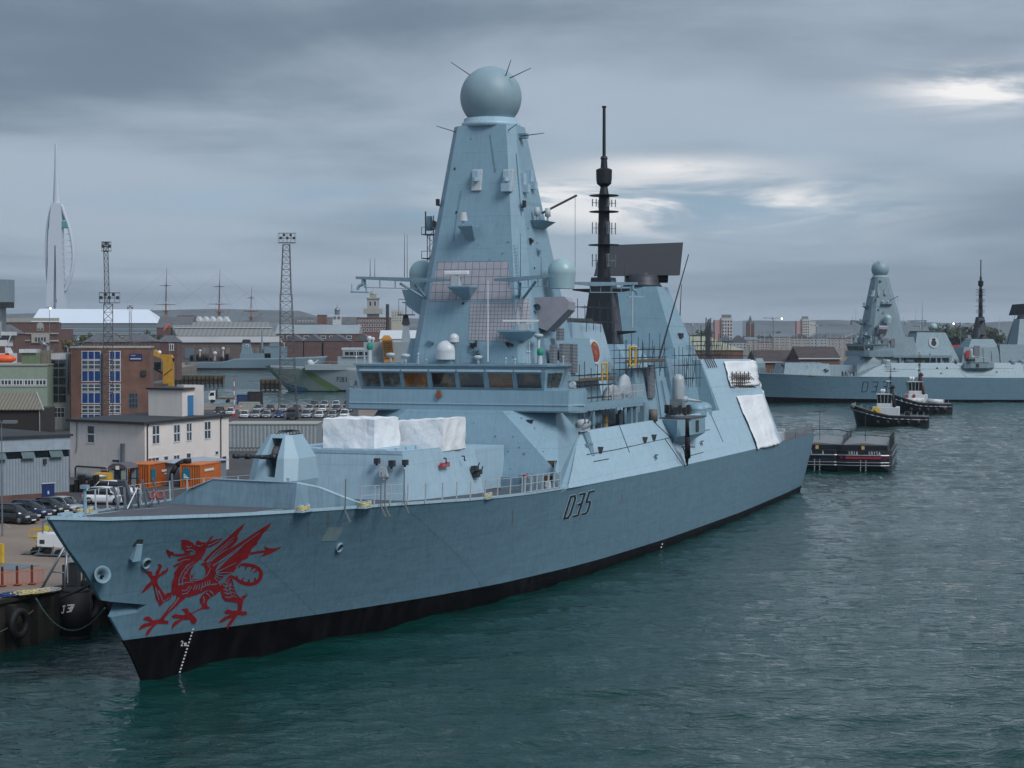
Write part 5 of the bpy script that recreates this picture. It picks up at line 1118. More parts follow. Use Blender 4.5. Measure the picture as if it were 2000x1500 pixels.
b = MB(); p = SP(1233, 697, 'y', -6.4); b.path([(p.x - .8, -6.5, p.z - .8), (p.x - .8, -6.5, p.z + .9), (p.x + 1, -6.5, p.z + .9), (p.x + 1, -6.5, p.z - .8), (p.x - .8, -6.5, p.z - .8)], .11); b.build('yellow_gate', M_yellow, s3)
scaffold('scaffold', None, 97.5, 103.5, -7.4, -6.4, 14.6, 17.6, 1.6, 'small stepped scaffold beside the radar tower foot', 4, plank=False, extra=.9)
scaffold('scaffold', None, 108.8, 116, -6.2, -4.8, 16.9, 19.2, 1.8, 'scaffold rail on the hangar roof below the radar tower', 5, plank=False)
s6 = scaffold('scaffold', None, 112.5, 122.5, -6.0, -2.5, 16.8, 18.8, 1.2, 'dense dark scaffold tubes standing up from the hangar roof', 6, plank=False, extra=1.9)
b = MB(); r_ = random.Random(5)
for k in range(5): x = 109.6 + k * .9; b.bar((x, -6.2, 17.2), (x + .1, -6.75, 16.0), .06)
for k in range(10): x = 119 + r_.random() * 2; b.bar((x, -4, 17), (x + r_.uniform(-.3, .6), -4, 20.5 + r_.random()), .07)
b.build('hanging_tube', M_scaf, s6)
s7 = empty('scaffold', label='rusty cluster of scaffold tubes poking out of the white sheeting', cat='scaffold', group='tube scaffolds on the ship'); at_ship(s7)
b = MB()
for k in range(9):
    q = SP(1430 + k * 4, 752, 'y', -7.6); top = SP(1430 + k * 4, 726 + 4 * (k % 2), 'y', -7.3); b.bar(q, top, .07); b.bar(q + Vector((.5, -.5, .6)), q + Vector((-.4, -.2, 1.1)), .05); b.bar(q, q + Vector((0, -.9, -.3)), .05)
for z in (.2, .8, 1.4): b.bar(SP(1428, 750 - z * 14, 'y', -7.6), SP(1466, 750 - z * 14, 'y', -7.6), .06)
b.build('scaffold_frame', mat('rusty_tube', (.07, .05, .045), .8, var=.5), s7)
scaffold('scaffold', None, 131.4, 136, -5.5, 2, 7.2, 18.2, 2.2, 'tall dark scaffold behind the hangar at the flight deck', 8, plank=14.5, lift=1.9)
# covered boats
def cover(name, c_, sx, sy, sz, label, seed):
    r_ = random.Random(seed); b = MB(); b.smooth = True; rings = []
    for j in range(9):
        f = j / 8; s_ = math.cos(f * 1.45) ** .6 if j < 8 else .02
        rings.append([(c_[0] + sx * s_ * math.cos(t) * (1 + .05 * r_.uniform(-1, 1)) + (.5 * f if seed == 2 else 0), c_[1] + sy * s_ * math.sin(t) * (1 + .06 * r_.uniform(-1, 1)), c_[2] + sz * f) for t in [k * math.pi / 10 for k in range(20)]])
    b.loft(rings); at_ship(b.build(name, mat('grey_tarpaulin', (.33, .37, .40), .7, var=.12, bump=.7, bscale=3), None, label, 'cover', 'tarpaulin covers on the boat deck'))
cover('tarpaulin_cover', (74.2, -7.1, 13.8), 2.0, .7, 1.35, 'low grey tarpaulin cover on the boat deck next to the scaffold', 1)
cover('tarpaulin_cover', (77.6, -7.1, 13.8), 1.5, .7, 2.2, 'taller peaked grey tarpaulin cover on the boat deck', 2)
# black fender bundle hanging from the sponson
b = MB(); b.smooth = True; p0, p1 = SP(1342, 818, 'y', -11.1), SP(1343, 893, 'y', -10.7)
b.cyl(p0, p0.lerp(p1, .45), .16, .22, 8); b.cyl(p0.lerp(p1, .45), p1, .24, .3, 8)
for k in range(9): b.path([p1 + Vector((.1 * math.cos(k), .1 * math.sin(k), 1.2)), p1 + Vector((.3 * math.cos(k * 1.7), .2 * math.sin(k), .3)), p1 + Vector((.22 * math.cos(k * 2), .1, -.8 + .2 * (k % 3)))], .07, 5)
b.path([SP(1333, 871, 'y', -10.6), SP(1338, 885, 'y', -11), p1], .06, 5); b.path([SP(1331, 873, 'y', -10.4), SP(1357, 873, 'y', -10.4)], .05, 5)
o = b.build('hanging_fender', M_black, None, 'black bundle of rubber hose and rope hanging from the gun sponson', 'fender'); at_ship(o)

# ---- small fittings scattered over the plating: cable clips, eye plates, vents, ladders, rust runs
r_ = random.Random(21); bvf = ship_bvh(front); M_rust = mat('rust_run', (.17, .10, .06), .85, var=.3, vscale=3)
for i in range(46):
    if i < 26: px, py = r_.uniform(880, 1050), r_.uniform(270, 700); bv = bvt
    else: px, py = r_.uniform(900, 1090), r_.uniform(815, 930); bv = bvf
    l, n = hit(bv, px, py)
    if l is None: continue
    b = MB(); s_ = r_.uniform(.03, .075); b.box(l.x - s_ * .8, l.x + .05, l.y - s_, l.y + s_, l.z - s_, l.z + s_ * r_.uniform(.6, 2)); b.build('eye_plate', r_.choice([M_ship2, M_ship2, M_shipl, M_dark, M_ship2]), ship)
for (a, c_) in (((958, 262), (968, 335)), ((901, 372), (886, 470)), ((1008, 300), (1018, 420))):   # cable trunks up the tower
    b = MB(); n_ = 8; pr = None
    for k in range(n_ + 1):
        l, n = hit(bvt, a[0] + (c_[0] - a[0]) * k / n_, a[1] + (c_[1] - a[1]) * k / n_)
        if l is None: continue
        q = l + n * .03
        if pr is not None: b.bar(pr, q, .045)
        pr = q
    b.build('cable_trunk', M_ship2, ship)
b = MB()
for k in range(30):                     # ladder on the tower's port corner
    l, n = hit(bvt, 1004 + k * .55, 480 + k * 6.5)
    if l is None: continue
    q = l + n * .1; b.bar(q + Vector((0, -.2, 0)), q + Vector((0, .2, 0)), .018)
    if k: [b.bar(pr + Vector((0, s_, 0)), q + Vector((0, s_, 0)), .02) for s_ in (-.2, .2)]
    pr = q
b.build('ladder', M_ship2, ship)
for i in range(26):                     # rust and rain runs down the hull side
    px = r_.uniform(560, 1540); py0 = 1000 - (px - 560) * .10 + r_.uniform(8, 60) if px < 1116 else 955 - (px - 1116) * .225 + r_.uniform(6, 50); L_ = r_.uniform(10, 45); w_ = r_.uniform(.5, 1.6)
    s_ = surf_poly([[(px, py0), (px + w_, py0), (px + w_ * .7 - L_ * .03, py0 + L_), (px + w_ * .3 - L_ * .03, py0 + L_)]], camfn, .012, seg=8)
    if s_.f: s_.build('rain_streak', M_rust if i % 4 == 0 else M_ship2, ship)
# ------------------------------------------------------------------ second destroyer across the basin: same class, own number
A2 = R(7); Y2 = 546
pm = W(1718, 600, Y2)
far = copy_tree(ship, None, ('dragon_emblem', 'number', 'number_edge', 'loose_pole', 'red_box', 'warning_board', 'open_doorway', 'paint_patch', 'draught_mark', 'tile_panel', 'tile_patch', 'funnel_badge', 'bridge_badge', 'lattice_aerial'))
far.name = 'destroyer'; far.rotation_euler = (0, 0, A2); far.location = (pm.x - 63 * math.cos(A2), Y2 - 63 * math.sin(A2), 0)
far['label'] = 'second grey destroyer with D33 on its side, moored broadside across the basin on the right'; far['group'] = 'grey destroyers of one class'; ship['group'] = 'grey destroyers of one class'
ship['label'] = 'large near destroyer with a red dragon on its bow and D35 on its side'
b = MB()
for qd in glyphs('D33', 0, 0, 2.0, 2.9, .2, .12, .45):
    s_ = surf_poly([[(54.7 + u, 3.2 + v) for u, v in qd]], lambda x, z: sidefn(x, z), .03, seg=1.5); b.add(s_.v, s_.f)
b.build('number', M_blackp, far)
b = MB(); b.loft([disc(78.2, 17.6, 1.5, 1.6, .02), disc(78.2, 17.6, 1.5, 1.6, .22)]); bb = b.build('funnel_badge', M_rail, far)
b = MB(); b.loft([disc(78.2, 17.4, .8, .9, .22), disc(78.2, 17.4, .8, .9, .26)]); b.loft([disc(78.2, 18.5, .6, .35, .22), disc(78.2, 18.5, .6, .35, .25)]); b.build('badge_charge', M_blackp, bb)
M_w2, M_w3 = mat('far_ship_grey_paint', (.19, .27, .31), .55, var=.07, streak=.25), mat('far_ship_pale_and_lit_paint', (.27, .37, .42), .55, var=.07, streak=.25)
def repaint(o):                         # far ship gets a darker grey; its slopes keep the painted-in lit tone
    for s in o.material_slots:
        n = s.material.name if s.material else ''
        if n in ('ship_grey_paint', 'ship_grey_paint_weathered', 'ship_pale_and_lit_paint', 'turret_paint'): s.link = 'OBJECT'; s.material = M_w3 if n == 'ship_pale_and_lit_paint' else M_w2
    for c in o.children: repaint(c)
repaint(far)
b = MB(); b.box(87.3, 88.7, -6.35, -6.1, 12.4, 15.2); b.build('red_door_panel', M_red, far)
# crew lined up on its forecastle
FM = Matrix.Translation(far.location) @ Matrix.Rotation(A2, 4, 'Z')
def person(loc, rz, h, top, legs, label, group):
    b = MB(); b.smooth = True; k = h / 1.75
    b.mi = 1
    for s in (-.09, .09): b.cyl((s * k, 0, 0), (s * .9 * k, 0, .85 * k), .065 * k, .09 * k, 8)
    b.mi = 0; b.loft([[(x * k * w_, y * k * w_ * .6, z * k) for x, y in [(math.cos(t * math.pi / 5), math.sin(t * math.pi / 5)) for t in range(10)]] for z, w_ in ((.82, .17), (1.0, .15), (1.25, .2), (1.42, .19), (1.5, .07))])
    for s in (-1, 1): b.cyl((s * .2 * k, 0, 1.42 * k), (s * .25 * k, -.03, 1.12 * k), .05 * k, .045 * k, 6); b.cyl((s * .25 * k, -.03, 1.12 * k), (s * .22 * k, -.12 * k, .86 * k), .045 * k, .035 * k, 6)
    b.mi = 2; b.sphere((0, -.01, 1.62 * k), .105 * k, 10, 8, 1.15); b.mi = 3; b.sphere((0, .015, 1.66 * k), .112 * k, 10, 6, 1.0, .1)
    o = b.build('person', [top, legs, mat('skin', (.35, .2, .14), .6), mat('dark_hair', (.02, .015, .01), .8)], None, label, 'person', group); o.location = loc; o.rotation_euler = (0, 0, rz); return o
M_navy = mat('navy_overalls', (.012, .016, .035), .8); 
desc = ('second from the left', 'standing beside the fourth', 'in the middle of the group', 'just right of the middle', 'near the right end', 'at the right end of the group')
nms = ('leftmost', 'second from left', 'third from left', 'fourth from left', 'fifth from left', 'sixth from left', 'rightmost')
for i in range(7):
    x = 49.0 + [0, .9, 1.9, 2.6, 3.4, 5.2, 6.0][i]; p = FM @ Vector((x, -8.6 - .15 * (i % 2), zdk(x) + .02))
    person(p, A2, 1.72 + .02 * (i % 3), M_navy, M_navy, 'crew member in navy overalls, %s of the group on the far destroyer deck' % nms[i], 'crew on the deck of the far destroyer')

# ------------------------------------------------------------------ smaller vessels
def vhull(name, L, Bm, zs, mats, rake=3, parent=None, stern=.85, boot=.5, full=.3, z_in=None, strip=None, n=22):
    """hull: bow at x=0, zs = deck heights along (fraction, z)"""
    fx = [a for a, _ in zs]; fz = [z for _, z in zs]; b = MB(); rings = []
    for k in range(n + 1):
        f = (k / n) ** 1.15; hb = Bm / 2 * min(1, (f / full) ** .62 if f > 0 else 0.02) * (1 if f < .75 else 1 - (1 - stern) * (f - .75) / .25); hb = max(hb, .04)
        zd = ip(f, fx, fz); lv = [-.8, 0, boot, boot + .01, (zd + boot) * .5, zd * .86 + .1, zd]; ring = []
        for z in lv:
            q = z / zd; x = f * L + rake * (1 - max(0, q)) * (1 - f) ** 2; y = hb * (.72 + .28 * max(0, min(1, q)) ** .7) if f < .5 else hb * (.88 + .12 * max(0, min(1, q)))
            ring.append((x, -y, z))
        rings.append(ring + [(x, -y, z) for x, y, z in reversed(ring)])
    b.loft(rings); m = 14
    for k in range(len(b.f)):
        if k < n * m:
            i = k % m
            b.m[k] = 2 if i == 6 else (1 if i in (0, 1, 12, 11, 13) else 0)
            if strip and i in strip: b.m[k] = 3
            b.sm[k] = i != 6
    return b.build(name, mats, parent)
M_tugblack = mat('tug_black', (.012, .014, .02), .4, var=.25, dirt=(.03, .022, .018, .5)); M_bootred = mat('boot_black', (.01, .01, .012), .6)
M_gdeck = mat('steel_deck', (.07, .075, .08), .8, var=.3)
M_glint = mat('white_superstructure', (.55, .58, .60), .45, var=.08, streak=.15)
def wheelhouse(root, x, y, z, wx, wy, h, frame, name='wheelhouse'):
    b = MB(); b.frus((x - wx * .5, x + wx * .5, y - wy * .5, y + wy * .5), z, (x - wx * .56, x + wx * .56, y - wy * .56, y + wy * .56), z + h); w_ = b.build('window_band', M_glassd, root)
    b = MB()
    for i in range(5):
        for s in (-1, 1): u = -.5 + i / 4; b.bar((x + wx * u, y + s * wy * .5, z), (x + wx * u * 1.12, y + s * wy * .56, z + h), .055)
    for i in range(5):
        for s in (-1, 1): u = -.5 + i / 4; b.bar((x + s * wx * .5, y + wy * u, z), (x + s * wx * .56, y + wy * u * 1.12, z + h), .055)
    b.box(x - wx * .6, x + wx * .6, y - wy * .6, y + wy * .6, z + h, z + h + .12); b.build('window_frame', frame, w_); return w_
def tug(px, Y, rz, flip, L, variant, label):
    root = empty('tug', (0, 0, 0), 0, label, 'tug', 'harbour tugs')
    vhull('hull', L, 7.2, [(0, 4.3), (.2, 3.4), (.5, 2.3), (1, 2.1)], [M_tugblack, M_bootred, M_gdeck], 1.2, root, .8, .3, .28)
    b = MB(); b.smooth = True
    for s in (-1, 1):
        prev = None
        for k in range(14):
            f = k / 13; hb = 3.62 * min(1, ((f + .005) / .28) ** .62) * (1 if f < .75 else 1 - .2 * (f - .75) / .25); zd = ip(f, [0, .2, .5, 1], [3.4, 2.6, 1.6, 1.45]); p = (f * L - .1, s * hb, zd)
            if prev: b.bar(prev, p, .12)
            prev = p
    b.build('rubbing_strake', M_steel, root)
    b = MB(); b.smooth = True; b.cyl((.3, -1.6, 4.0), (.3, 1.6, 4.0), .55, n=12); b.build('bow_fender', mat('fender_grey', (.12, .13, .14), .8), root)
    b = MB(); b.box(L * .28, L * .62, -2.2, 2.2, 1.6, 3.9); b.box(L * .33, L * .55, -1.8, 1.8, 3.9, 4.6); b.build('deckhouse', M_glint, root, bevel=.1)
    if variant: b = MB(); b.smooth = True; b.cyl((L * .2, -2.4, 2.7), (L * .55, -2.7, 2.7), .5, n=10); b.cyl((L * .62, -2.3, 2.6), (L * .86, -2.3, 2.4), .5, n=10); b.build('white_cover', M_glint, root)
    wheelhouse(root, L * .43, 0, 4.6, 3.0, 3.1, 1.75, M_glint)
    mroot = empty('mast'); mroot.parent = root; b = MB(); x = L * .5
    b.cyl((x, 0, 6.4), (x, 0, 12.4), .13, .06, 8); b.bar((x, -1.3, 10.8), (x, 1.3, 10.8), .05); b.bar((x - 1.3, 0, 11), (x + 1.3, 0, 11), .05)
    for z in (7.5, 8.6, 9.7): b.bar((x - .5, 0, z), (x + .5, 0, z), .05); b.box(x - .15, x + .15, -.15, .15, z, z + .3)
    for z in range(13): b.bar((x + .3, -.15, 6.5 + z * .45), (x + .3, .15, 6.5 + z * .45), .025)
    b.bar((x + .3, -.15, 6.4), (x + .3, -.15, 12), .03); b.bar((x + .3, .15, 6.4), (x + .3, .15, 12), .03); b.build('pole', M_black, mroot)
    b = MB(); b.box(x - .9, x + .2, -.06, .06, 8.9, 9.1); b.build('radar_scanner', M_white, mroot)
    for xx, yy in ((1.4, -.5), (1.9, .2)): b = MB(); b.sphere((x - xx, yy, 7.1), .35, 10, 8); b.cyl((x - xx, yy, 6.3), (x - xx, yy, 7), .06); b.build('radome', M_white, mroot)
    for s in (-1, 1):
        b = MB(); b.smooth = True; b.cyl((L * .56, s * 1.9, 3.8), (L * .52, s * .9 if variant else s * 1.2, 7.6), .34, .3, 10); b.cyl((L * .52, s * (.9 if variant else 1.2), 7.6), (L * .55, s * (.9 if variant else 1.2), 8.0), .36, n=10); b.build('funnel', mat('tug_funnel_maroon', (.09, .025, .02), .6) if variant else M_black, root)
    b = MB()
    for s in (-1, 1):
        for k in range(12): xx = L * .05 + k * L * .08; hb = 3.5 * min(1, (xx / L / .28) ** .62) - .3; zd = ip(xx / L, [0, .2, .5, 1], [4.3, 3.4, 2.3, 2.1]); b.bar((xx, s * hb, zd), (xx, s * hb, zd + .7), .04)
    b.build('stanchion', M_rail, root)
    b = MB(); b.box(L * .68, L * .76, -.8, .8, 1.7, 2.6); b.cyl((L * .72, -1, 2.5), (L * .72, 1, 2.5), .55, n=12); b.build('tow_winch', M_black, root)
    for k in range(5): b = MB(); b.smooth = True; xx = L * (.35 + k * .13); b.cyl((xx, -3.45, .9), (xx, -3.75, .9), .45, .45, 12); b.build('tyre_fender', M_black, root)
    if variant: b = MB(); [b.lathe((L * .3 + 1.6 * k, -2.35, 3.6), [(.28, -.3), (.32, 0), (.28, .3)], 10) for k in range(2)]; b.build('lifebuoy', M_red, root)
    else:
        b = MB(); b.cyl((L * .32, -2.7, 2.8), (L * .325, -2.95, 2.8), 1.15, 1.15, 20); b.build('yellow_reel', M_yellow, root); b = MB(); b.bar((L * .3 - .9, -3.05, 3.9), (L * .3 + 1.6, -3.1, 2.2), .12); b.build('reel_arm', M_black, root)
        b = MB(); b.sphere((L * .36, -1.85, 3.45), .16, 8, 6); b.sphere((L * .54, -1.85, 3.45), .16, 8, 6); b.build('deck_lamp', mat('lamp_glow', (1, .9, .7), .5, emit=(1, .85, .6, 6)), root)
    b = MB(); 
    for k in range(7): b.box(L * .78 + k * .28, L * .78 + k * .28 + .18, -3.42, -3.3, 1.38, 1.62)
    b.build('name_lettering', M_glint, root)
    root.rotation_euler = (0, 0, rz); root.scale = (.94, 1.1, 1.08) if not variant else (1.07, 1.15, 1.25); p = W(px - (1 if not variant else 14), 800, Y); root.location = (p.x, Y, 0); return root
tug(1664, 398, R(-14), 0, 17.5, 0, 'nearer black tug with a yellow cable reel on its side')
tug(1746, 462, R(-6), 0, 14.8, 1, 'farther black tug with white covers along its deck, close to the D33 hull')
# lighters lying astern of the big ship
def barge(x, y, rz, label, red):
    root = empty('barge', (x, y, 0), rz, label, 'barge', 'black dumb barges astern of the destroyer'); root.scale = (1.04, 1, 1.2)
    b = MB(); rg = lambda yy, w_, zt, zb: [(-w_, yy, zb), (w_, yy, zb), (w_ * 1.02, yy, zt * .5), (w_ * 1.02, yy, zt), (-w_ * 1.02, yy, zt), (-w_ * 1.02, yy, zt * .5)]
    b.loft([rg(.0, 2.3, 2.55, .9), rg(.45, 3.4, 2.55, .1), rg(1.5, 3.75, 2.5, -.5), rg(23, 3.8, 2.4, -.5), rg(25, 3.1, 2.5, .4)]); b.build('hull', M_tugblack, root)
    b = MB()
    for z, r_ in ((1.95, .1), (1.1, .06), (.75, .06)): b.path([(-3.75, 2, z), (-3.45, .4, z), (-2.35, -.05, z), (0, -.12, z), (2.35, -.05, z), (3.45, .4, z), (3.85, 2, z), (3.9, 23, z)], r_, 5)
    b.build('rubbing_band', [M_steel], root)
    if red: b = MB(); b.hexa([(-3.2, .2, 1.55), (3.5, .2, 1.55), (3.5, .6, 1.55), (-3.2, .6, 1.55), (-3.2, .12, 1.8), (3.5, .12, 1.8), (3.5, .6, 1.8), (-3.2, .6, 1.8)]); b.hexa([(-2.4, -.14, 1.55), (2.4, -.14, 1.55), (2.4, .3, 1.55), (-2.4, .3, 1.55), (-2.4, -.14, 1.8), (2.4, -.14, 1.8), (2.4, .3, 1.8), (-2.4, .3, 1.8)]); b.build('red_band', mat('band_red', (.30, .018, .03), .6), root)
    b = MB(); b.box(-3.2, 3.2, 1.6, 22, 2.4, 3.1); b.build('coaming', M_tugblack, root)
    b = MB()
    b.loft([[(-3.1, 1.8, 3.0), (-2.9, 1.8, 3.15), (0, 1.8, 3.35), (2.9, 1.8, 3.15), (3.1, 1.8, 3.0)], [(-3.1, 21.8, 3.0), (-2.9, 21.8, 3.15), (0, 21.8, 3.35), (2.9, 21.8, 3.15), (3.1, 21.8, 3.0)]]); b.build('hatch_cover', mat('hatch_cover_grey', (.17, .18, .19), .7, var=.15), root)
    b = MB()
    for yy in (22.5,): b.path([(-3.4, yy, 2.5), (-3.4, yy, 3.8), (-1.5, yy, 4.05), (1.5, yy, 4.05), (3.4, yy, 3.8), (3.4, yy, 2.5)], .06, 6)
    b.bar((3.4, 1.2, 3.6), (3.6, 22.5, 3.6), .05); b.bar((3.4, 1.2, 4.1), (3.6, 22.5, 4.1), .05)
    for k in range(10): b.bar((3.5, 1.2 + k * 2.3, 2.4), (3.5, 1.2 + k * 2.3, 4.1), .05)
    b.build('gantry_frame', M_dark, root)
    b = MB(); b.bar((.2, 2, 3.6), (.2, 2, 7.2), .05); b.bar((-.5, 2, 7.1), (.9, 2, 7.1), .04); b.build('mast', M_dark, root)
    b = MB(); 
    for t, x0 in (('1223' if not red else '181A', -2.0), ('1815A' if red else 'A', .7)):
        for qd in glyphs(t, x0, 2.0, .26, .42, .08): b.add([(u, -.06 + .16 * max(0, abs(u) - 2.2), v) for u, v in qd], [(0, 1, 2, 3)])
    b.build('hull_number', M_glint, root)
    b = MB()
    for s in (-.35, .35):
        for k in range(7): b.box(s - .07, s + .07, -.16, -.1, .1 + k * .2, .18 + k * .2)
    b.build('draught_mark', M_glint, root)
    b = MB(); b.box(-.3, .1, 1.0, 1.4, 2.6, 3.0); b.build('lamp_box', mat('lamp_box_amber', (.5, .35, .12), .6), root); return root
p = W(1686, 900, 262); barge(p.x, 262, R(-13.5), 'right black barge with a red band and grey hatch cover', True)
p = W(1596, 900, 264); barge(p.x, 264, R(-13.5), 'left black barge half hidden behind the destroyer stern', False)

# ------------------------------------------------------------------ patrol ship with dazzle paint, seen over the quay
def patrol():
    Y = 645; k = Y / FPX; root = empty('patrol_ship', (W(515, 700, Y).x, Y, 0), 0, 'patrol ship in green and grey dazzle paint with P283 on its side', 'warship')
    M_pg = mat('patrol_grey', (.27, .33, .36), .5, var=.06, streak=.1)
    h = vhull('hull', 88, 13, [(0, 9.4), (.25, 8.6), (.5, 8.2), (1, 7.5)], [M_pg, M_bootred, M_gdeck], 8.8, root, .9, .7, .34)
    bv = BVHTree.FromPolygons([v.co for v in h.data.vertices], [tuple(p.vertices) for p in h.data.polygons])
    fn = lambda x, z: sidefn(x, z, bv)
    def patch(pts, c, nm, off): s_ = surf_poly([[((px - 515) * k, CZ - (py - YH) * k) for px, py in pts]], fn, off, seg=2); s_.build('paint_panel', mat(nm, c, .55), root)
    patch([(522, 713), (579, 714), (628, 752), (664, 759), (655, 763), (562, 763)], (.16, .215, .20), 'dazzle_dull_grey', .04)
    patch([(579, 714), (590, 714), (648, 748), (668, 760), (655, 764), (628, 752)], (.10, .19, .07), 'dazzle_green', .06)
    patch([(524, 718), (535, 728), (575, 762), (562, 764)], (.11, .17, .09), 'dazzle_olive', .07)
    patch([(556, 748), (600, 757), (606, 763), (566, 764)], (.04, .10, .2), 'dazzle_blue', .08)
    b = MB()
    for qd in glyphs('P283', 0, 0, 4.2 * k / 1.0, 8.5 * k, 1.0 * k, 0, .25): s_ = surf_poly([[((661 - 515) * k + u, CZ - (744.5 - YH) * k + v) for u, v in qd]], fn, .06, seg=2); b.add(s_.v, s_.f)
    b.build('number', M_blackp, root)
    X = lambda px: (px - 515) * k; Z = lambda py: CZ - (py - YH) * k
    def bx(nm, a, c_, t_, bt, m_=M_pg, w_=5, bev=0): q = MB(); q.box(X(a), X(c_), -w_, w_, Z(bt), Z(t_)); return q.build(nm, m_, root, bevel=bev)
    bx('bulwark', 600, 940, 712, 722, M_pg, 6.3); bx('deckhouse', 662, 900, 696, 715); bx('bridge', 672, 730, 682, 697, M_pg, 5.5); bx('upper_house', 712, 830, 668, 697, M_pg, 4); bx('bridge_roof', 670, 712, 679, 683, M_glint, 5.6)
    q = MB(); [q.box(X(677 + i * 9), X(684 + i * 9), -5.62, -5.5, Z(693), Z(687)) for i in range(5)]; q.build('bridge_window', M_glassd, root)
    q = MB(); q.box(X(674), X(678), -1, 1, Z(716), Z(706)); q.bar((X(660), 0, Z(714)), (X(668), 0, Z(700)), .35); q.cyl((X(610), 0, Z(712)), (X(622), 0, Z(703)), .3, .2); q.sphere((X(606), 0, Z(709)), 1.2, 10, 8); q.build('deck_gun', M_glint, root)
    m_ = empty('mast'); m_.parent = root
    q = MB(); q.frus((X(784), X(802), -1.5, 1.5), Z(668), (X(788), X(798), -1, 1), Z(634)); q.build('mast_tower', M_pg, m_)
    q = MB(); q.frus((X(785), X(801), -1.4, 1.4), Z(634), (X(788), X(797), -.8, .8), Z(616)); q.box(X(777), X(810), -2, 2, Z(616), Z(614)); q.bar((X(793), 0, Z(614)), (X(793), 0, Z(590)), .22); q.bar((X(779), 0, Z(614)), (X(779), 0, Z(584)), .1); q.bar((X(779), 0, Z(584)), (X(801), 0, Z(586)), .16); q.bar((X(806), 0, Z(614)), (X(806), 0, Z(598)), .1); q.box(X(786), X(800), -.3, .3, Z(592), Z(590)); q.build('mast_top', M_blackp, m_)
    for px, py, r_ in ((722, 661, .95), (729, 662, .7), (675, 685, .6)): q = MB(); q.sphere((X(px), -1, Z(py)), r_, 12, 10); q.cyl((X(px), -1, Z(py) - 2.2), (X(px), -1, Z(py)), r_ * .5); q.build('radome', M_glint, root)
    q = MB()
    for i in range(22): q.bar((X(600 + i * 12), -6.4, Z(712)), (X(600 + i * 12), -6.4, Z(706)), .05)
    q.bar((X(600), -6.4, Z(706)), (X(850), -6.4, Z(706)), .05); q.build('guard_rail', M_rail, root)
    # tall orange deck crane
    c_ = empty('deck_crane'); c_.parent = root
    q = MB(); q.loft([[(X(754), -8.6, Z(712)), (X(774), -8.6, Z(712)), (X(774), -5.4, Z(712)), (X(754), -5.4, Z(712))], [(X(751), -8.4, Z(680)), (X(770), -8.4, Z(680)), (X(770), -5.6, Z(680)), (X(751), -5.6, Z(680))], [(X(748), -8.2, Z(662)), (X(768), -8.2, Z(662)), (X(768), -5.8, Z(662)), (X(748), -5.8, Z(662))], [(X(753), -7.8, Z(655)), (X(763), -7.8, Z(655)), (X(763), -6.2, Z(655)), (X(753), -6.2, Z(655))]]); q.build('crane_jib', mat('crane_orange', (.45, .19, .02), .5, var=.35, vscale=1.2), c_)
    q = MB()
    for i in range(9): q.box(X(751 + .4 * i), X(771 + .1 * i), -8.8, -8.5, Z(666 + i * 4.2), Z(665 + i * 4.2))
    q.build('crane_hose', M_black, c_)
patrol()
# ------------------------------------------------------------------ minehunter at the far wall
def minehunter():
    Y = 1065; k = Y / FPX; M_mg = mat('minehunter_blue_grey', (.16, .24, .29), .55, var=.08)
    root = empty('minehunter', (W(640, 700, Y).x, Y, 0), R(180), 'blue grey minehunter with a low stern and a black topped funnel, along the far wall', 'warship')
    vhull('hull', 82, 11, [(0, 8), (.3, 7), (.66, 6.6), (.72, 4.6), (1, 4.3)], [M_mg, M_bootred, M_gdeck], 5, root, .85, 1.2, .3)
    X = lambda px: (640 - px) * k; Z = lambda py: CZ - (py - YH) * k
    def bx(nm, a, c_, t_, bt, m_=M_mg, w_=3): q = MB(); q.box(X(c_), X(a), -w_, w_, Z(bt), Z(t_)); return q.build(nm, m_, root)
    bx('deckhouse', 470, 530, 690, 700); bx('bridge', 518, 560, 677, 700); bx('upper_bridge', 528, 545, 670, 678)
    q = MB(); q.frus((X(493), X(472), -2, 2), Z(692), (X(489), X(474), -1.6, 1.6), Z(670)); fn_ = q.build('funnel', M_mg, root)
    q = MB(); q.frus((X(490), X(473), -1.8, 1.8), Z(670), (X(488), X(475), -1.5, 1.5), Z(663)); q.build('funnel_cap', M_blackp, fn_)
    q = MB(); q.cyl((X(484), 1.9, Z(675)), (X(484), 2.1, Z(675)), 1.0, n=16); q.build('funnel_roundel', M_glint, fn_); q = MB(); q.cyl((X(484), 2.1, Z(675)), (X(484), 2.2, Z(675)), .5, n=12); q.build('roundel_centre', M_blue, fn_)
    q = MB(); q.cyl((X(513), 0, Z(692)), (X(511), 0, Z(640)), .8, .25, 6); q.bar((X(505), 0, Z(655)), (X(518), 0, Z(655)), .15); q.build('mast', M_mg, root)
    for px, py, r_ in ((392, 685, .8), (437, 681, 1.0), (421, 690, 1.2), (556, 671, .6)): q = MB(); q.sphere((X(px), 2, Z(py)), r_, 12, 8); q.bar((X(px), 2, Z(704)), (X(px), 2, Z(py)), .35); q.build('radome', M_glint, root)
    q = MB(); r_ = random.Random(4)
    for i in range(30): a = 375 + r_.random() * 80; q.box(X(a), X(a) + 1 + r_.random(), -3 + r_.random() * 4, 3, Z(705), Z(705) + 1 + r_.random() * 3.2)
    q.build('stern_gear', M_dark, root)
minehunter()
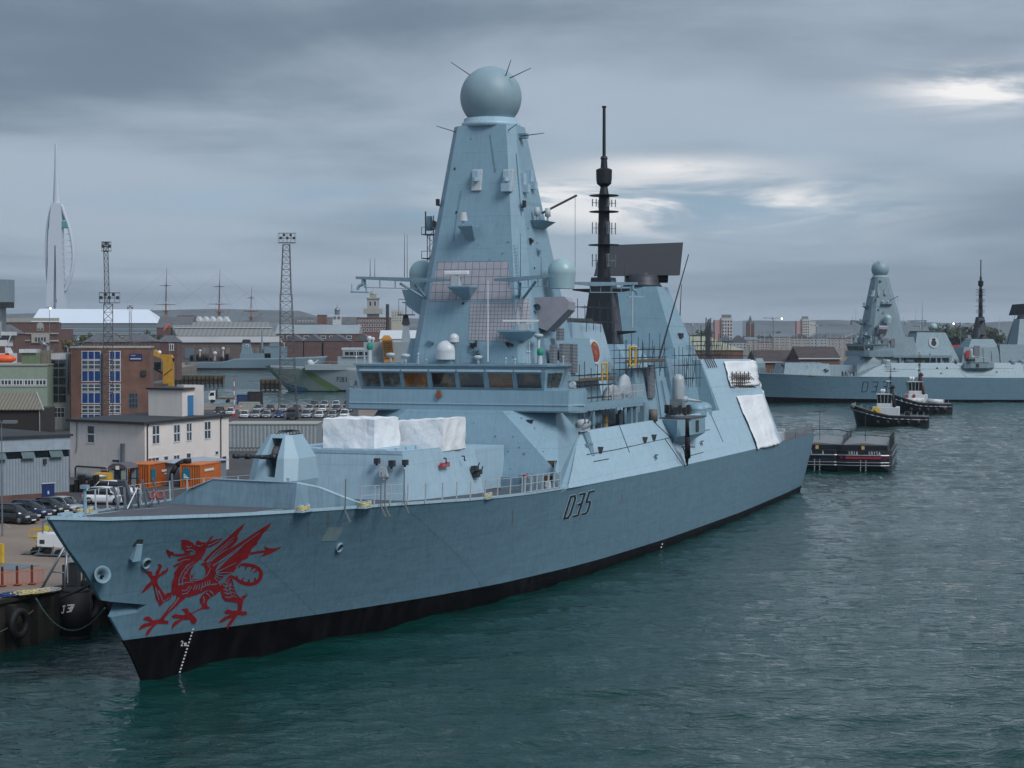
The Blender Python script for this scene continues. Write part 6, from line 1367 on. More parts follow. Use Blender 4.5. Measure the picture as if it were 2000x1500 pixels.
# ------------------------------------------------------------------ three-masted Victorian warship beyond the sheds
def tallship():
    Y = 1330; k = Y / FPX; X = lambda px: (px - 290) * k; Z = lambda py: CZ - (py - YH) * k
    root = empty('sailing_warship', (W(290, 600, Y).x, Y, 0), 0, 'three masted historic sailing warship with orange lower masts, behind the sheds', 'sailing ship')
    vhull('hull', 92, 17, [(0, 9), (.5, 8), (1, 9)], [M_blackp, M_bootred, M_wood], 5, root, .8, 1, .25)
    M_om = mat('mast_ochre', (.34, .12, .05), .7); M_top = mat('mast_dark', (.09, .07, .06), .8)
    for px, top, y1, y2, ft in ((324, 522, 558, 595, 612), (428, 525, 560, 594, 614), (490, 558, 582, 608, 625)):
        m_ = empty('mast'); m_.parent = root; s = 1 if px < 480 else .7
        b = MB(); b.cyl((X(px), 0, 8), (X(px), 0, Z(ft - 20)), .75 * s, .6 * s, 8); b.build('lower_mast', M_om, m_)
        b = MB(); b.cyl((X(px), 0, Z(ft - 22)), (X(px + 1), 0, Z(y1 - 6)), .5 * s, .3 * s, 8); b.cyl((X(px + 1), 0, Z(y1 - 4)), (X(px + 2), 0, Z(top)), .28 * s, .08, 6); b.box(X(px) - 2.2 * s, X(px) + 2.2 * s, -2, 2, Z(ft - 4), Z(ft - 5)); b.build('topmast', M_top, m_)
        b = MB()
        for yy, w_ in ((y1, 11), (y2, 20)): b.cyl((X(px - w_ * s), -1, Z(yy)), (X(px), -1, Z(yy)), .14, .3, 6); b.cyl((X(px), -1, Z(yy)), (X(px + w_ * s), -1, Z(yy)), .3, .14, 6)
        b.build('yard', M_top, m_)
        b = MB()
        for d in (-1, 1):
            for j in range(4): b.bar((X(px) + d * (3 + 1.5 * j), d * 3, 9), (X(px), 0, Z(y2 + 3)), .05, 3)
            b.bar((X(px) + d * 8, 0, 9), (X(px), 0, Z(y1 + 2)), .05, 3); b.bar((X(px) + d * 26 * s, 0, 10), (X(px + 1), 0, Z(y1 - 4)), .05, 3); b.bar((X(px) + d * 30 * s, 0, Z(y2)), (X(px + 1), 0, Z(top + 8)), .045, 3)
        b.build('rigging', M_top, m_)
    b = MB(); b.cyl((X(300), 0, 10), (X(272), 0, Z(606)), .5, .2, 6); b.cyl((X(440), 0, Z(622)), (X(449), 0, Z(602)), .25, .15, 6); b.cyl((X(496), 0, Z(622)), (X(513), 0, Z(611)), .25, .15, 6); b.build('bowsprit', M_om, root)
tallship()
# ------------------------------------------------------------------ buildings on and beyond the quay
M_brick = brick('red_brick', (.19, .068, .045), (.14, .05, .036), (.16, .13, .11)); M_brickd = brick('dark_brick', (.125, .045, .038), (.10, .038, .032), (.13, .11, .10), 1.6)
M_stone = mat('pale_stone', (.34, .34, .31), .8, var=.12, streak=.2); M_wfr = mat('white_window_frame', (.62, .64, .66), .5)
M_slate = mat('slate_roof', (.10, .105, .115), .75, var=.25, vscale=.3); M_roofd = mat('flat_roof_felt', (.028, .030, .034), .85, var=.3, vscale=.5)
M_pane = mat('window_pane', (.03, .045, .06), .12, var=.5, vscale=.6, spec=.8)
M_brow = mat('brown_tile_roof', (.060, .045, .045), .85, var=.3, vscale=.25, dirt=(.10, .06, .02, .5)); M_green = mat('pale_green_cladding', (.25, .31, .25), .7, var=.08, streak=.15)
M_tan = mat('green_tan_roof', (.30, .31, .22), .7, var=.1, vscale=.2)
class Wall:
    """a facade from A to B on the quay, local x along it, y away from the viewer, z up from z0; px/py -> local x,z"""
    def __init__(s, name, A, B, label, cat='building', group=None, z0=3.0, parent=None):
        s.A = Vector((A[0], A[1], z0)); d = Vector((B[0] - A[0], B[1] - A[1], 0)); s.L = d.length; s.d = d.normalized(); s.n = Vector((-s.d.y, s.d.x, 0)); s.z0 = z0
        s.root = empty(name, s.A, math.atan2(d.y, d.x), label, cat, group)
    def xz(s, px, py, y=0.0):
        r = ray(px, py); o = s.A + s.n * y - CAM; t = o.dot(s.n) / r.dot(s.n); p = CAM + r * t - s.A; return p.dot(s.d), p.z
    def mb(s, name, mats, b, bevel=0): return b.build(name, mats, s.root, bevel=bevel)
    def box(s, name, m_, x0, x1, y0, y1, z0, z1): b = MB(); b.box(x0, x1, y0, y1, z0, z1); return s.mb(name, m_, b)
    def pbox(s, name, m_, a, c_, t_, bt, y0=0, y1=6, yr=0):
        x0, z1 = s.xz(a, t_, yr); x1, z0 = s.xz(c_, bt, yr); return s.box(name, m_, x0, x1, y0, y1, z0, z1)
    def win(s, a, c_, t_, bt, nx=2, nz=2, fm=None, gm=None, y=0.0, fw=.07, name='window', proud=.05):
        mx, my = (a + c_) / 2, (t_ + bt) / 2; x0, _ = s.xz(a, my, y); x1, _ = s.xz(c_, my, y); _, z1 = s.xz(mx, t_, y); _, z0 = s.xz(mx, bt, y)
        return s.winl(x0, x1, z0, z1, nx, nz, fm, gm, y, fw, name, proud)
    def winl(s, x0, x1, z0, z1, nx=2, nz=2, fm=None, gm=None, y=0.0, fw=.07, name='window', proud=.05):
        b = MB(); fw = min(fw, (x1 - x0) * .16)
        for i in range(nx + 1): x = x0 + (x1 - x0) * i / nx; b.box(x - fw / 2, x + fw / 2, y - proud, y + .05, z0, z1)
        for i in range(nz + 1): z = z0 + (z1 - z0) * i / nz; b.box(x0 - fw, x1 + fw, y - proud - .006, y + .045, z - fw / 2, z + fw / 2)
        f = s.mb(name, fm or M_wfr, b); g = MB(); g.box(x0, x1, y - .02, y + .04, z0, z1); g.build('pane', gm or M_pane, f); return f
def gq(px, py, z=3.0): g = G(px, py, z); return (g.x, g.y)

# --- office block of brick with blue panel bays
Wo = Wall('office_block', (W(138, 700, 318).x, 318), (W(292, 700, 320).x, 320), 'brick office block with two tall bays of blue panels and white frames')
_, ht = Wo.xz(215, 680); Wo.box('wall', M_brick, 0, Wo.L, 0, 16, -.1, ht); Wo.box('parapet', M_stone, -.15, Wo.L + .15, -.15, 16.1, ht, ht + .3)
M_bp = mat('blue_panel', (.008, .045, .17), .35, var=.1)
for a, c_, nx in ((160, 196, 3), (214, 235, 2)):
    for t_, bt, kind in ((686, 702, 0), (704, 721, 1), (724, 745, 0), (750, 764, 1), (767, 788, 0), (792, 806, 1), (809, 819, 0)):
        Wo.win(a, c_, t_, bt, nx, 1 if not kind else 2, M_wfr, M_bp if not kind else mat('office_pane', (.06, .08, .10), .15, var=.8, vscale=.9, spec=.8), fw=.10, name='window' if kind else 'blue_panel', proud=.08)
sb = Wo.pbox('sign_board', mat('sign_navy', (.01, .03, .11), .5), 253, 278, 691, 704, -.12, 0); b = MB(); x0, z0 = Wo.xz(255, 703); 
for i in range(9): b.box(x0 + i * .2, x0 + i * .2 + .14, -.15, -.125, z0 + .1, z0 + .3)
for i in range(5): b.box(x0 + .1 + i * .16, x0 + .18 + i * .16, -.15, -.125, z0 + .72, z0 + .85)
b.build('sign_lettering', M_wfr, sb)
Wo.pbox('wall_bracket', M_dark, 276, 286, 723, 733, -.4, 0); Wo.win(252, 269, 768, 797, 3, 3, M_steel, M_pane, name='grated_window')
for px in (150, 182, 190, 262): x, z = Wo.xz(px, 679); b = MB(); b.bar((x, 2, ht), (x, 2, ht + 1.3), .05); b.bar((x - .4, 2, ht + 1), (x + .9, 2, ht + 1), .04); Wo.mb('roof_pipe', M_steel, b)
b = MB(); [b.bar((Wo.L * k / 20, .3, ht), (Wo.L * k / 20, .3, ht + 1.1), .03) for k in range(21)]; b.bar((0, .3, ht + 1.1), (Wo.L, .3, ht + 1.1), .035); Wo.mb('roof_rail', M_steel, b)
Wo.pbox('dark_vertical_duct', M_dark, 197, 202, 690, 826, -.35, 0)
# --- stair link with dark glazing and silver duct
Wl = Wall('glazed_stair_link', (W(93, 700, 322).x, 322), (W(137, 700, 322).x, 322), 'narrow glazed stair tower between the green building and the brick office block')
_, ht = Wl.xz(110, 690); Wl.box('wall', M_stone, 0, Wl.L, 0, 10, 0, ht)
for i, (t_, bt) in enumerate(((703, 718), (720, 736), (737, 752), (754, 770), (771, 786))): Wl.win(100, 129, t_, bt, 2, 1, M_steel, M_glassd, fw=.12)
Wl.pbox('white_panel', M_glint, 100, 130, 691, 702, -.1, 0); Wl.win(98, 126, 796, 815, 4, 2, M_wfr, M_pane)
b = MB(); b.smooth = True; x0, z0 = Wl.xz(96, 795); x1, z1 = Wl.xz(97, 676); b.cyl((x0, -.8, z0), (x0, -.8, z1), .34, n=12); b.cyl((x0, -.8, z1 - .1), (x0 - 1.4, -.8, z1 + .9), .33, n=12); Wl.mb('extract_duct', M_steel, b)
b = MB(); b.smooth = True; x0, z0 = Wl.xz(134, 770); x1, z1 = Wl.xz(133, 678); b.cyl((x0, -.4, z0), (x0, -.4, z1), .13, n=8); b.cyl((x0, -.4, z1), (x0 - .6, -.4, z1 + .3), .13, n=8); Wl.mb('vent_pipe', M_steel, b)
# --- green clad building
Wg = Wall('green_building', (-108, 314), (W(92, 700, 316).x, 316), 'pale green low building with a band of windows, at the left edge')
_, ht = Wg.xz(50, 714); Wg.box('wall', M_green, 0, Wg.L, 0, 18, 0, ht); Wg.box('roof_edge', M_stone, -.2, Wg.L + .1, -.2, 18, ht, ht + .25)
for a, c_ in ((2, 22), (26, 44), (48, 66), (70, 90)): Wg.win(a, c_, 742, 752, 3, 1, M_wfr, M_pane, fw=.14)
Wg.pbox('sill_band', M_stone, 0, 92, 754, 756, -.1, 0); Wg.pbox('roof_store', mat('store_green', (.14, .19, .11), .7, streak=.3), 42, 78, 689, 714, 3, 7, 3); Wg.pbox('store_roof', M_glint, 38, 72, 682, 689, 2.6, 7.2, 3); Wg.pbox('roof_plant', mat('plant_brown', (.20, .18, .14), .8, streak=.3), 78, 94, 684, 714, 4, 8, 3)
# --- black timber shed with corrugated roof
Ws = Wall('black_shed', (-92, 258), (W(86, 800, 260).x, 260), 'black timber shed with a ribbed brown roof')
x1, ze = Ws.xz(86, 800); xr, zr = Ws.xz(70, 767, 6); Ws.box('wall', mat('black_boards', (.022, .018, .016), .8, var=.3, vscale=2, stretch=(4, 1, .2)), 0, x1 - .5, 0, 12, -.2, ze)
b = MB(); b.hexa([(-1, -.4, ze - .05), (x1, -.4, ze - .05), (xr, 6, zr - .1), (-1, 6, zr - .1), (-1, -.4, ze + .08), (x1, -.4, ze + .08), (xr, 6, zr), (-1, 6, zr)]); Ws.mb('roof', striped('ribbed_brown_roof', (.20, .175, .13), (.12, .10, .075), 0, .5, .6), b)
b = MB(); b.bar((x1, -.45, ze), (xr + .1, 6, zr + .05), .12); b.bar((x1 - .6, -.1, 0), (x1 - .6, -.1, ze), .08); Ws.mb('barge_board', M_stone, b)
Wt = Wall('timber_stack', gq(88, 822), gq(138, 819), 'low brown timber and fence stack beside the black shed', 'stack'); Wt.pbox('stacked_boards', M_wood, 88, 132, 806, 820, 0, 2); Wt.pbox('fence_panel', M_dark, 88, 138, 818, 826, -.3, 0)
# --- near grey shed with clerestory and blue door
gA, gB = (-69.5, 162), (W(135, 900, 184.5).x, 184.5)
Wn = Wall('grey_shed', gA, gB, 'pale blue grey ribbed shed with a dark flat roof and a blue door, left foreground')
_, zt = Wn.xz(100, 853); L_ = Wn.L; M_rib = striped('ribbed_grey_cladding', (.28, .33, .38), (.19, .23, .27), 0, .32, .75, .45, .4)
_, zc = Wn.xz(100, 879); _, zc0 = Wn.xz(100, 893)
Wn.box('plinth', M_brickd, -.0, L_, -.03, 22, -.1, .75); Wn.box('wall', M_rib, 0, L_, 0, 22, .75, zc0); Wn.box('fascia', mat('fascia_blue_grey', (.30, .36, .42), .5, streak=.1), -.1, L_ + .1, -.1, 22, zc, zt); Wn.box('flat_roof', M_roofd, -.3, L_ + .3, -.35, 22.3, zt, zt + .22)
g_ = MB(); g_.box(0, L_, .06, 22, zc0, zc); cl_ = Wn.mb('clerestory', M_glassd, g_)
for k in range(11): b = MB(); x = L_ * (k + .5) / 11; b.hexa([(x - .7, -.45, zc0 + .02), (x + .7, -.45, zc0 + .02), (x + .7, -.4, zc0 + .02), (x - .7, -.4, zc0 + .02), (x - .7, 0, zc - .05), (x + .7, 0, zc - .05), (x + .7, .05, zc - .05), (x - .7, .05, zc - .05)]); b.build('opening_light', mat('tinted_light', (.08, .12, .13), .15, spec=.8), cl_)
dx0, dz0 = Wn.xz(82, 974); dx1, dz1 = Wn.xz(105, 944); d_ = Wn.box('door', mat('door_blue', (.012, .03, .12), .45), dx0, dx1, -.12, 0, -.05, dz1); b = MB(); b.box(dx0 + (dx1 - dx0) * .42, dx0 + (dx1 - dx0) * .55, -.14, -.12, dz1 * .38, dz1 * .58); b.build('notice', M_glint, d_)
b = MB(); b.bar((dx0 - .1, -.14, dz1 + .06), (dx1 + .1, -.14, dz1 + .06), .05); b.build('door_frame', M_wfr, d_)
x, z = Wn.xz(84, 900); b = MB(); b.box(x, x + .3, -.25, 0, z - .3, z + .2); Wn.mb('wall_lamp', M_dark, b)
# --- white two-storey building: corner towards the viewer
cA = W(283, 900, 205); c0 = (cA.x, 205); cB = (W(447, 900, 226).x, 226); cD = (W(137, 900, 212.8).x, 212.8)
M_wr = mat('cream_render', (.74, .68, .63), .8, var=.06, vscale=.5, streak=.08)
Ww = Wall('white_building', c0, cB, 'white rendered two-storey building with a black flat roof and a penthouse with a blue door'); zt = Ww.xz(283, 829)[1]
loc = lambda p: ((Vector((p[0], p[1], 3)) - Ww.A).dot(Ww.d), (Vector((p[0], p[1], 3)) - Ww.A).dot(Ww.n))
pD = loc(cD); pC = (pD[0] + Ww.L, pD[1]); poly = [(0, 0), (Ww.L, 0), pC, pD]; b = MB(); b.prism(poly, -.1, zt); Ww.mb('wall', M_wr, b)
cxm, cym = sum(p[0] for p in poly) / 4, sum(p[1] for p in poly) / 4; b = MB(); b.prism([(cxm + (x - cxm) * 1.05, cym + (y - cym) * 1.05) for x, y in poly], zt, zt + .28); Ww.mb('roof', M_roofd, b)
for a, c_, t_, bt, nx, nz in ((297, 311, 831, 867, 2, 2), (339, 351, 829, 863, 2, 2), (364, 374, 826, 861, 2, 2), (399, 411, 823, 857, 2, 2)): Ww.win(a, c_, t_, bt, nx, nz, fw=.13)
for a, c_, t_, bt, nx in ((289, 310, 894, 904, 3), (320, 328, 891, 900, 1), (339, 350, 889, 899, 2), (364, 372, 885, 895, 1), (381, 389, 898, 906, 1), (420, 426, 881, 888, 1)): Ww.win(a, c_, t_, bt, nx, 1, fw=.09)
b = MB()
for px in (286.5, 430): x, z = Ww.xz(px, 905); b.bar((x, -.12, max(0, z)), (x, -.12, zt - .3), .07); b.bar((x, -.12, zt - .3), (x + .5, -.05, zt), .07)
Ww.mb('downpipe', M_roofd, b); Ww.pbox('wall_door', M_blue, 434, 441, 892, 904, -.06, 0)
Wx = Wall('helper_wall', cD, c0, 'x'); wroot = Wx.root; wroot.parent = Ww.root; wroot.matrix_parent_inverse = Matrix.Identity(4); wroot.location = (pD[0], pD[1], 0); wroot.rotation_euler = (0, 0, wroot.rotation_euler[2] - Ww.root.rotation_euler[2]); wroot.name = 'gable_wall'
for k_ in ('label', 'category'): del wroot[k_]
Wx.win(171, 185, 831, 865, 1, 2, fw=.14); Wx.win(219, 234, 897, 904, 1, 1, fw=.12)
x, z = Wx.xz(151, 827); b = MB(); b.path([(x, -.1, zt), (x, -.1, zt - 2.6), (x - .2, -.1, zt - 3.6)], .05); x2, z2 = Wx.xz(241, 866); b.box(x2 - .22, x2 + .22, -.3, 0, z2 - 3.6, z2); Wx.mb('wall_flue', M_steel, b)
b = MB(); x, z = Wx.xz(152, 910); x2, _ = Wx.xz(211, 910); b.path([(x, -.35, 0), (x, -.35, z - .2), (x + .25, -.35, z), (x2, -.35, z)], .1, 8); Wx.mb('wall_pipe', M_dark, b)
Wx.pbox('no_parking_sign', M_red, 199, 211, 919, 925, -.1, 0); Wx.pbox('notice_board', M_glint, 199, 211, 913, 919, -.1, 0)
x0, _ = Ww.xz(342, 914); Ww.pbox('red_sign', M_red, 341, 347, 912, 919, -.1, 0)
# penthouse
q0 = W(290, 800, 222); q1 = W(356, 800, 219); q2 = W(384, 800, 224); q3 = W(398, 800, 222.5)
z_r = zt + .28; pj = lambda q: loc((q.x, q.y)); a_, b_, c_, d_ = map(pj, (q0, q1, q2, q3)); zp = W(356, 762, 219).z - 3
bk = (q0 + (q2 - q1)); bkp = pj(Vector((bk.x, bk.y + 3, 0)))
b = MB(); b.prism([a_, b_, c_, (c_[0] - .2, c_[1] + 2), bkp], z_r, zp); ph = Ww.mb('penthouse', M_wr, b)
b = MB(); mxp = [a_, b_, c_, (c_[0] - .2, c_[1] + 2), bkp]; mx_, my_ = sum(p[0] for p in mxp) / 5, sum(p[1] for p in mxp) / 5; b.prism([(mx_ + (x - mx_) * 1.08, my_ + (y - my_) * 1.1) for x, y in mxp], zp, zp + .22); b.build('penthouse_roof', M_roofd, ph)
b = MB(); zs_ = W(390, 752, 223).z - 3; b.prism([c_, d_, (d_[0] - .3, d_[1] + 2.5), (c_[0] - .3, c_[1] + 2.5)], z_r, zs_); b.build('stair_wall', M_wr, ph)
dv = Vector((c_[0] - b_[0], c_[1] - b_[1])); nv = Vector((dv.y, -dv.x)).normalized() * .06; f0, f1 = .36, .92; pA = Vector(b_) + dv * f0; pB = Vector(b_) + dv * f1; zd1 = W(373, 772, 222).z - 3
b = MB(); b.hexa([(*(pA + nv), z_r), (*(pB + nv), z_r), (*pB, z_r), (*pA, z_r), (*(pA + nv), zd1), (*(pB + nv), zd1), (*pB, zd1), (*pA, zd1)]); b.build('blue_door', mat('bright_blue_door', (.01, .16, .38), .5), ph)
# --- corrugated building behind, low grey kiosk shed, generic helper for simple buildings
Wc = Wall('corrugated_building', (W(440, 830, 262).x, 262), (W(618, 830, 262).x, 262), 'long grey corrugated building with a brick base, between the white building and the gun'); zt = Wc.xz(500, 829)[1]
Wc.box('base_wall', M_brickd, 0, Wc.L, 0, 8, 0, Wc.xz(500, 897)[1]); zb = Wc.xz(500, 897)[1]; zm = Wc.xz(500, 874)[1]; Wc.box('lower_cladding', striped('corrugated_dull', (.26, .29, .29), (.19, .21, .22), 0, .5), 0, Wc.L, .02, 8, zb, zm); Wc.box('upper_cladding', striped('corrugated_pale', (.30, .34, .35), (.19, .22, .24), 0, .55), 0, Wc.L, -.08, 8.2, zm, zt); Wc.box('coping', M_stone, -.1, Wc.L + .1, -.2, 8.3, zt, zt + .12)
Wk = Wall('flat_roofed_shed', gq(350, 948), gq(442, 938), 'small blue grey flat roofed shed behind the second orange container'); b = MB(); x0, z0 = Wk.xz(350, 921); x1, z1 = Wk.xz(442, 906); Wk.box('wall', mat('shed_blue_grey', (.16, .20, .24), .6), 0, Wk.L, 0, 3.2, 0, 2.3)
b.hexa([(-.2, -.3, 2.3), (Wk.L + .2, -.3, 2.3), (Wk.L + .2, 3.4, 2.5), (-.2, 3.4, 2.5), (-.2, -.3, 2.38), (Wk.L + .2, -.3, 2.38), (Wk.L + .2, 3.4, 2.6), (-.2, 3.4, 2.6)]); Wk.mb('roof', mat('shed_roof', (.30, .36, .42), .5), b)
def simple(name, px0, px1, Y, top, label, wall, roof=None, ridge=None, inset=0, depth=14, win=None, cat='building', group=None, base=None, hip=0, gable=False, z0=3.0, rise=None, wm=None, fwid=.25):
    """rectangular building: eaves at pixel row top, ridge row above it; win = rows of (x0,x1,y0,y1,count,nx,nz)"""
    w_ = Wall(name, (W(px0, 700, Y).x, Y), (W(px1, 700, Y).x, Y), label, cat, group, z0); zt = w_.xz((px0 + px1) / 2, top)[1]
    w_.box('wall', wall, 0, w_.L, 0, depth, -.3, zt)
    if roof and ridge is not None:
        yr = depth / 2; zr = w_.xz((px0 + px1) / 2, ridge, yr)[1]; b = MB(); e = .4; hx = hip * w_.L
        if gable: b.prism_y([(0, 0)], 0, 0) if 0 else b.loft([[(-e, -e, zt), (-e, depth + e, zt), (w_.L / 2, depth + e, zr), (w_.L / 2, -e, zr)], [(w_.L + e, -e, zt), (w_.L + e, depth + e, zt), (w_.L / 2 + .01, depth + e, zr), (w_.L / 2 + .01, -e, zr)]])
        else: b.loft([[(-e, -e, zt), (w_.L + e, -e, zt), (w_.L + e, depth + e, zt), (-e, depth + e, zt)], [(hx - e * (hip == 0), yr - .01, zr), (w_.L - hx + e * (hip == 0), yr - .01, zr), (w_.L - hx + e * (hip == 0), yr + .01, zr), (hx - e * (hip == 0), yr + .01, zr)]])
        w_.mb('roof', roof, b)
    elif roof: w_.box('roof', roof, -.3, w_.L + .3, -.3, depth + .3, zt, zt + .5)
    for (a, c_, t_, bt, n, nx, nz) in (win or []):
        for i in range(n): p = (c_ - a) / n; w_.win(a + p * i + p * .22, a + p * (i + 1) - p * .22, t_, bt, nx, nz, wm, fw=fwid, proud=.15)
    return w_
simple('arched_brick_hall', 2, 115, 905, 642, 'old brick hall with a stone cornice and arched window at the left edge', M_brickd, None, depth=30, win=[(71, 88, 636, 646, 1, 2, 2)])
wa = Wall('helper', (W(2, 700, 904.6).x, 904.6), (W(115, 700, 904.6).x, 904.6), 'x'); hall = bpy.data.objects['arched_brick_hall']; wr_ = wa.root; wr_.parent = hall; wr_.location = (0, -.4, 0); wr_.rotation_euler = (0, 0, 0); wr_.name = 'stone_trim'
for k_ in ('label', 'category'): del wr_[k_]
for a, c_, t_, bt in ((0, 116, 621, 627), (0, 116, 628, 629.5), (40, 115, 650, 652.3), (32, 60, 664, 666), (98, 115, 664, 667), (62, 97, 652, 670)): wa.pbox('stone_band' if bt - t_ < 8 else 'portal_surround', M_stone, a, c_, t_, bt, -.3, .3)
wa.pbox('upper_brick', M_brickd, 2, 115, 629.5, 650, .1, 5); wa.win(73, 85, 635, 645, 2, 2, M_stone, M_pane, -.05, .3); b = MB(); x0, z0 = wa.xz(79, 636); b.cyl((x0, -.3, z0), (x0, .2, z0), 1.6, n=20); wa.mb('arch_head', M_stone, b)
wa.win(68, 91, 658, 668, 4, 1, M_stone, M_glassd, -.35, .5); simple('slate_roofed_house', -30, 30, 700, 652, 'low slate roofed house in front of the arched brick hall', M_brickd, M_slate, 634, depth=14, hip=.3)
# --- big white roofed boathouse
wb = simple('white_roofed_boathouse', 62, 308, 1300, 631, 'very large boathouse with a plain white roof and pale ribbed glass walls', mat('boathouse_glazing', (.28, .36, .42), .35, var=.15, vscale=.05, stretch=(.1, 1, 6)), None, depth=40)
b = MB(); z0 = wb.xz(180, 631)[1]; xr0, zr = wb.xz(77, 603, 20); xr1, _ = wb.xz(290, 606, 20); b.loft([[(-1, -1, z0), (wb.L + 1, -1, z0), (wb.L + 1, 41, z0), (-1, 41, z0)], [(xr0, 19.9, zr), (xr1, 19.9, zr - .5), (xr1, 20.1, zr - .5), (xr0, 20.1, zr)]]); wb.mb('roof', mat('white_roof_sheet', (.62, .68, .76), .5, var=.03, vscale=.05), b)
b = MB(); 
for k in range(6): wb.pbox('glazing_bar', M_dark if k % 2 else M_stone, 63, 307, 634 + k * 4, 634.8 + k * 4, -.3, 0)
# --- long dockyard warehouse
wl = simple('long_warehouse', 345, 548, 1165, 668, 'long brick dockyard warehouse with a pale two-level roof', brick('warehouse_brick', (.13, .085, .07), (.105, .07, .06), (.13, .11, .1), 3), None, depth=50)
b = MB(); f_ = lambda px, py, y: (wl.xz(px, py, y)[0], y, wl.xz(px, py, y)[1])
b.loft([[f_(346, 668, -1), f_(552, 668, -1), f_(546, 657, 6), f_(344, 657, 6)], [f_(346, 669, -1), f_(552, 669, -1), f_(546, 658, 6), f_(344, 658, 6)]]); wl.mb('lower_roof', mat('pale_asbestos_roof', (.34, .34, .345), .7, var=.1, vscale=.06), b)
b = MB(); p_ = [f_(344, 656, 6), f_(541, 656, 6), f_(524, 629, 28), f_(331, 629, 28)]; b.loft([p_, [(x, y + .5, z - 1) for x, y, z in p_]]); b.loft([[p_[0], p_[3], (p_[3][0], 28.5, 0), (p_[0][0], 6.5, 0)], [(x + .5, y, z) for x, y, z in (p_[0], p_[3], (p_[3][0], 28.5, 0), (p_[0][0], 6.5, 0))]]); wl.mb('upper_roof', striped('warehouse_roof_sheet', (.22, .225, .215), (.15, .155, .15), 0, 3, .6, bump=.1), b)
for py in (639, 643.5): wl.mb('roof_glazing', mat('roof_glass', (.30, .36, .37), .3), MB().hexa([f_(340, py + 1.5, 17), f_(532, py + 1.5, 17), f_(532, py + 1.5, 17.5), f_(340, py + 1.5, 17.5), f_(340, py, 18.4), f_(532, py, 18.4), f_(532, py, 19), f_(340, py, 19)]))
wl.pbox('sliding_door', mat('door_slate', (.10, .14, .17), .6), 361, 379, 679, 700, -.4, 0)
for px in (395, 402, 415, 423, 443, 490, 500, 512): wl.win(px, px + 4.5, 680, 688, 2, 2, M_stone, M_pane, fw=.3)
simple('dark_gabled_store', 306, 372, 1185, 640, 'dark roofed store with a brown box on its roof, left of the long warehouse', M_brickd, M_slate, 618, depth=30); simple('brown_roof_box', 347, 377, 1200, 616, 'plain brown block standing above the warehouse roofs', mat('brown_block', (.14, .095, .075), .8), depth=12)
b = MB(); sroot = Wall('sawtooth_roofed_hall', (W(380, 700, 1230).x, 1230), (W(446, 700, 1230).x, 1230), 'white sawtooth roofed hall behind the warehouse'); 
for k in range(5): x0 = sroot.L * k / 5; x1 = sroot.L * (k + 1) / 5; zt = sroot.xz(400, 628)[1]; zz = sroot.xz(400, 618)[1]; b.prism_x([(x0, zt), (x1, zt), (x0 + (x1 - x0) * .5, zz)], 0, 14)
sroot.box('wall', M_stone, 0, sroot.L, 0, 14, 0, zt); sroot.mb('roof', M_glint, b)
# --- brick roofscape left of the bridge
simple('low_hipped_house', 164, 232, 660, 668, 'low hipped slate roofed house behind the office block, left one', M_brickd, M_slate, 652, depth=12, hip=.25); simple('low_hipped_house', 232, 300, 680, 667, 'low hipped slate roofed house behind the office block, middle one', M_brickd, M_slate, 653, depth=12, hip=.25); simple('low_hipped_house', 308, 346, 700, 668, 'low hipped slate roofed house just right of the yellow crane', M_brickd, M_slate, 655, depth=10, hip=.25, win=[(328, 342, 672, 684, 1, 2, 1)])
simple('brick_dockyard_store', 538, 700, 1175, 652, 'long brick store with a grey sheet roof, behind the floodlight tower', M_brickd, mat('grey_sheet_roof', (.25, .29, .31), .6, var=.1, vscale=.05), 634, depth=30, win=[(540, 690, 656, 661, 9, 1, 1)])
simple('gabled_brick_range', 548, 760, 1120, 678, 'brick range with white windows under small grey gables', M_brickd, None, depth=14, win=[(572, 590, 683, 690, 4, 1, 1), (590, 680, 684, 690, 3, 2, 1)])
for i, (a, c_, t_) in enumerate(((556, 592, 'left'), (594, 628, 'second'), (632, 682, 'third'), (694, 728, 'right'))): simple('grey_gabled_house', a, c_, 1105, 666, 'small brick house with a grey gable, %s of the row of four' % t_, M_brickd, M_slate, 653, depth=18, gable=True, group='row of small gabled houses')
simple('long_red_brick_building', 575, 700, 1420, 633, 'long red brick building with a slate roof in front of the clock turret', M_brick, M_slate, 619, depth=14, win=[(580, 615, 626, 629, 6, 1, 1)]); simple('red_brick_block', 620, 636, 1400, 616, 'plain red brick block rising above the long red building', M_brick, M_slate, depth=12)
wt = simple('white_clock_turret', 650, 666, 1390, 615, 'white clock turret with a small grey dome and weather vane', M_glint, None, depth=6); x = wt.L / 2; zt = wt.xz(658, 615)[1]
b = MB(); b.cyl((x, 3, zt), (x, 3, zt + 3.2), 1.9, n=10); b.sphere((x, 3, zt + 3.2), 2.1, 16, 8, 1.2, 0); b.cyl((x, 3, zt + 5.5), (x, 3, zt + 9.5), .2, .06); wt.mb('cupola', M_steel, b)
for dx in (-1, 1): b = MB(); b.cyl((x + dx * 1.55, -.2, zt - 2.2), (x + dx * 1.55, .1, zt - 2.2), 1.2, n=20); wt.mb('clock_face', M_steel, b)
simple('large_brick_offices', 697, 760, 1290, 621, 'tall brick offices with rows of windows below the domed tower', M_brick, M_slate, depth=24, win=[(698, 758, 625, 629, 9, 1, 1), (698, 758, 633, 638, 9, 1, 1), (700, 756, 642, 647, 8, 1, 1)])
wt = simple('domed_stone_tower', 717, 739, 1300, 584, 'stone tower with a dome and balustrade', M_stone, None, depth=9, win=[(719, 737, 588, 598, 2, 1, 1)]); zt = wt.xz(728, 584)[1]; x = wt.L / 2
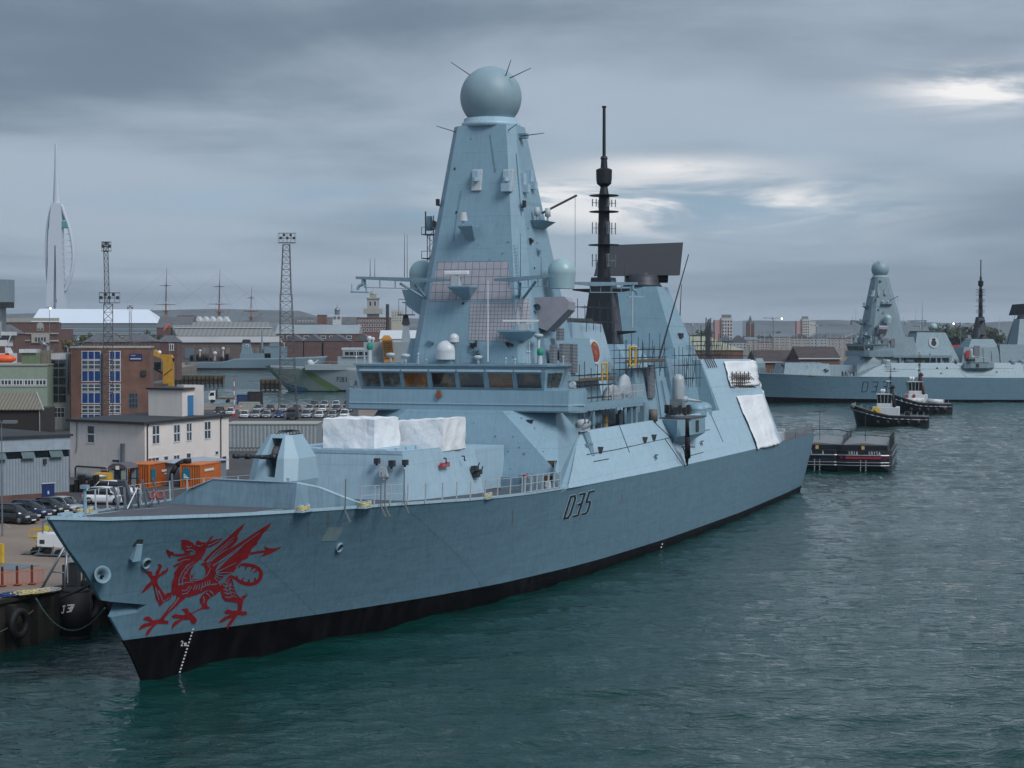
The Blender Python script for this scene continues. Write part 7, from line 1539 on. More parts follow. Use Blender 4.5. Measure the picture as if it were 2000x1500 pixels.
b = MB(); b.box(-.6, wt.L + .6, -.6, 9.6, zt, zt + 1); b.box(x - 2.2, x + 2.2, 2, 6.5, zt + 1, zt + 3); b.sphere((x, 4.2, zt + 3), 2.4, 16, 8, 1.3, 0); b.cyl((x, 4.2, zt + 6), (x, 4.2, zt + 9), .25, .08); wt.mb('dome', M_stone, b); wt.pbox('tower_base', M_stone, 710, 745, 603, 613, -2, 12)
b = MB(); q = W(757, 700, 1250); b.cyl((q.x, 1250, 3), (q.x, 1250, W(757, 594, 1250).z), 1.5, 1.1, 12); b.build('tall_chimney', M_dark, None, 'dark round factory chimney by the brick offices', 'chimney')
simple('cream_flats', 764, 786, 1500, 606, 'cream coloured tower of flats left of the mast', mat('cream_flat_wall', (.42, .42, .34), .8), None, depth=14, win=[(765, 785, 610 + 5 * k, 612.5 + 5 * k, 4, 1, 1) for k in range(4)], fwid=.2)
simple('white_vaulted_shed', 742, 830, 900, 662, 'pale sheet roofed shed behind the patrol ship mast', M_glint, M_glint, 645, depth=20)
# --- right shore
simple('brick_store_with_pale_roof', 1330, 1452, 640, 684, 'brick store with a pale olive hipped roof, right of the radar tower', M_brick, M_tan, 668, depth=26, hip=.28); simple('olive_roofed_store', 1322, 1408, 800, 669, 'second olive roofed store just behind the first', M_brick, M_tan, 657, depth=20, hip=.2)
simple('brown_roofed_hall', 1478, 1592, 745, 707, 'long hall with a dark brown roof and a white fascia', M_brick, M_brow, 684, depth=30); simple('mossy_roofed_hall', 1562, 1640, 720, 700, 'brick hall with a mossy brown roof behind the far bridge', M_brick, M_brow, 677, depth=30)
for nm, px in (('brown_roofed_hall', (1478, 1592, 707, 744.5)), ('mossy_roofed_hall', (1562, 1640, 700, 719.5))):
    o = bpy.data.objects[nm]; k = o.location.y / FPX; z = W(1500, px[2], px[3]).z - 3; b = MB(); b.box(-.6, (px[1] - px[0]) * k + .6, -.7, -.4, z - .3, z + .15); b.build('fascia_board', M_glint, o)
simple('red_shed', 1850, 1995, 700, 674, 'bright red shed glimpsed behind the far destroyer', M_red, None, depth=12); simple('red_brick_shed', 1820, 1878, 690, 678, 'low red shed between the far funnel and the black mast', M_red, None, depth=12)
cols = [mat('flats_pink', (.42, .26, .25), .8), mat('flats_cream', (.45, .45, .42), .8), mat('flats_blue_grey', (.33, .40, .48), .8)]
for (px, Y, nm, sgm) in ((0, 1650, 'nearer of the two tower blocks, with a salmon pink end', ((1396, 1409, 625, 0), (1409, 1430, 621, 1), (1430, 1450, 627, 2))), (1, 2100, 'paler distant tower block beyond the yacht masts', ((1556, 1566, 628, 0), (1566, 1580, 623, 1), (1580, 1592, 628, 1)))):
    rt_ = empty('tower_block', (W(sgm[0][0], 700, Y).x, Y, 3), 0, nm, 'flats'); k = Y / FPX
    for a, c_, t_, ci in sgm: b = MB(); b.box((a - sgm[0][0]) * k, (c_ - sgm[0][0]) * k, 0 if ci != 1 else -2, 14, 0, W(a, t_, Y).z - 3); b.build('wall', cols[ci], rt_)
    a = (sgm[1][0] - sgm[0][0]) * k; ww = (sgm[1][1] - sgm[1][0]) * k; zt = W(1400, sgm[1][2], Y).z - 3
    for j in range(8):
        b = MB()
        for i in range(4): b.box(a + ww * (i + .2) / 4, a + ww * (i + .75) / 4, -2.15, -2, zt - 4 - j * 3, zt - 2.4 - j * 3)
        b.build('window_row', M_pane, rt_)
    b = MB(); b.box(a + 1, a + ww - 1, 0, 8, zt, zt + 3); b.build('roof_plant', M_steel, rt_)
rt_ = empty('church_tower', (W(1459, 700, 1500).x, 1500, 3), 0, 'dark brick church tower with a spire and corner pinnacles', 'tower'); k = 1500 / FPX; w_ = 14 * k; zt = W(1466, 633, 1500).z - 3; zp = W(1466, 616, 1500).z - 3
b = MB(); b.box(0, w_, 0, w_, 0, zt); b.build('tower_wall', M_brickd, rt_); b = MB(); b.cyl((w_ / 2, w_ / 2, zt), (w_ / 2, w_ / 2, zp), w_ * .42, .1, 8); [b.cyl((x, y, zt), (x, y, zt + 2.5), .5, .05, 6) for x in (.4, w_ - .4) for y in (.4, w_ - .4)]; b.build('spire', M_slate, rt_)
M_apt = mat('apartment_buff', (.27, .25, .22), .8, var=.15); M_apt2 = mat('apartment_brick', (.25, .17, .14), .8, var=.15); M_apt3 = mat('apartment_grey', (.28, .31, .34), .8, var=.15)
ap = [(1406, 1430, 668, 655, 2, 'blue grey gabled boathouse, left of a pair'), (1430, 1458, 668, 655, 2, 'blue grey gabled boathouse, right of a pair'), (1456, 1480, 664, 658, 0, 'low buff terrace below the church tower'), (1480, 1508, 668, 661, 1, 'low brick terrace right of the church tower'), (1508, 1545, 658, 651, 0, 'buff waterfront apartments with balconies, leftmost block'), (1545, 1582, 660, 652, 0, 'buff waterfront apartments, second block from the left'), (1582, 1616, 660, 650, 2, 'grey waterfront apartments in the middle'), (1616, 1650, 661, 653, 0, 'buff waterfront apartments, just left of the far bridge'), (1650, 1700, 660, 650, 1, 'brick waterfront apartments behind the far mast'), (1770, 1810, 662, 654, 1, 'brick apartments right of the far mast')]
for i, (a, c_, t_, rg_, ci, lb) in enumerate(ap):
    simple('apartment_building' if i > 3 else 'waterside_building', a, c_, 1180 + 7 * i, t_, lb, (M_apt, M_apt2, M_apt3)[ci], M_slate if i % 2 else M_steel, rg_, depth=14, gable=i in (0, 1, 5, 6, 8), win=[(a + 1, c_ - 1, t_ + 3 + 6 * j, t_ + 6.5 + 6 * j, max(3, int((c_ - a) / 6)), 1, 1) for j in range(3 if i > 3 else 2)], group='buildings along the marina', fwid=.2)
# --- observation tower on the left skyline
def sail_tower():
    Y = 1440; k = Y / FPX; c_ = 113; X = lambda px: (px - c_) * k; Z = lambda py: CZ - (py - YH) * k
    root = empty('observation_tower', (W(c_, 600, Y).x, Y, 0), 0, 'tall white sail shaped observation tower with a needle spire', 'tower'); M_st = mat('tower_white', (.50, .56, .63), .5, var=.03, vscale=.02)
    b = MB(); b.cyl((X(112.5), 0, Z(400)), (X(112), 0, Z(335)), 8 * k, 4.3 * k, 20); b.cyl((X(112), 0, Z(335)), (X(111.5), 0, Z(283)), 4.3 * k, .9, 20); b.build('spire', M_st, root)
    b = MB(); rings = []
    for py, x0, x1 in ((398, 104, 121), (430, 100, 123), (480, 98, 123.5), (540, 98, 121), (600, 95.5, 117), (645, 94, 114)): rings.append([(X(x0), -4, Z(py)), (X(x1), -4, Z(py)), (X(x1), 4, Z(py)), (X(x0), 4, Z(py))])
    lo = [(480, 98, 109.5, 111.5, 123.5), (540, 95, 107.5, 112.5, 125), (600, 92.5, 106, 114, 128), (650, 91, 105, 115, 129)]
    b.loft(rings[:3])
    for s in (0, 1): b.loft([[(X(r[1 + 2 * s]), -4, Z(r[0])), (X(r[2 + 2 * s]), -4, Z(r[0])), (X(r[2 + 2 * s]), 4, Z(r[0])), (X(r[1 + 2 * s]), 4, Z(r[0]))] for r in lo])
    b.build('shaft', M_st, root)
    cr = [(400, 121.5), (420, 128), (445, 136), (475, 142), (505, 144), (530, 141), (550, 135), (570, 127)]; cl = [(400, 104), (420, 98), (450, 93), (490, 91), (530, 92), (560, 95)]
    for l_, r_ in ((cr, 3.4), (cl, 2.6)):
        b = MB(); b.smooth = True; ps = []
        for i in range(len(l_) - 1):
            q = [Vector(l_[max(0, min(len(l_) - 1, i + j))]) for j in (-1, 0, 1, 2)]
            for t in (0, .25, .5, .75): ps.append(.5 * (2 * q[1] + (q[2] - q[0]) * t + (2 * q[0] - 5 * q[1] + 4 * q[2] - q[3]) * t * t + (3 * q[1] - q[0] - 3 * q[2] + q[3]) * t ** 3))
        b.loft([[(X(p[1]) + r_ * k * math.cos(u), 2 * math.sin(u), Z(p[0])) for u in [j * math.pi / 4 for j in range(8)]] for p in ps + [Vector(l_[-1])]])
        b.build('sail_bow', M_st, root)
    b = MB()
    for y in range(445, 556, 12): x1 = ip(y, [q[0] for q in cr], [q[1] for q in cr]); b.bar((X(121), 0, Z(y)), (X(x1), 0, Z(y + 1)), .45); x0 = ip(y, [q[0] for q in cl], [q[1] for q in cl]); b.bar((X(x0), 0, Z(y)), (X(101), 0, Z(y)), .4)
    for y in (510, 530, 545, 560, 585): b.bar((X(107), 0, Z(y)), (X(115), 0, Z(y)), .4)
    b.bar((X(111), 0, Z(585)), (X(100), 0, Z(608)), .7); b.bar((X(111), 0, Z(585)), (X(119), 0, Z(608)), .7); b.build('cross_rib', M_st, root)
    b = MB(); b.hexa([(X(123), -3, Z(445)), (X(135), -3, Z(445)), (X(135), 3, Z(445)), (X(123), 3, Z(445)), (X(123), -3, Z(433)), (X(132), -3, Z(433)), (X(132), 3, Z(433)), (X(123), 3, Z(433))]); b.loft([[(X(123), 0, Z(430)), (X(130), 0, Z(430)), (X(123), 0, Z(418))], [(X(123), 1, Z(430)), (X(130), 1, Z(430)), (X(123), 1, Z(418))]]); b.build('viewing_deck', mat('deck_glass_green', (.08, .28, .25), .3), root)
sail_tower()
# ------------------------------------------------------------------ lattice floodlight towers
M_lat = mat('lattice_steel', (.085, .085, .095), .6, .3, var=.3)
def lattice(b, x0, z0, w0, x1, z1, w1, step, t=.09):
    n = max(2, int((z1 - z0) / step)); pr = None
    for k in range(n + 1):
        f = k / n; w_ = (w0 + (w1 - w0) * f) / 2; cx_ = x0 + (x1 - x0) * f; z = z0 + (z1 - z0) * f
        c_ = [(cx_ - w_, -w_, z), (cx_ + w_, -w_, z), (cx_ + w_, w_, z), (cx_ - w_, w_, z)]
        for i in range(4): b.bar(c_[i], c_[(i + 1) % 4], t * .5, 3)
        if pr:
            for i in range(4): b.bar(pr[i], c_[i], t, 4); b.bar(pr[i] if k % 2 else pr[(i + 1) % 4], c_[(i + 1) % 4] if k % 2 else c_[i], t * .55, 3)
        pr = c_
def ltower(px, Y, base_w, secs, heads, label, name='floodlight_tower'):
    k = Y / FPX; root = empty(name, (W(px, 700, Y).x, Y, 3), R(12), label, 'lattice tower', 'steel lattice towers'); Z = lambda py: CZ - (py - YH) * k - 3
    b = MB()
    for (a, za, wa_, c_, zb, wb_, st) in secs: lattice(b, (a - px) * k, max(0, Z(za)), wa_ * k, (c_ - px) * k, Z(zb), wb_ * k, st)
    b.build('lattice_frame', M_lat, root)
    for (a, c_, t_, bt, lamps) in heads:
        b = MB(); x0, x1 = (a - px) * k, (c_ - px) * k; z0, z1 = Z(bt), Z(t_); d = max(.8, (x1 - x0) * .4)
        b.box(x0, x1, -d, d, z0, z0 + .08)
        for z in (z0 + (z1 - z0) * .5, z1):
            for s in (-d, d): b.bar((x0, s, z), (x1, s, z), .05)
            for x in (x0, x1): b.bar((x, -d, z), (x, d, z), .05)
        n = max(2, int((x1 - x0) / .8))
        for i in range(n + 1):
            for s in (-d, d): b.bar((x0 + (x1 - x0) * i / n, s, z0), (x0 + (x1 - x0) * i / n, s, z1), .035)
        h_ = b.build('gantry', M_lat, root)
        b = MB()
        for i in range(lamps): x = x0 + (x1 - x0) * (i + .5) / lamps; b.box(x - .28, x + .22, -d - .35, -d + .05, z0 + (z1 - z0) * (.35 + .3 * (i % 2)), z0 + (z1 - z0) * (.35 + .3 * (i % 2)) + .55)
        if lamps: b.build('floodlight', M_dark, h_)
    return root
ltower(210, 309, 3, [(210, 845, 18, 212, 594, 17, 1.3), (210, 594, 9, 208, 492, 8, 1.0), (208, 492, 8, 208, 474, 12, 1)], [(200, 218, 473, 491, 3), (195, 234, 572, 592, 5)], 'tall dark lattice floodlight tower standing before the brick office block')
ltower(560, 405, 4, [(563, 808, 37, 562, 760, 30, 1.8), (562, 760, 30, 559, 575, 22, 1.6), (559, 575, 20, 560, 478, 13, 1.3)], [(545, 577, 456, 475, 5), ], 'tall lattice floodlight tower standing by the car park water edge')
ltower(254, 640, 3, [(255, 690, 6, 255, 608, 4, 1.6)], [(249, 260, 597, 606, 3)], 'small distant lattice floodlight tower behind the office block roof')
# ------------------------------------------------------------------ lamp posts and poles
def lamp(px, Y, top, label, arms=2, lit=False, h0=3.0, arm=1.6, r=.12, m_=None):
    k = Y / FPX; z = W(px, top, Y).z - h0; root = empty('lamp_post', (W(px, 700, Y).x, Y, h0), 0, label, 'lamp post', 'lamp posts'); b = MB(); b.cyl((0, 0, 0), (0, 0, z), r * 1.3, r * .7, 8); b.build('pole', m_ or M_steel, root)
    b = MB(); 
    for i in range(arms): s = (-1, 1)[i % 2]; b.bar((0, 0, z - .1), (s * arm, 0, z), r * .6); b.box(s * arm - .55, s * arm + .55, -.3, .3, z - .12, z + .12)
    if arms > 2: b.cyl((0, 0, z - .5), (0, 0, z + .3), .9, .3, 8)
    b.build('lamp_head', M_steel, root)
    if lit: b = MB(); b.sphere((arm if lit == 1 else -arm, -.2, z - .25), .2 * max(1, Y / 420), 8, 6); b.build('lamp_glow', MATS.get('flood_glow') or mat('flood_glow', (1, .95, .85), .5, emit=(1, .93, .8, 4)), root)
lamp(363, 232, 796, 'slim white lamp post in front of the white building', 1, arm=.9, r=.07, m_=M_rail); lamp(2, 150, 824, 'grey lamp post cut off by the left edge, beside the grey shed', 2, arm=.7, r=.06)
lamp(97, 640, 601, 'thin post with a lit lamp before the arched brick hall', 1, 1, arm=.4); lamp(1352, 900, 633, 'leftmost tall lamp post right of the radar tower', 4, arm=2.4); lamp(1510, 760, 621, 'tall lamp post with a glowing head above the brown roofs', 4, 1, arm=3.5, r=.2); lamp(1594, 900, 635, 'tall unlit lamp post between the flats and the far mast', 4, arm=2.4, r=.16)
lamp(1796, 900, 637, 'lamp post seen above the far destroyer badge', 4, arm=2.4); lamp(1876, 760, 631, 'tall lamp post with a glowing left head by the far black mast', 4, 2, arm=3, r=.18); lamp(583, 372, 790, 'short lamp post at the near edge of the car park', 1, arm=.8, r=.08)
k = 560 / FPX; q = W(332, 690, 560); root = empty('windsock', (q.x, 560, 3), 0, 'red windsock on a thin pole above the yellow crane', 'windsock'); z = W(332, 634, 560).z - 3; b = MB(); b.cyl((0, 0, 0), (0, 0, z), .1, .06, 6); b.build('pole', M_steel, root); b = MB(); b.cyl((0, 0, z), (-1.9, 0, z - 1.7), .45, .22, 10); b.build('sock', mat('windsock_red', (.75, .12, .08), .7), root)
def banded(px, Y, top, bot, label):
    k = Y / FPX; z0 = W(px, bot, Y).z; z1 = W(px, top, Y).z; b = MB(); n = 9
    for i in range(n): b.mi = i % 2; b.cyl((0, 0, (z1 - z0) * i / n), (0, 0, (z1 - z0) * (i + 1) / n), .09, .08, 6)
    b.mi = 0; b.box(-.35, .35, -.35, .35, 0, .9); o = b.build('barrier_pole', [M_red, M_white], None, label, 'barrier'); o.location = (W(px, 700, Y).x, Y, z0)
banded(457, 372, 736, 817, 'upright red and white barrier arm at the car park entrance'); banded(470, 368, 788, 820, 'short red and white post next to the barrier arm')
# yacht masts of the marina
for i in range(26):
    px = 1466 + i * 9.3 + rnd.uniform(-3, 3); Y = 1050 + rnd.random() * 60; top = rnd.choice([626, 640, 646, 652, 655, 660]) + rnd.random() * 5
    if i in (5, 6, 9, 10): top -= 8
    q = W(px, top, Y); b = MB(); b.cyl((0, 0, 0), (0, 0, q.z - 2.9), .16, .1, 5); b.bar((-.9, 0, (q.z - 3) * .6), (.9, 0, (q.z - 3) * .6), .06); o = b.build('yacht_mast', M_rail, None, 'slender pale yacht mast in the marina in front of the apartments', 'yacht mast', 'yacht masts in the marina'); o.location = (q.x, Y, 2.9)
# ------------------------------------------------------------------ trees
M_bark = mat('bark', (.05, .04, .03), .9)
def leafmat(nm, c): 
    m = mat(nm, c, .8, var=.55, vscale=.5); return m
ML = [leafmat('foliage_olive', (.070, .075, .028)), leafmat('foliage_dark', (.035, .055, .028)), leafmat('foliage_autumn', (.11, .08, .025))]
def tree(px, Y, w_px, top, base, label, mi, seed, group='trees beyond the quay', n=900):
    k = Y / FPX; r_ = random.Random(seed); q = W(px, base, Y); H = (base - top) * k; Wd = w_px * k / 2; root = empty('tree', (q.x, Y, 3), 0, label, 'tree', group); H = W(px, top, Y).z - 3
    b = MB(); b.cyl((0, 0, 0), (0, 0, H * .5), H * .035, H * .02, 7)
    lm = []
    for i in range(7): a = r_.random() * 6.28; e = (math.cos(a) * Wd * .6, math.sin(a) * Wd * .6, H * r_.uniform(.5, .85)); b.cyl((0, 0, H * r_.uniform(.25, .45)), e, H * .014, H * .005, 5); lm.append(e)
    b.build('trunk', M_bark, root); b = MB(); cl = [(r_.uniform(-.75, .75) * Wd, r_.uniform(-.6, .6) * Wd, H * r_.uniform(.35, .86), r_.uniform(.18, .4)) for _ in range(26)] + [(0, 0, H * .7, .4)]
    s = max(.35, Wd * .085)
    for i in range(n):
        c_ = cl[i % len(cl)]; v = Vector((r_.gauss(0, 1), r_.gauss(0, 1), r_.gauss(0, .8))).normalized() * (c_[3] * Wd * r_.random() ** .35); p = Vector(c_[:3]) + v; u = Vector((r_.gauss(0, 1), r_.gauss(0, 1), r_.gauss(0, 1))).normalized(); w_ = u.orthogonal().normalized(); sz = s * r_.uniform(.5, 1.2)
        b.add([p - u * sz - w_ * sz * .5, p + u * sz * .3 - w_ * sz, p + u * sz + w_ * sz * .4, p - u * sz * .3 + w_ * sz], [(0, 1, 2, 3)])
    b.build('crown', ML[mi], root)
for i, (px, Y, w_, t_, bs, mi, lb) in enumerate(((135, 790, 34, 652, 675, 2, 'autumn tinted low tree left of the dark lattice tower'), (160, 800, 40, 645, 676, 0, 'olive tree just left of the dark lattice tower'), (182, 790, 30, 639, 676, 0, 'rounded olive tree touching the lattice tower'), (236, 820, 36, 645, 672, 2, 'yellowing tree right of the lattice tower'), (264, 800, 34, 640, 672, 0, 'olive tree below the small distant lattice tower'), (293, 780, 36, 630, 675, 1, 'dark green tree left of the windsock'), (318, 800, 28, 640, 672, 1, 'small dark tree behind the windsock'),
    (1346, 1300, 40, 647, 668, 1, 'low dark tree beside the radar tower, above the pale roofs'), (1376, 1280, 34, 634, 668, 1, 'large rounded dark tree left of the tower blocks'), (1475, 1420, 26, 650, 668, 1, 'low tree right of the church tower'), (1493, 1420, 26, 650, 668, 1, 'low dark tree left of the glowing lamp post'), (1516, 1250, 22, 641, 665, 1, 'pointed dark tree at the glowing lamp post'),
    (1850, 1500, 90, 634, 668, 1, 'wide dark wood edge between the far mast and funnel, left part'), (1925, 1500, 80, 634, 668, 1, 'wide dark wood edge between the far mast and funnel, right part'), (1450, 1700, 30, 652, 668, 1, 'low tree behind the gabled boathouses'))): tree(px, Y, w_, t_, bs, lb, mi, 40 + i, n=1100 if w_ > 28 else 700)
# ------------------------------------------------------------------ cars
def carbody(L, Wd, H, hood, roof0, roof1, tail, ride=.22, belt=.55):
    """stations along x (front at 0): lower body plus cabin; returns body and glass builders"""
    hb = H * belt; xs_c = [0, .12, hood * .5, hood, roof0, (roof0 + roof1) / 2, roof1, tail, L - .1, L]
    b = MB(); g = MB(); b.smooth = g.smooth = True; rings = []
    prof = [(0, .55), (.12, .82), (hood * .5, .95), (hood, 1.0), (roof0, 1.03), (roof1, 1.05), (tail, 1.03), (L - .12, .96), (L, .72)]
    for x, f in prof:
        w_ = Wd / 2 * (.80 if x in (0, L) else (.95 if x < .2 or x > L - .2 else 1)); z1 = hb * f
        rings.append([(x, -w_ * .93, ride), (x, -w_, ride + .15), (x, -w_, z1 * .72), (x, -w_ * .9, z1), (x, w_ * .9, z1), (x, w_, z1 * .72), (x, w_, ride + .15), (x, w_ * .93, ride)])
    b.loft(rings)
    w2 = Wd / 2 * .86; w3 = Wd / 2 * .66; gl = [(hood - .05, w2, hb * .99), (roof0, w3, H * .97), ((roof0 + roof1) / 2, w3 * 1.02, H), (roof1, w3, H * .97), (tail, w2 * .95, hb * 1.02)]
    lowz = hb * .97
    g.loft([[(x, -w2, lowz), (x, -w_, z), (x, w_, z), (x, w2, lowz)] for x, w_, z in gl])
    # roof skin and pillars in body colour
    for s in (0,): b.loft([[(x, -w_ * 1.02, z + .005), (x, -w_ * 1.0, z + .035), (x, w_ * 1.0, z + .035), (x, w_ * 1.02, z + .005)] for x, w_, z in gl[1:4]])
    for s in (-1, 1):
        for (xa, xb) in ((hood, roof0), (tail, roof1), ((roof0 + roof1) / 2, (roof0 + roof1) / 2)): b.cyl((xa, s * w2 * 1.0, hb * .98), (xb, s * w3 * 1.02, H * .97), .035, n=5)
    return b, g
def wheel_mb(r, w_):
    b = MB(); b.smooth = True; b.cyl((0, -w_ / 2, 0), (0, w_ / 2, 0), r, r, 16); return b
def make_car(L=4.3, Wd=1.8, H=1.5, hood=1.05, roof0=1.75, roof1=3.3, tail=4.1, detail=True):
    root = empty('parked_car'); b, g = carbody(L, Wd, H, hood, roof0, roof1, tail)
    body = b.build('body', M_white, root); body.material_slots[0].link = 'OBJECT'; g.build('windows', M_glassd, root)
    r = .33 * H / 1.5
    for x in (.85, L - .85):
        for s in (-1, 1):
            w_ = wheel_mb(r, .22).build('wheel', M_black, root, loc=(x, s * (Wd / 2 - .09), r))
            if detail: h_ = MB(); h_.smooth = True; h_.cyl((0, s * .10, 0), (0, s * .125, 0), r * .62, r * .55, 12); h_.build('rim', M_steel, w_)
    for s in (-1, 1):
        h_ = MB(); h_.box(-.005, .16, s * Wd * .36 - .19, s * Wd * .36 + .19, H * .38, H * .47); h_.build('headlight', mat('headlamp_glass', (.6, .62, .65), .15), root)
        h_ = MB(); h_.box(L - .1, L + .01, s * Wd * .38 - .14, s * Wd * .38 + .14, H * .42, H * .56); h_.build('tail_light', mat('tail_lamp', (.3, .01, .01), .3), root)
    h_ = MB(); h_.box(-.03, .05, -.26, .26, .33, .45); h_.build('number_plate', M_white, root); h_ = MB(); h_.box(-.02, .06, -.55, .55, .46, .6); h_.build('grille', M_dark, root)
    for s in (-1, 1): h_ = MB(); h_.box(hood + .25, hood + .4, s * Wd / 2 * .95 if s > 0 else -Wd / 2 * .95 - .18, (s * Wd / 2 * .95 + .18) if s > 0 else -Wd / 2 * .95, H * .6, H * .7); h_.build('mirror', M_black, root)
    return root
cp = {n: mat('car_' + n, c, .25, .3 if n not in ('white', 'black') else 0, var=.02, spec=.6) for n, c in (('white', (.68, .70, .72)), ('black', (.012, .013, .016)), ('silver', (.36, .38, .40)), ('navy', (.012, .025, .07)), ('blue', (.01, .06, .22)), ('grey', (.12, .13, .14)), ('red', (.22, .015, .015)))}
suv = make_car(4.5, 1.88, 1.68, 1.0, 1.7, 3.7, 4.4); hatch = make_car(4.0, 1.75, 1.48, .9, 1.6, 3.3, 3.9); est = make_car(4.6, 1.8, 1.5, 1.15, 1.85, 3.9, 4.5)
used = set()
def put_car(proto, paint, px, py, rz, label, group):
    r_ = proto if proto.name not in used else copy_tree(proto); used.add(proto.name)
    p = G(px, py, 3.0); r_.location = p; r_.rotation_euler = (0, 0, R(rz)); r_['label'] = label; r_['category'] = 'car'; r_['group'] = group
    for ch in r_.children:
        if ch.name.startswith('body'): ch.material_slots[0].material = cp[paint]
    return r_
# rotation: car front is local -x; centre handled through rear offset
gq_ = 'cars parked by the grey shed'
for (pr, c_, px, py, rz, lb) in ((suv, 'black', 66, 1024, 152, 'black car nearest the left edge, in front of the grey shed'), (est, 'navy', 97, 1012, 150, 'dark blue estate car between two dark cars'), (hatch, 'black', 130, 1006, 146, 'small black hatchback in front of the blue door'), (hatch, 'silver', 156, 1003, 150, 'silver hatchback at the right end of the parked row'), (suv, 'white', 250, 985, 172, 'white SUV parked alone beside the bow'), (est, 'white', 268, 968, 168, 'white car half hidden behind the bow rails')): put_car(pr, c_, px, py, rz, lb, gq_)
cg = 'cars in the waterside car park'
ords = ['leftmost', 'second from left', 'third from left', 'fourth from left', 'fifth from left', 'sixth from left', 'seventh from left', 'eighth from left', 'ninth from left', 'tenth from left', 'eleventh from left', 'rightmost']
front = [(426, 'black'), (448, 'white'), (476, 'white'), (498, 'silver'), (519, 'silver'), (544, 'blue'), (597, 'silver'), (622, 'white'), (648, 'silver'), (672, 'white')]
for i, (px, c_) in enumerate(front): put_car(suv if i % 3 == 0 else hatch, c_, px, 817 - (6 if i < 2 else 0), 92, '%s car facing the viewer, %s in the front row of the car park' % (c_, ords[i] if i < 9 else 'rightmost'), cg)
mid = [(502, 'silver'), (526, 'grey'), (552, 'silver'), (577, 'grey'), (603, 'silver'), (629, 'white'), (655, 'grey'), (680, 'silver')]
for i, (px, c_) in enumerate(mid): put_car(hatch if i % 2 else est, c_, px, 804.5, 90 + (i % 3) * 2, '%s car %s in the second row of the car park' % (c_, ords[i] if i < 7 else 'rightmost'), cg)
back = [(612, 'grey'), (633, 'silver'), (655, 'white'), (678, 'navy')]
for i, (px, c_) in enumerate(back): put_car(est, c_, px, 796, 92, '%s car in the back row of the car park, %s' % (c_, ords[i] if i < 3 else 'rightmost'), cg)
# dark van, flatbed lorry, skips
def simple_thing(name, label, cat, loc, rz, parts, group=None, sc=1):
    root = empty(name, loc, rz, label, cat, group, sc)
    for nm, m_, fn in parts: b = MB(); fn(b); b.build(nm, m_, root)
    return root
wh = lambda x, y, r=.45: (lambda b: b.cyl((x, y - .15, r), (x, y + .15, r), r, r, 14))
g = G(571, 819); simple_thing('dark_van', 'dark van facing away in the gap of the front car row', 'van', g, R(90), [('body', M_dark, lambda b: b.loft([[(x, -w_, .4), (x, w_, .4), (x, w_ * .92, h), (x, -w_ * .92, h)] for x, w_, h in ((-2.2, .9, 1.2), (-2.0, .95, 1.5), (-1.4, .95, 2.2), (2.3, .95, 2.25), (2.4, .9, 2.0))])), ('rear_window', M_glassd, lambda b: b.box(-2.0, -1.5, -.75, .75, 1.5, 2.0))] + [('wheel', M_black, wh(x, y, .36)) for x in (-1.4, 1.5) for y in (-.85, .85)])
g = W(408, 778, 452); simple_thing('flatbed_lorry', 'white cab flatbed lorry parked by the water', 'lorry', (g.x, 452, 3), R(3), [('cab', M_white, lambda b: b.loft([[(.1, y, .8), (1.7, y, .8), (1.7, y, 2.9), (.5, y, 2.9), (.05, y, 1.9)] for y in (-1.1, 1.1)])), ('cab_window', M_glassd, lambda b: b.loft([[(.2, y, 1.8), (1.4, y, 1.8), (1.4, y, 2.6), (.5, y, 2.6)] for y in (-1.13, 1.13)])), ('headboard', M_dark, lambda b: b.box(1.9, 2.05, -1.1, 1.1, 1, 3.3)), ('flatbed', M_wood, lambda b: b.box(2.0, 6.2, -1.15, 1.15, .95, 1.35))] + [('wheel', M_black, wh(x, y)) for x in (.9, 4.6) for y in (-1, 1)])
def container(px0, px1, pyb, h, m_, label, rz, L_, Wd, group, logo=None, name='container'):
    p = G(px0, pyb); root = empty(name, p, R(rz), label, 'container', group); b = MB(); b.box(.06, L_ - .06, .06, Wd - .06, .12, h - .1); b.build('corrugated_walls', m_, root)
    b = MB()
    for x in (0, L_ - .14):
        for y in (0, Wd - .14): b.box(x, x + .14, y, y + .14, 0, h)
    for z in (0, h - .12):
        b.box(.14, L_ - .14, 0, .1, z, z + .12); b.box(.14, L_ - .14, Wd - .1, Wd, z, z + .12); b.box(0, .1, .14, Wd - .14, z, z + .12); b.box(L_ - .1, L_, .14, Wd - .14, z, z + .12)
    b.box(.1, L_ - .1, .1, Wd - .1, h - .08, h - .03); b.build('frame', MATS.get(m_.name + '_plain') or mat(m_.name + '_plain', tuple(m_['base']), .5, var=.15), root)
    return root
M_co = striped('container_orange', (.50, .13, .02), (.36, .085, .015), 0, .28, .6); M_co['base'] = (.55, .15, .025); M_cb = striped('container_blue', (.015, .05, .14), (.01, .03, .09), 0, .28, .6); M_cb['base'] = (.015, .05, .14); M_ck = striped('container_black', (.02, .021, .024), (.012, .012, .014), 0, .28, .6); M_ck['base'] = (.02, .02, .024)
def arch_sign(root, x, m_, w_=1.0):
    b = MB(); b.prism_x([(x, .9), (x + w_, .9), (x + w_, 1.7), (x + w_ * .8, 2.05), (x + w_ * .5, 2.2), (x + w_ * .2, 2.05), (x, 1.7)], -.05, .02); s_ = b.build('arched_sign', mat('sign_teal', (.01, .16, .24), .5), root); b = MB()
    for i in range(3): b.box(x + .18, x + .18 + .2 * (i + 1), -.065, -.05, 1.35 - i * .17, 1.47 - i * .17)
    b.build('sign_lettering', M_white, s_)
og = 'orange containers beside the white building'
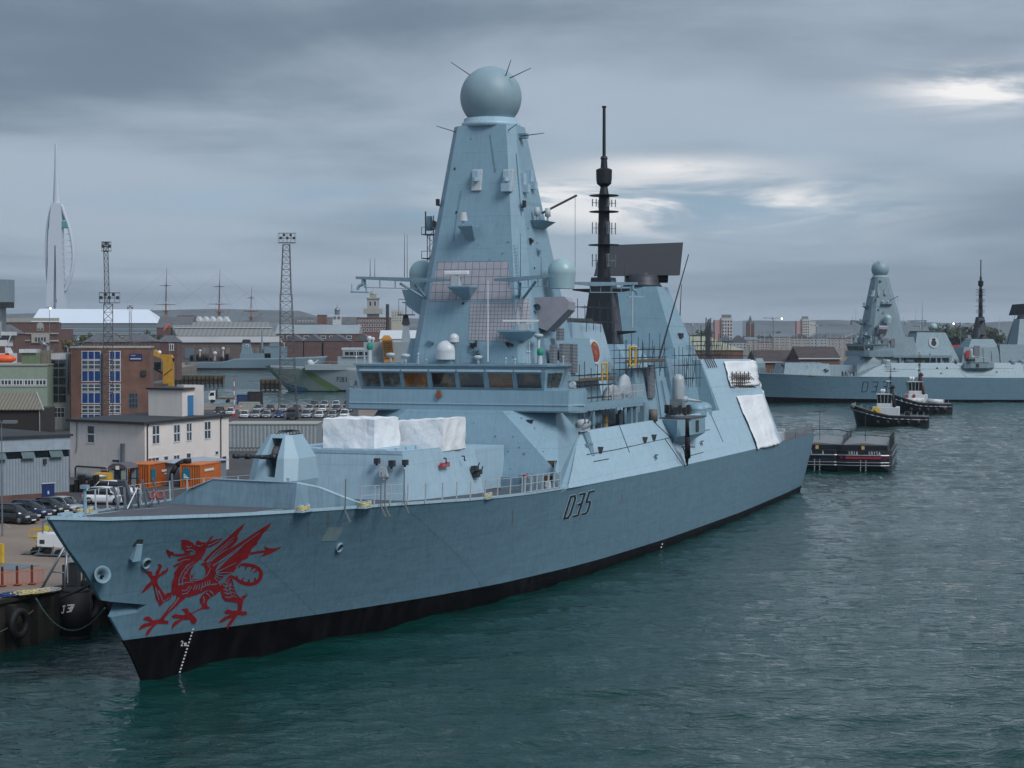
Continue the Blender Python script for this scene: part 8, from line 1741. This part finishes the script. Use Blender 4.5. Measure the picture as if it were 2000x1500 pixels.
c1 = container(250, 300, 952, 2.55, M_co, 'larger orange container with teal arched signs beside the glass shelter', -14, 2.5, 6.0, og); c1.scale = (1, 1, 1)
arch_sign(c1, .3, None, .95); b = MB(); b.bar((1.35, -.04, .15), (1.35, -.04, 2.4), .04); b.bar((2.1, -.04, .15), (2.1, -.04, 2.4), .03); b.bar((.15, -.04, .15), (.15, -.04, 2.4), .03); b.build('door_bar', M_orange, c1)
b = MB(); [b.box(2.5, 2.54, 3.2 + i * .28, 3.4 + i * .28, 1.5, 1.75 - .05 * (i % 2)) for i in range(5)]; [b.box(2.5, 2.54, 3.9 + i * .2, 4.0 + i * .2, 1.2, 1.32) for i in range(5)]; b.build('side_lettering', M_white, c1)
b = MB(); b.box(2.5, 2.55, .5, 1.5, .7, 2.0); b.build('side_sign', MATS['sign_teal'], c1)
c2 = container(352, 390, 952, 2.5, M_co, 'orange container with white lettering at the end of the kiosk shed, right one', -14, 2.4, 5.5, og); arch_sign(c2, .25, None, .9); b = MB(); [b.box(2.4, 2.44, 1.0 + i * .28, 1.2 + i * .28, 1.7, 1.95) for i in range(9)]; b.build('side_lettering', M_white, c2)
g = W(462, 784, 440); o = container(462, 488, 782, 2.4, M_cb, 'dark blue skip container by the water edge', 4, 3.0, 3, 'dark containers by the water'); o.location = (g.x, 440, 3); g = W(483, 790, 430); o = container(483, 512, 788, 3.4, M_ck, 'taller black container next to the blue one', 4, 3.5, 3, 'dark containers by the water'); o.location = (g.x, 430, 3)
g = W(466, 800, 400); o = container(466, 500, 800, 2.0, M_cb, 'long low grey cabin behind the front cars', 2, 4.4, 3, 'dark containers by the water', name='site_cabin'); o.location = (g.x, 400, 3)
for ch in o.children: ch.data = ch.data.copy(); ch.data.materials[0] = M_stone
# glass smoking shelter, road plant, tank pipe, hose
p = G(212, 957); simple_thing('glass_shelter', 'dark framed glass shelter with an arched roof, left of the orange container', 'shelter', p, R(-12), [('frame', M_blue, lambda b: [b.bar((x, y, 0), (x, y, 2.3), .05) for x in (0, .7, 1.4, 2.1) for y in (0, 2.6)] + [b.bar((0, y, z), (2.1, y, z), .05) for y in (0, 2.6) for z in (.1, 1.1, 2.3)]), ('glazing', mat('shelter_glass', (.28, .32, .30), .2), lambda b: [b.box(.05, .65, y, y + .03, .2, 2.2) for y in (0, 2.6)] + [b.box(1.45, 2.05, y, y + .03, .2, 2.2) for y in (0, 2.6)] + [b.box(.04, .06, .05, 2.5, .2, 2.2)]), ('arched_roof', mat('shelter_roof', (.10, .085, .10), .4), lambda b: b.loft([[(-.1, y, 2.3), (.2, y, 2.65), (.7, y, 2.85), (1.4, y, 2.85), (1.9, y, 2.65), (2.2, y, 2.3)] for y in (-.15, 2.8)])), ('notice', M_white, lambda b: b.box(.9, 1.3, -.18, -.12, 2.2, 2.6))])
p = G(176, 960); simple_thing('yellow_generator', 'yellow and rust plant unit left of the glass shelter', 'generator', p, R(-8), [('housing', M_yellow, lambda b: b.frus((.1, 2.0, .2, 1.8), .9, (.2, 1.8, .3, 1.7), 1.9)), ('rusty_base', mat('rust_brown', (.20, .07, .03), .8, var=.4), lambda b: b.box(-.6, 2.0, 0, 1.8, .25, .95)), ('skid', M_dark, lambda b: b.box(-.7, 2.1, .1, 1.7, 0, .25))])
p = G(140, 962); simple_thing('silver_tank', 'long silver tank lying among dark plant beside the grey shed', 'tank', p, R(-6), [('barrel', M_steel, lambda b: (setattr(b, 'smooth', True), b.cyl((0, 2, 1.5), (3.2, 2, 1.5), .4, n=14))), ('cradle', M_dark, lambda b: [b.box(x, x + .3, 1.6, 2.4, 0, 1.2) for x in (.2, 1.4, 2.6)]), ('dark_machinery', M_black, lambda b: [b.box(-.3 + i * .5, i * .5 + .1, .2, 1.2, 0, .8 + .5 * ((i * 7) % 3)) for i in range(6)])])
b = MB(); b.smooth = True; P_ = [(0, 0, .2), (.1, 0, 1.3), (.6, 0, 2.3), (1.4, 0, 2.75), (2.2, 0, 2.8)]; b.path(P_, .28, 10); o = b.build('hose_duct', M_black, None, 'thick black ventilation hose curving between the two orange containers', 'hose'); p = G(334, 950); o.location = p
# guard rails, ladders and gear along the far side of the forecastle
o = bpy.data.objects.get('guard_rail')
b = MB(); r_ = random.Random(11)
for i in range(9): x = 12 + i * 1.1; y = bdk(x) * .8; b.bar((x, y, zdk(x)), (x + r_.uniform(-.4, .4), y + .3, zdk(x) + r_.uniform(.8, 1.9)), .07)
q = SP(256, 986, 'z', 9.2); b.hexa([(q.x + a + c_ * -.5, q.y + d + c_ * .1, 9.2 + c_ * 1.5) for c_ in (0, 1) for a, d in ((0, 0), (.2, 0), (.2, .55), (0, .55))])
for i in range(5): b.bar((11 + i * 1.2, 3.8, 9.2), (12.6 + i * 1.2, 4.6, 9.3 + .5 * (i % 2)), .08)
b.path([(13, 3.6, 9.2), (13.8, 3.4, 10.4), (14.6, 3.8, 9.2)], .05); o = b.build('stacked_rails', M_steel, None, 'jumble of white rails and ladders stowed on the far side of the foredeck', 'deck gear'); at_ship(o)
def buoy(px, py, x):
    q = SP(px, py, 'x', x); b = MB(); b.smooth = True; u = [Vector((q.x + .1 * math.sin(t), q.y + .2 * math.cos(t), q.z + .2 * math.sin(t))) for t in [k * math.pi / 8 for k in range(17)]]; b.path(u, .06, 8); return b
for i, (px, lb) in enumerate(((299, 'left'), (314, 'right'))): at_ship(buoy(px, 967, 15.5).build('lifebuoy', mat('buoy_red', (.35, .08, .07), .6), None, 'faded red lifebuoy lying on the foredeck gear, %s one of the pair' % lb, 'lifebuoy', 'lifebuoys on the foredeck'))
# ------------------------------------------------------------------ quay edge: wall, fenders, barriers, ropes
def sh(o): o.matrix_world = SHIP_M; return o
b = MB()
for i in range(60): x = -30 + i * 2.6; b.box(x, x + .45, 12.55, 13.18, -1.5, 2.85)
b.box(-90, 166, 12.9, 13.4, 3.0, 3.28); sh(b.build('quay_piles', mat('quay_pile_timber', (.016, .015, .012), .9, var=.5, vscale=1.2, stretch=(1, 1, .3), dirt=(.035, .033, .018, .5)), None, 'row of dark timber piles and capping along the quay edge', 'quay wall'))
b = MB(); b.box(-90, 166, 13.12, 13.195, -2, 2.99); sh(b.build('quay_wall', MATS['quay_pile_timber'], None, 'dark stained quay wall below the timber capping', 'quay wall'))
for q_, (x, z, r1) in enumerate(((14.5, 1.7, .75), (22.2, 1.75, .8), (25.2, 1.5, .8), (28, 1.7, .8))):
    b = MB(); b.smooth = True; c_ = Vector((x, 12.3, z)); rr = [[c_ + Vector(((r1 + .24 * math.cos(u)) * math.cos(t), .24 * math.sin(u), (r1 + .24 * math.cos(u)) * math.sin(t))) for u in [j * math.pi / 5 for j in range(10)]] for t in [i * math.pi / 10 for i in range(20)]]
    b.loft(rr + [rr[0]], cap=False); sh(b.build('tyre_fender', M_black, None, 'black tyre fender on the quay wall, %s from the left' % ('first', 'second', 'third', 'fourth')[q_], 'fender', 'tyre fenders on the quay wall'))
fd = empty('floating_fender', SLOC, SHIP_ROT, 'big black cylindrical floating fender marked J3, between bow and quay', 'fender'); b = MB(); b.smooth = True; p = SP(150, 1199, 'y', 11.9); X0 = p.x; b.cyl((X0, 12.0, .2), (X0, 12.0, 3.0), 1.0, 1.0, 24); b.cyl((X0, 12.0, 3.0), (X0, 12.0, 3.2), 1.0, .7, 24); b.cyl((X0, 12.0, -.3), (X0, 12.0, .2), .6, 1.0, 24); b.build('fender_body', M_black, fd)
p = SP(141, 1199, 'y', 10.98); b = MB()
for qd in glyphs('J3', 0, 0, .34, .42, .075, .15): b.add([(p.x + u * 1.25, 11.98 - math.sqrt(max(.05, 1.02 ** 2 - (p.x + u * 1.25 - X0) ** 2)), p.z + v) for u, v in qd], [(0, 1, 2, 3)])
o = b.build('fender_lettering', M_white, fd)
def rope(name, a, c_, sag, r, label, m_=None, n=18):
    a, c_ = Vector(a), Vector(c_); b = MB(); b.smooth = True; pts = [a.lerp(c_, t / n) + Vector((0, 0, -sag * 4 * (t / n) * (1 - t / n))) for t in range(n + 1)]; b.path(pts, r, 6); sh(b.build(name, m_ or M_rope, None, label, 'rope', 'mooring ropes at the bow'))
L1 = (hit(bvh, 190, 1128)[0]) + Vector((-.25, -.5, .15))
rope('mooring_rope', L1, SP(118, 1166, 'z', 3.3), .15, .09, 'thick black mooring rope from the round stem fairlead to the quay', M_black)
rope('mooring_rope', (5.2, .1, 4.6), SP(70, 1168, 'z', 3.25), 1.6, .045, 'green slack rope sagging between stem and quay', mat('rope_green', (.03, .07, .05), .8))
rope('mooring_rope', SP(0, 1234, 'y', 12.4), SP(65, 1192, 'y', 12.8), .1, .03, 'thin pale rope rising to the quay edge at the far left')
# lattice A-frame davit on the quay
q_ = [SP(82, 1149, 'z', 3.05), SP(126, 1152, 'z', 3.05), SP(163, 1146, 'z', 3.05)]; t1, t2 = q_[0].lerp(q_[1], .75) + Vector((1.0, 0, 3.0)), q_[1].lerp(q_[2], .5) + Vector((1.2, 0, 3.05))
rt_ = empty('quay_davit', label='galvanised tubular A-frame hoist standing on the quay by the bow', cat='hoist'); rt_.matrix_world = SHIP_M
b = MB(); b.smooth = True; b.path([q_[0], t1, t2, q_[2]], .09, 8); b.path([q_[1], t1], .09, 8); b.path([q_[0].lerp(t1, .35), q_[1].lerp(t1, .35)], .05); b.build('tube_frame', M_steel, rt_)
b = MB(); p = t1 + Vector((.1, -.6, -1.0)); b.box(p.x - .3, p.x + .3, p.y - .45, p.y + .35, p.z - .35, p.z + .3); b.build('control_box', M_rail, rt_, bevel=.05); b = MB(); b.box(p.x - .2, p.x + .2, p.y - .2, p.y + .5, p.z - 1.9, p.z - .4); b.cyl((p.x, p.y + .9, 3.05), (p.x, p.y + .9, 4.5), .16); b.build('winch_body', M_dark, rt_)
# scissor lift and white generator trailer
p = G(80, 1087); simple_thing('lighting_trailer', 'white generator trailer with a folded mast and yellow placard, on the quay', 'trailer', p, R(-14), [('canopy', M_white, lambda b: b.hexa([(-.3, 0, .75), (2.2, 0, .7), (2.2, 1.3, .7), (-.3, 1.3, .75), (-.3, 0, 1.75), (2.2, 0, 1.6), (2.2, 1.3, 1.6), (-.3, 1.3, 1.75)])), ('mast_frame', M_steel, lambda b: (b.path([(.1, .1, 1.7), (.1, .1, 2.6), (.4, .1, 2.7), (2.1, .1, 1.7)], .06), b.path([(.1, 1.0, 1.7), (.1, 1.0, 2.6), (2.1, 1.0, 1.7)], .06))), ('placard', mat('placard_yellow', (.65, .6, .02), .5), lambda b: b.box(.3, .65, 0, .04, 1.95, 2.3)), ('chassis', M_steel, lambda b: (b.box(-.5, 2.3, -.1, 1.4, .12, .2), [b.bar((x, -.1, .15), (x + .15, 0, .8), .05) for x in (-.2, .9, 2.0)])), ('vent_grille', M_dark, lambda b: b.box(-.1, .3, -.02, 0, .95, 1.25)), ('wheel', M_black, wh(.5, .1, .28)), ('wheel', M_black, wh(1.4, .1, .28))])
p = G(58, 1082); simple_thing('scissor_lift', 'small yellow scissor lift with a ramp, left of the white trailer', 'lift', p, R(-10), [('platform_rail', M_yellow, lambda b: ([b.bar((x, y, 1.25), (x, y, 1.85), .04) for x in (0, .8, 1.6) for y in (0, .8)], [b.bar((0, y, z), (1.6, y, z), .05) for y in (0, .8) for z in (1.3, 1.85)], b.box(0, 1.6, 0, .8, 1.2, 1.3))), ('scissor_arm', M_yellow, lambda b: [b.bar((.3 + i * .8, .05, .4), (1.1 - i * .8, .05, 1.2), .06) for i in (0, 1)]), ('base', M_dark, lambda b: b.box(.2, 1.5, 0, .8, .15, .5)), ('ramp', M_steel, lambda b: b.hexa([(-.5, -.6, .0), (1.2, -.6, .35), (1.2, 0, .35), (-.5, 0, 0), (-.5, -.6, .08), (1.2, -.6, .43), (1.2, 0, .43), (-.5, 0, .08)])), ('wheel', M_black, wh(.3, 0, .2)), ('wheel', M_black, wh(1.4, 0, .2))])
# orange mesh barriers
M_ob = mat('barrier_orange', (.45, .07, .02), .6)
lbs = ('leftmost of the row', 'second of the row', 'third of the row', 'rightmost, nearest the hoist')
for i in range(4):
    a, c_ = SP(-12 + i * 29, 1151 - i * 2.0, 'z', 3.05), SP(14 + i * 29, 1149 - i * 2.0, 'z', 3.05); b = MB(); a += Vector((0, .6, 0)); c_ += Vector((0, .6, 0))
    for z in (.15, 1.0): b.bar(a + Vector((0, 0, z)), c_ + Vector((0, 0, z)), .03)
    for k in range(11): q = a.lerp(c_, k / 10); b.bar(q + Vector((0, 0, .1)), q + Vector((0, 0, 1.0)), .013, 3)
    o = b.build('mesh_barrier', M_ob, None, 'orange mesh barrier on the quay edge, ' + lbs[i], 'barrier', 'orange barriers on the quay'); sh(o)
    a2 = a.lerp(c_, .6); b = MB(); b.cyl(a2 + Vector((.4, .8, 0)), a2 + Vector((.4, .8, 1.25)), .09, .08, 8); b.box(a2.x + .2, a2.x + .6, a2.y + .6, a2.y + 1.0, 3.0, 3.1); sh(b.build('bollard_post', mat('dark_red_post', (.05, .015, .012), .7), None, 'dark upright post behind the orange barrier, ' + lbs[i], 'post', 'dark posts on the quay'))
r_ = random.Random(9)
for i, (px, py, c_, nm) in enumerate(((45, 1160, M_ylr, 'yellow hose coil on the quay edge'), (75, 1157, M_ylr, 'paler yellow hose coil beside the first'), (20, 1163, mat('hose_blue', (.02, .05, .16), .6), 'blue hose tangle on the quay edge'), (95, 1154, mat('hose_white', (.4, .4, .38), .7), 'white rope pile near the hoist'))):
    p = SP(px, py, 'z', 3.3); b = MB(); b.smooth = True
    for k in range(5): rr_ = .35 + .12 * k; b.path([(p.x + rr_ * 1.2 * math.cos(t) + r_.uniform(-.05, .05), p.y + rr_ * .8 * math.sin(t), 3.32 + .05 * (k % 3)) for t in [j * math.pi / 6 for j in range(13)]], .045, 5)
    sh(b.build('hose_coil', c_, None, nm, 'hose', 'hoses and ropes on the quay edge'))
g1, g2 = SP(0, 1104, 'z', 3.02), SP(58, 1108, 'z', 3.02); b = MB(); b.box(g1.x - 2, g1.x + 1.0, g2.y, g1.y + 3, 3.006, 3.03); o = b.build('steel_plate', M_steel, None, 'flat grey steel plate lying on the quay at the left edge', 'plate'); sh(o)
b = MB(); p = SP(4, 1100, 'z', 3); b.box(p.x - .15, p.x + .15, p.y - .1, p.y + .6, 3, 4.4); sh(b.build('yellow_post', M_yellow, None, 'yellow post at the far left edge of the quay', 'post'))
# parking bay lines
b = MB()
for i in range(9): a, c_ = G(20 + i * 26, 1030 - i * 4.5), G(-10 + i * 26, 1012 - i * 4); d = (c_ - a).normalized(); n_ = Vector((-d.y, d.x, 0)) * .05; b.add([tuple(v + Vector((0, 0, .006))) for v in (a - n_, a + n_, c_ + n_, c_ - n_)], [(0, 1, 2, 3)])
b.build('parking_line', M_stone, kind='structure')
pts_ = [G(-400, 1060), G(400, 975), G(700, 940), G(700, 800), G(100, 800), G(-400, 860)]; b = MB(); b.add([(p.x, p.y, 3.004) for p in pts_], [tuple(range(6))]); b.build('parking_asphalt', M_asph, kind='structure')
# ------------------------------------------------------------------ yellow dock crane, pier, dolphin, moored ship at the left edge
Y = 380; k = Y / FPX; q = W(293, 760, Y); X = lambda px: (px - 293) * k; Z = lambda py: CZ - (py - YH) * k - 3
def crane_parts(b): b.box(X(320), X(339), -1, 1, 0, Z(699)); b.loft([[(X(293), y, Z(691)), (X(293), y, Z(684)), (X(305), y, Z(683)), (X(312), y, Z(692)), (X(336), y, Z(693)), (X(339), y, Z(699)), (X(339), y, Z(706)), (X(318), y, Z(706)), (X(316), y, Z(700))] for y in (-.9, .9)])
simple_thing('yellow_crane', 'yellow hooked dock crane behind the brick office block', 'crane', (q.x, Y, 3), 0, [('column', mat('crane_yellow', (.48, .26, .03), .5, var=.15, streak=.3), crane_parts), ('cab', M_glassd, lambda b: b.box(X(303), X(316), -.8, .8, Z(722), Z(707))), ('ram', M_dark, lambda b: (b.bar((X(294), 0, Z(716)), (X(322), 0, Z(732)), .2), b.bar((X(322), -1.05, Z(733)), (X(338), -1.05, Z(720)), .12))), ('radome', M_white, lambda b: b.sphere((X(312), 0, Z(688)), .4, 10, 8)), ('base_house', M_brickd, lambda b: b.box(X(292), X(330), -1.5, 3, 0, Z(749)))])
def pier(px0, px1, Y, top, bot, label, name='pier'):
    k = Y / FPX; q = W(px0, 700, Y); Z = lambda py: CZ - (py - YH) * k; L_ = (px1 - px0) * k; root = empty(name, (q.x, Y, 0), R(-3), label, 'pier'); b = MB(); b.box(0, L_, 0, 7, Z(top + 8), Z(top)); b.build('deck', mat('pier_timber', (.10, .085, .045), .9, var=.5, vscale=.3), root)
    b = MB(); n = int(L_ / 1.6); [b.box(i * L_ / n, i * L_ / n + .5, -.25, .2, -1, Z(top + 2)) for i in range(n + 1)]; b.build('piles', M_black, root, kind='stuff' if n > 100 else None)
    b = MB(); b.box(0, L_, .5, 6, .4, Z(top + 8)); b.build('back_wall', M_wood, root); b = MB(); [b.bar((i * L_ / 12, 0, Z(top)), (i * L_ / 12, 0, Z(top - 5)), .05) for i in range(13)]; b.bar((0, 0, Z(top - 5)), (L_, 0, Z(top - 5)), .05); b.build('handrail', M_steel, root)
pier(318, 434, 725, 733, 752, 'dark timber jetty with closely set piles in the inner basin'); pier(508, 545, 655, 741, 761, 'short timber landing stage in front of the patrol ship bow', 'landing_stage')
Y = 420; k = Y / FPX; q = W(0, 700, Y); X = lambda px: px * k; Z = lambda py: CZ - (py - YH) * k
rt_ = empty('rescue_ship', (q.x, Y, 0), 0, 'white ship with an orange lifeboat, cut off by the left edge', 'ship')
for nm, m_, a, c_, t_, bt in (('superstructure', M_glint, -60, 22, 690, 722), ('bridge', M_glint, -60, 14, 664, 676), ('bridge_glass', M_glassd, -60, 18, 655, 664), ('bridge_top', M_glint, -60, 22, 648, 655), ('grey_tower_block', mat('tower_blue_grey', (.20, .27, .31), .6, streak=.2), -30, 18, 546, 590), ('tower_base', M_dark, -30, 17, 590, 601), ('tower_leg', M_steel, -10, 1, 601, 655)):
    b = MB(); b.box(X(a), X(c_), 0, 5, Z(bt), Z(t_)); b.build(nm, m_, rt_)
b = MB(); b.path([(X(14), 0, Z(674)), (X(22), 0, Z(654))], .15); b.path([(X(2), 0, Z(660)), (X(2), 0, Z(628))], .1); b.loft([[(X(10), y, Z(676)), (X(22), y, Z(700)), (X(10), y, Z(700))] for y in (0, 4)]); b.build('bridge_strut', M_glint, rt_)
b = MB(); b.smooth = True; b.loft([[(X(x), -2 + w_ * math.cos(t), Z(701) + h * math.sin(t)) for t in [i * math.pi / 6 for i in range(12)]] for x, w_, h in ((-40, .3, .3), (-30, 1.2, .9), (5, 1.3, 1.05), (25, 1.1, .95), (36, .2, .3))]); b.build('lifeboat', mat('lifeboat_orange', (.75, .10, .02), .45), rt_)
# mooring boats / small boat ladder on the near destroyer stern side and the stern access platform
b = MB(); b.path([(129, -1, 7), (129, -1, 7)], .1)
simple_thing('boarding_stair', 'white boarding ladder and dark staging behind the hangar', 'stair', SLOC, SHIP_ROT, [('staging', M_dark, lambda b: (b.box(132.5, 136, -3, 4, 14.6, 14.8), b.box(133, 136, -3, 4, 12.2, 12.4), [b.bar((x, y, 7), (x, y, 16.2), .08) for x in (132.6, 135.8) for y in (-3, .5, 4)])), ('ladder', M_rail, lambda b: ([b.bar((134, y, 7.2), (134, y, 12.2), .06) for y in (-3.4, -2.7)], [b.bar((134, -3.4, 7.6 + i * .6), (134, -2.7, 7.6 + i * .6), .04) for i in range(8)])), ('white_box', M_rail, lambda b: b.box(133, 134.5, -1.5, .5, 14.8, 16.4))])
# ------------------------------------------------------------------ damp air over the harbour
hm = bpy.data.materials.new('haze_air'); hm.use_nodes = True; nt = hm.node_tree; nt.nodes.clear()
ho = nt.nodes.new('ShaderNodeOutputMaterial'); hv = nt.nodes.new('ShaderNodeVolumePrincipled'); hv.inputs['Color'].default_value = (.80, .88, 1.0, 1); hv.inputs['Density'].default_value = .00006
hv.inputs['Anisotropy'].default_value = .2; nt.links.new(hv.outputs[0], ho.inputs['Volume'])
b = MB(); b.box(-6100, 6100, -450, 9100, -5, 230); b.build('haze', hm, kind='stuff')
scn.cycles.volume_bounces = 0; scn.cycles.max_bounces = 5; scn.cycles.diffuse_bounces = 3; scn.cycles.glossy_bounces = 3; scn.cycles.transmission_bounces = 2
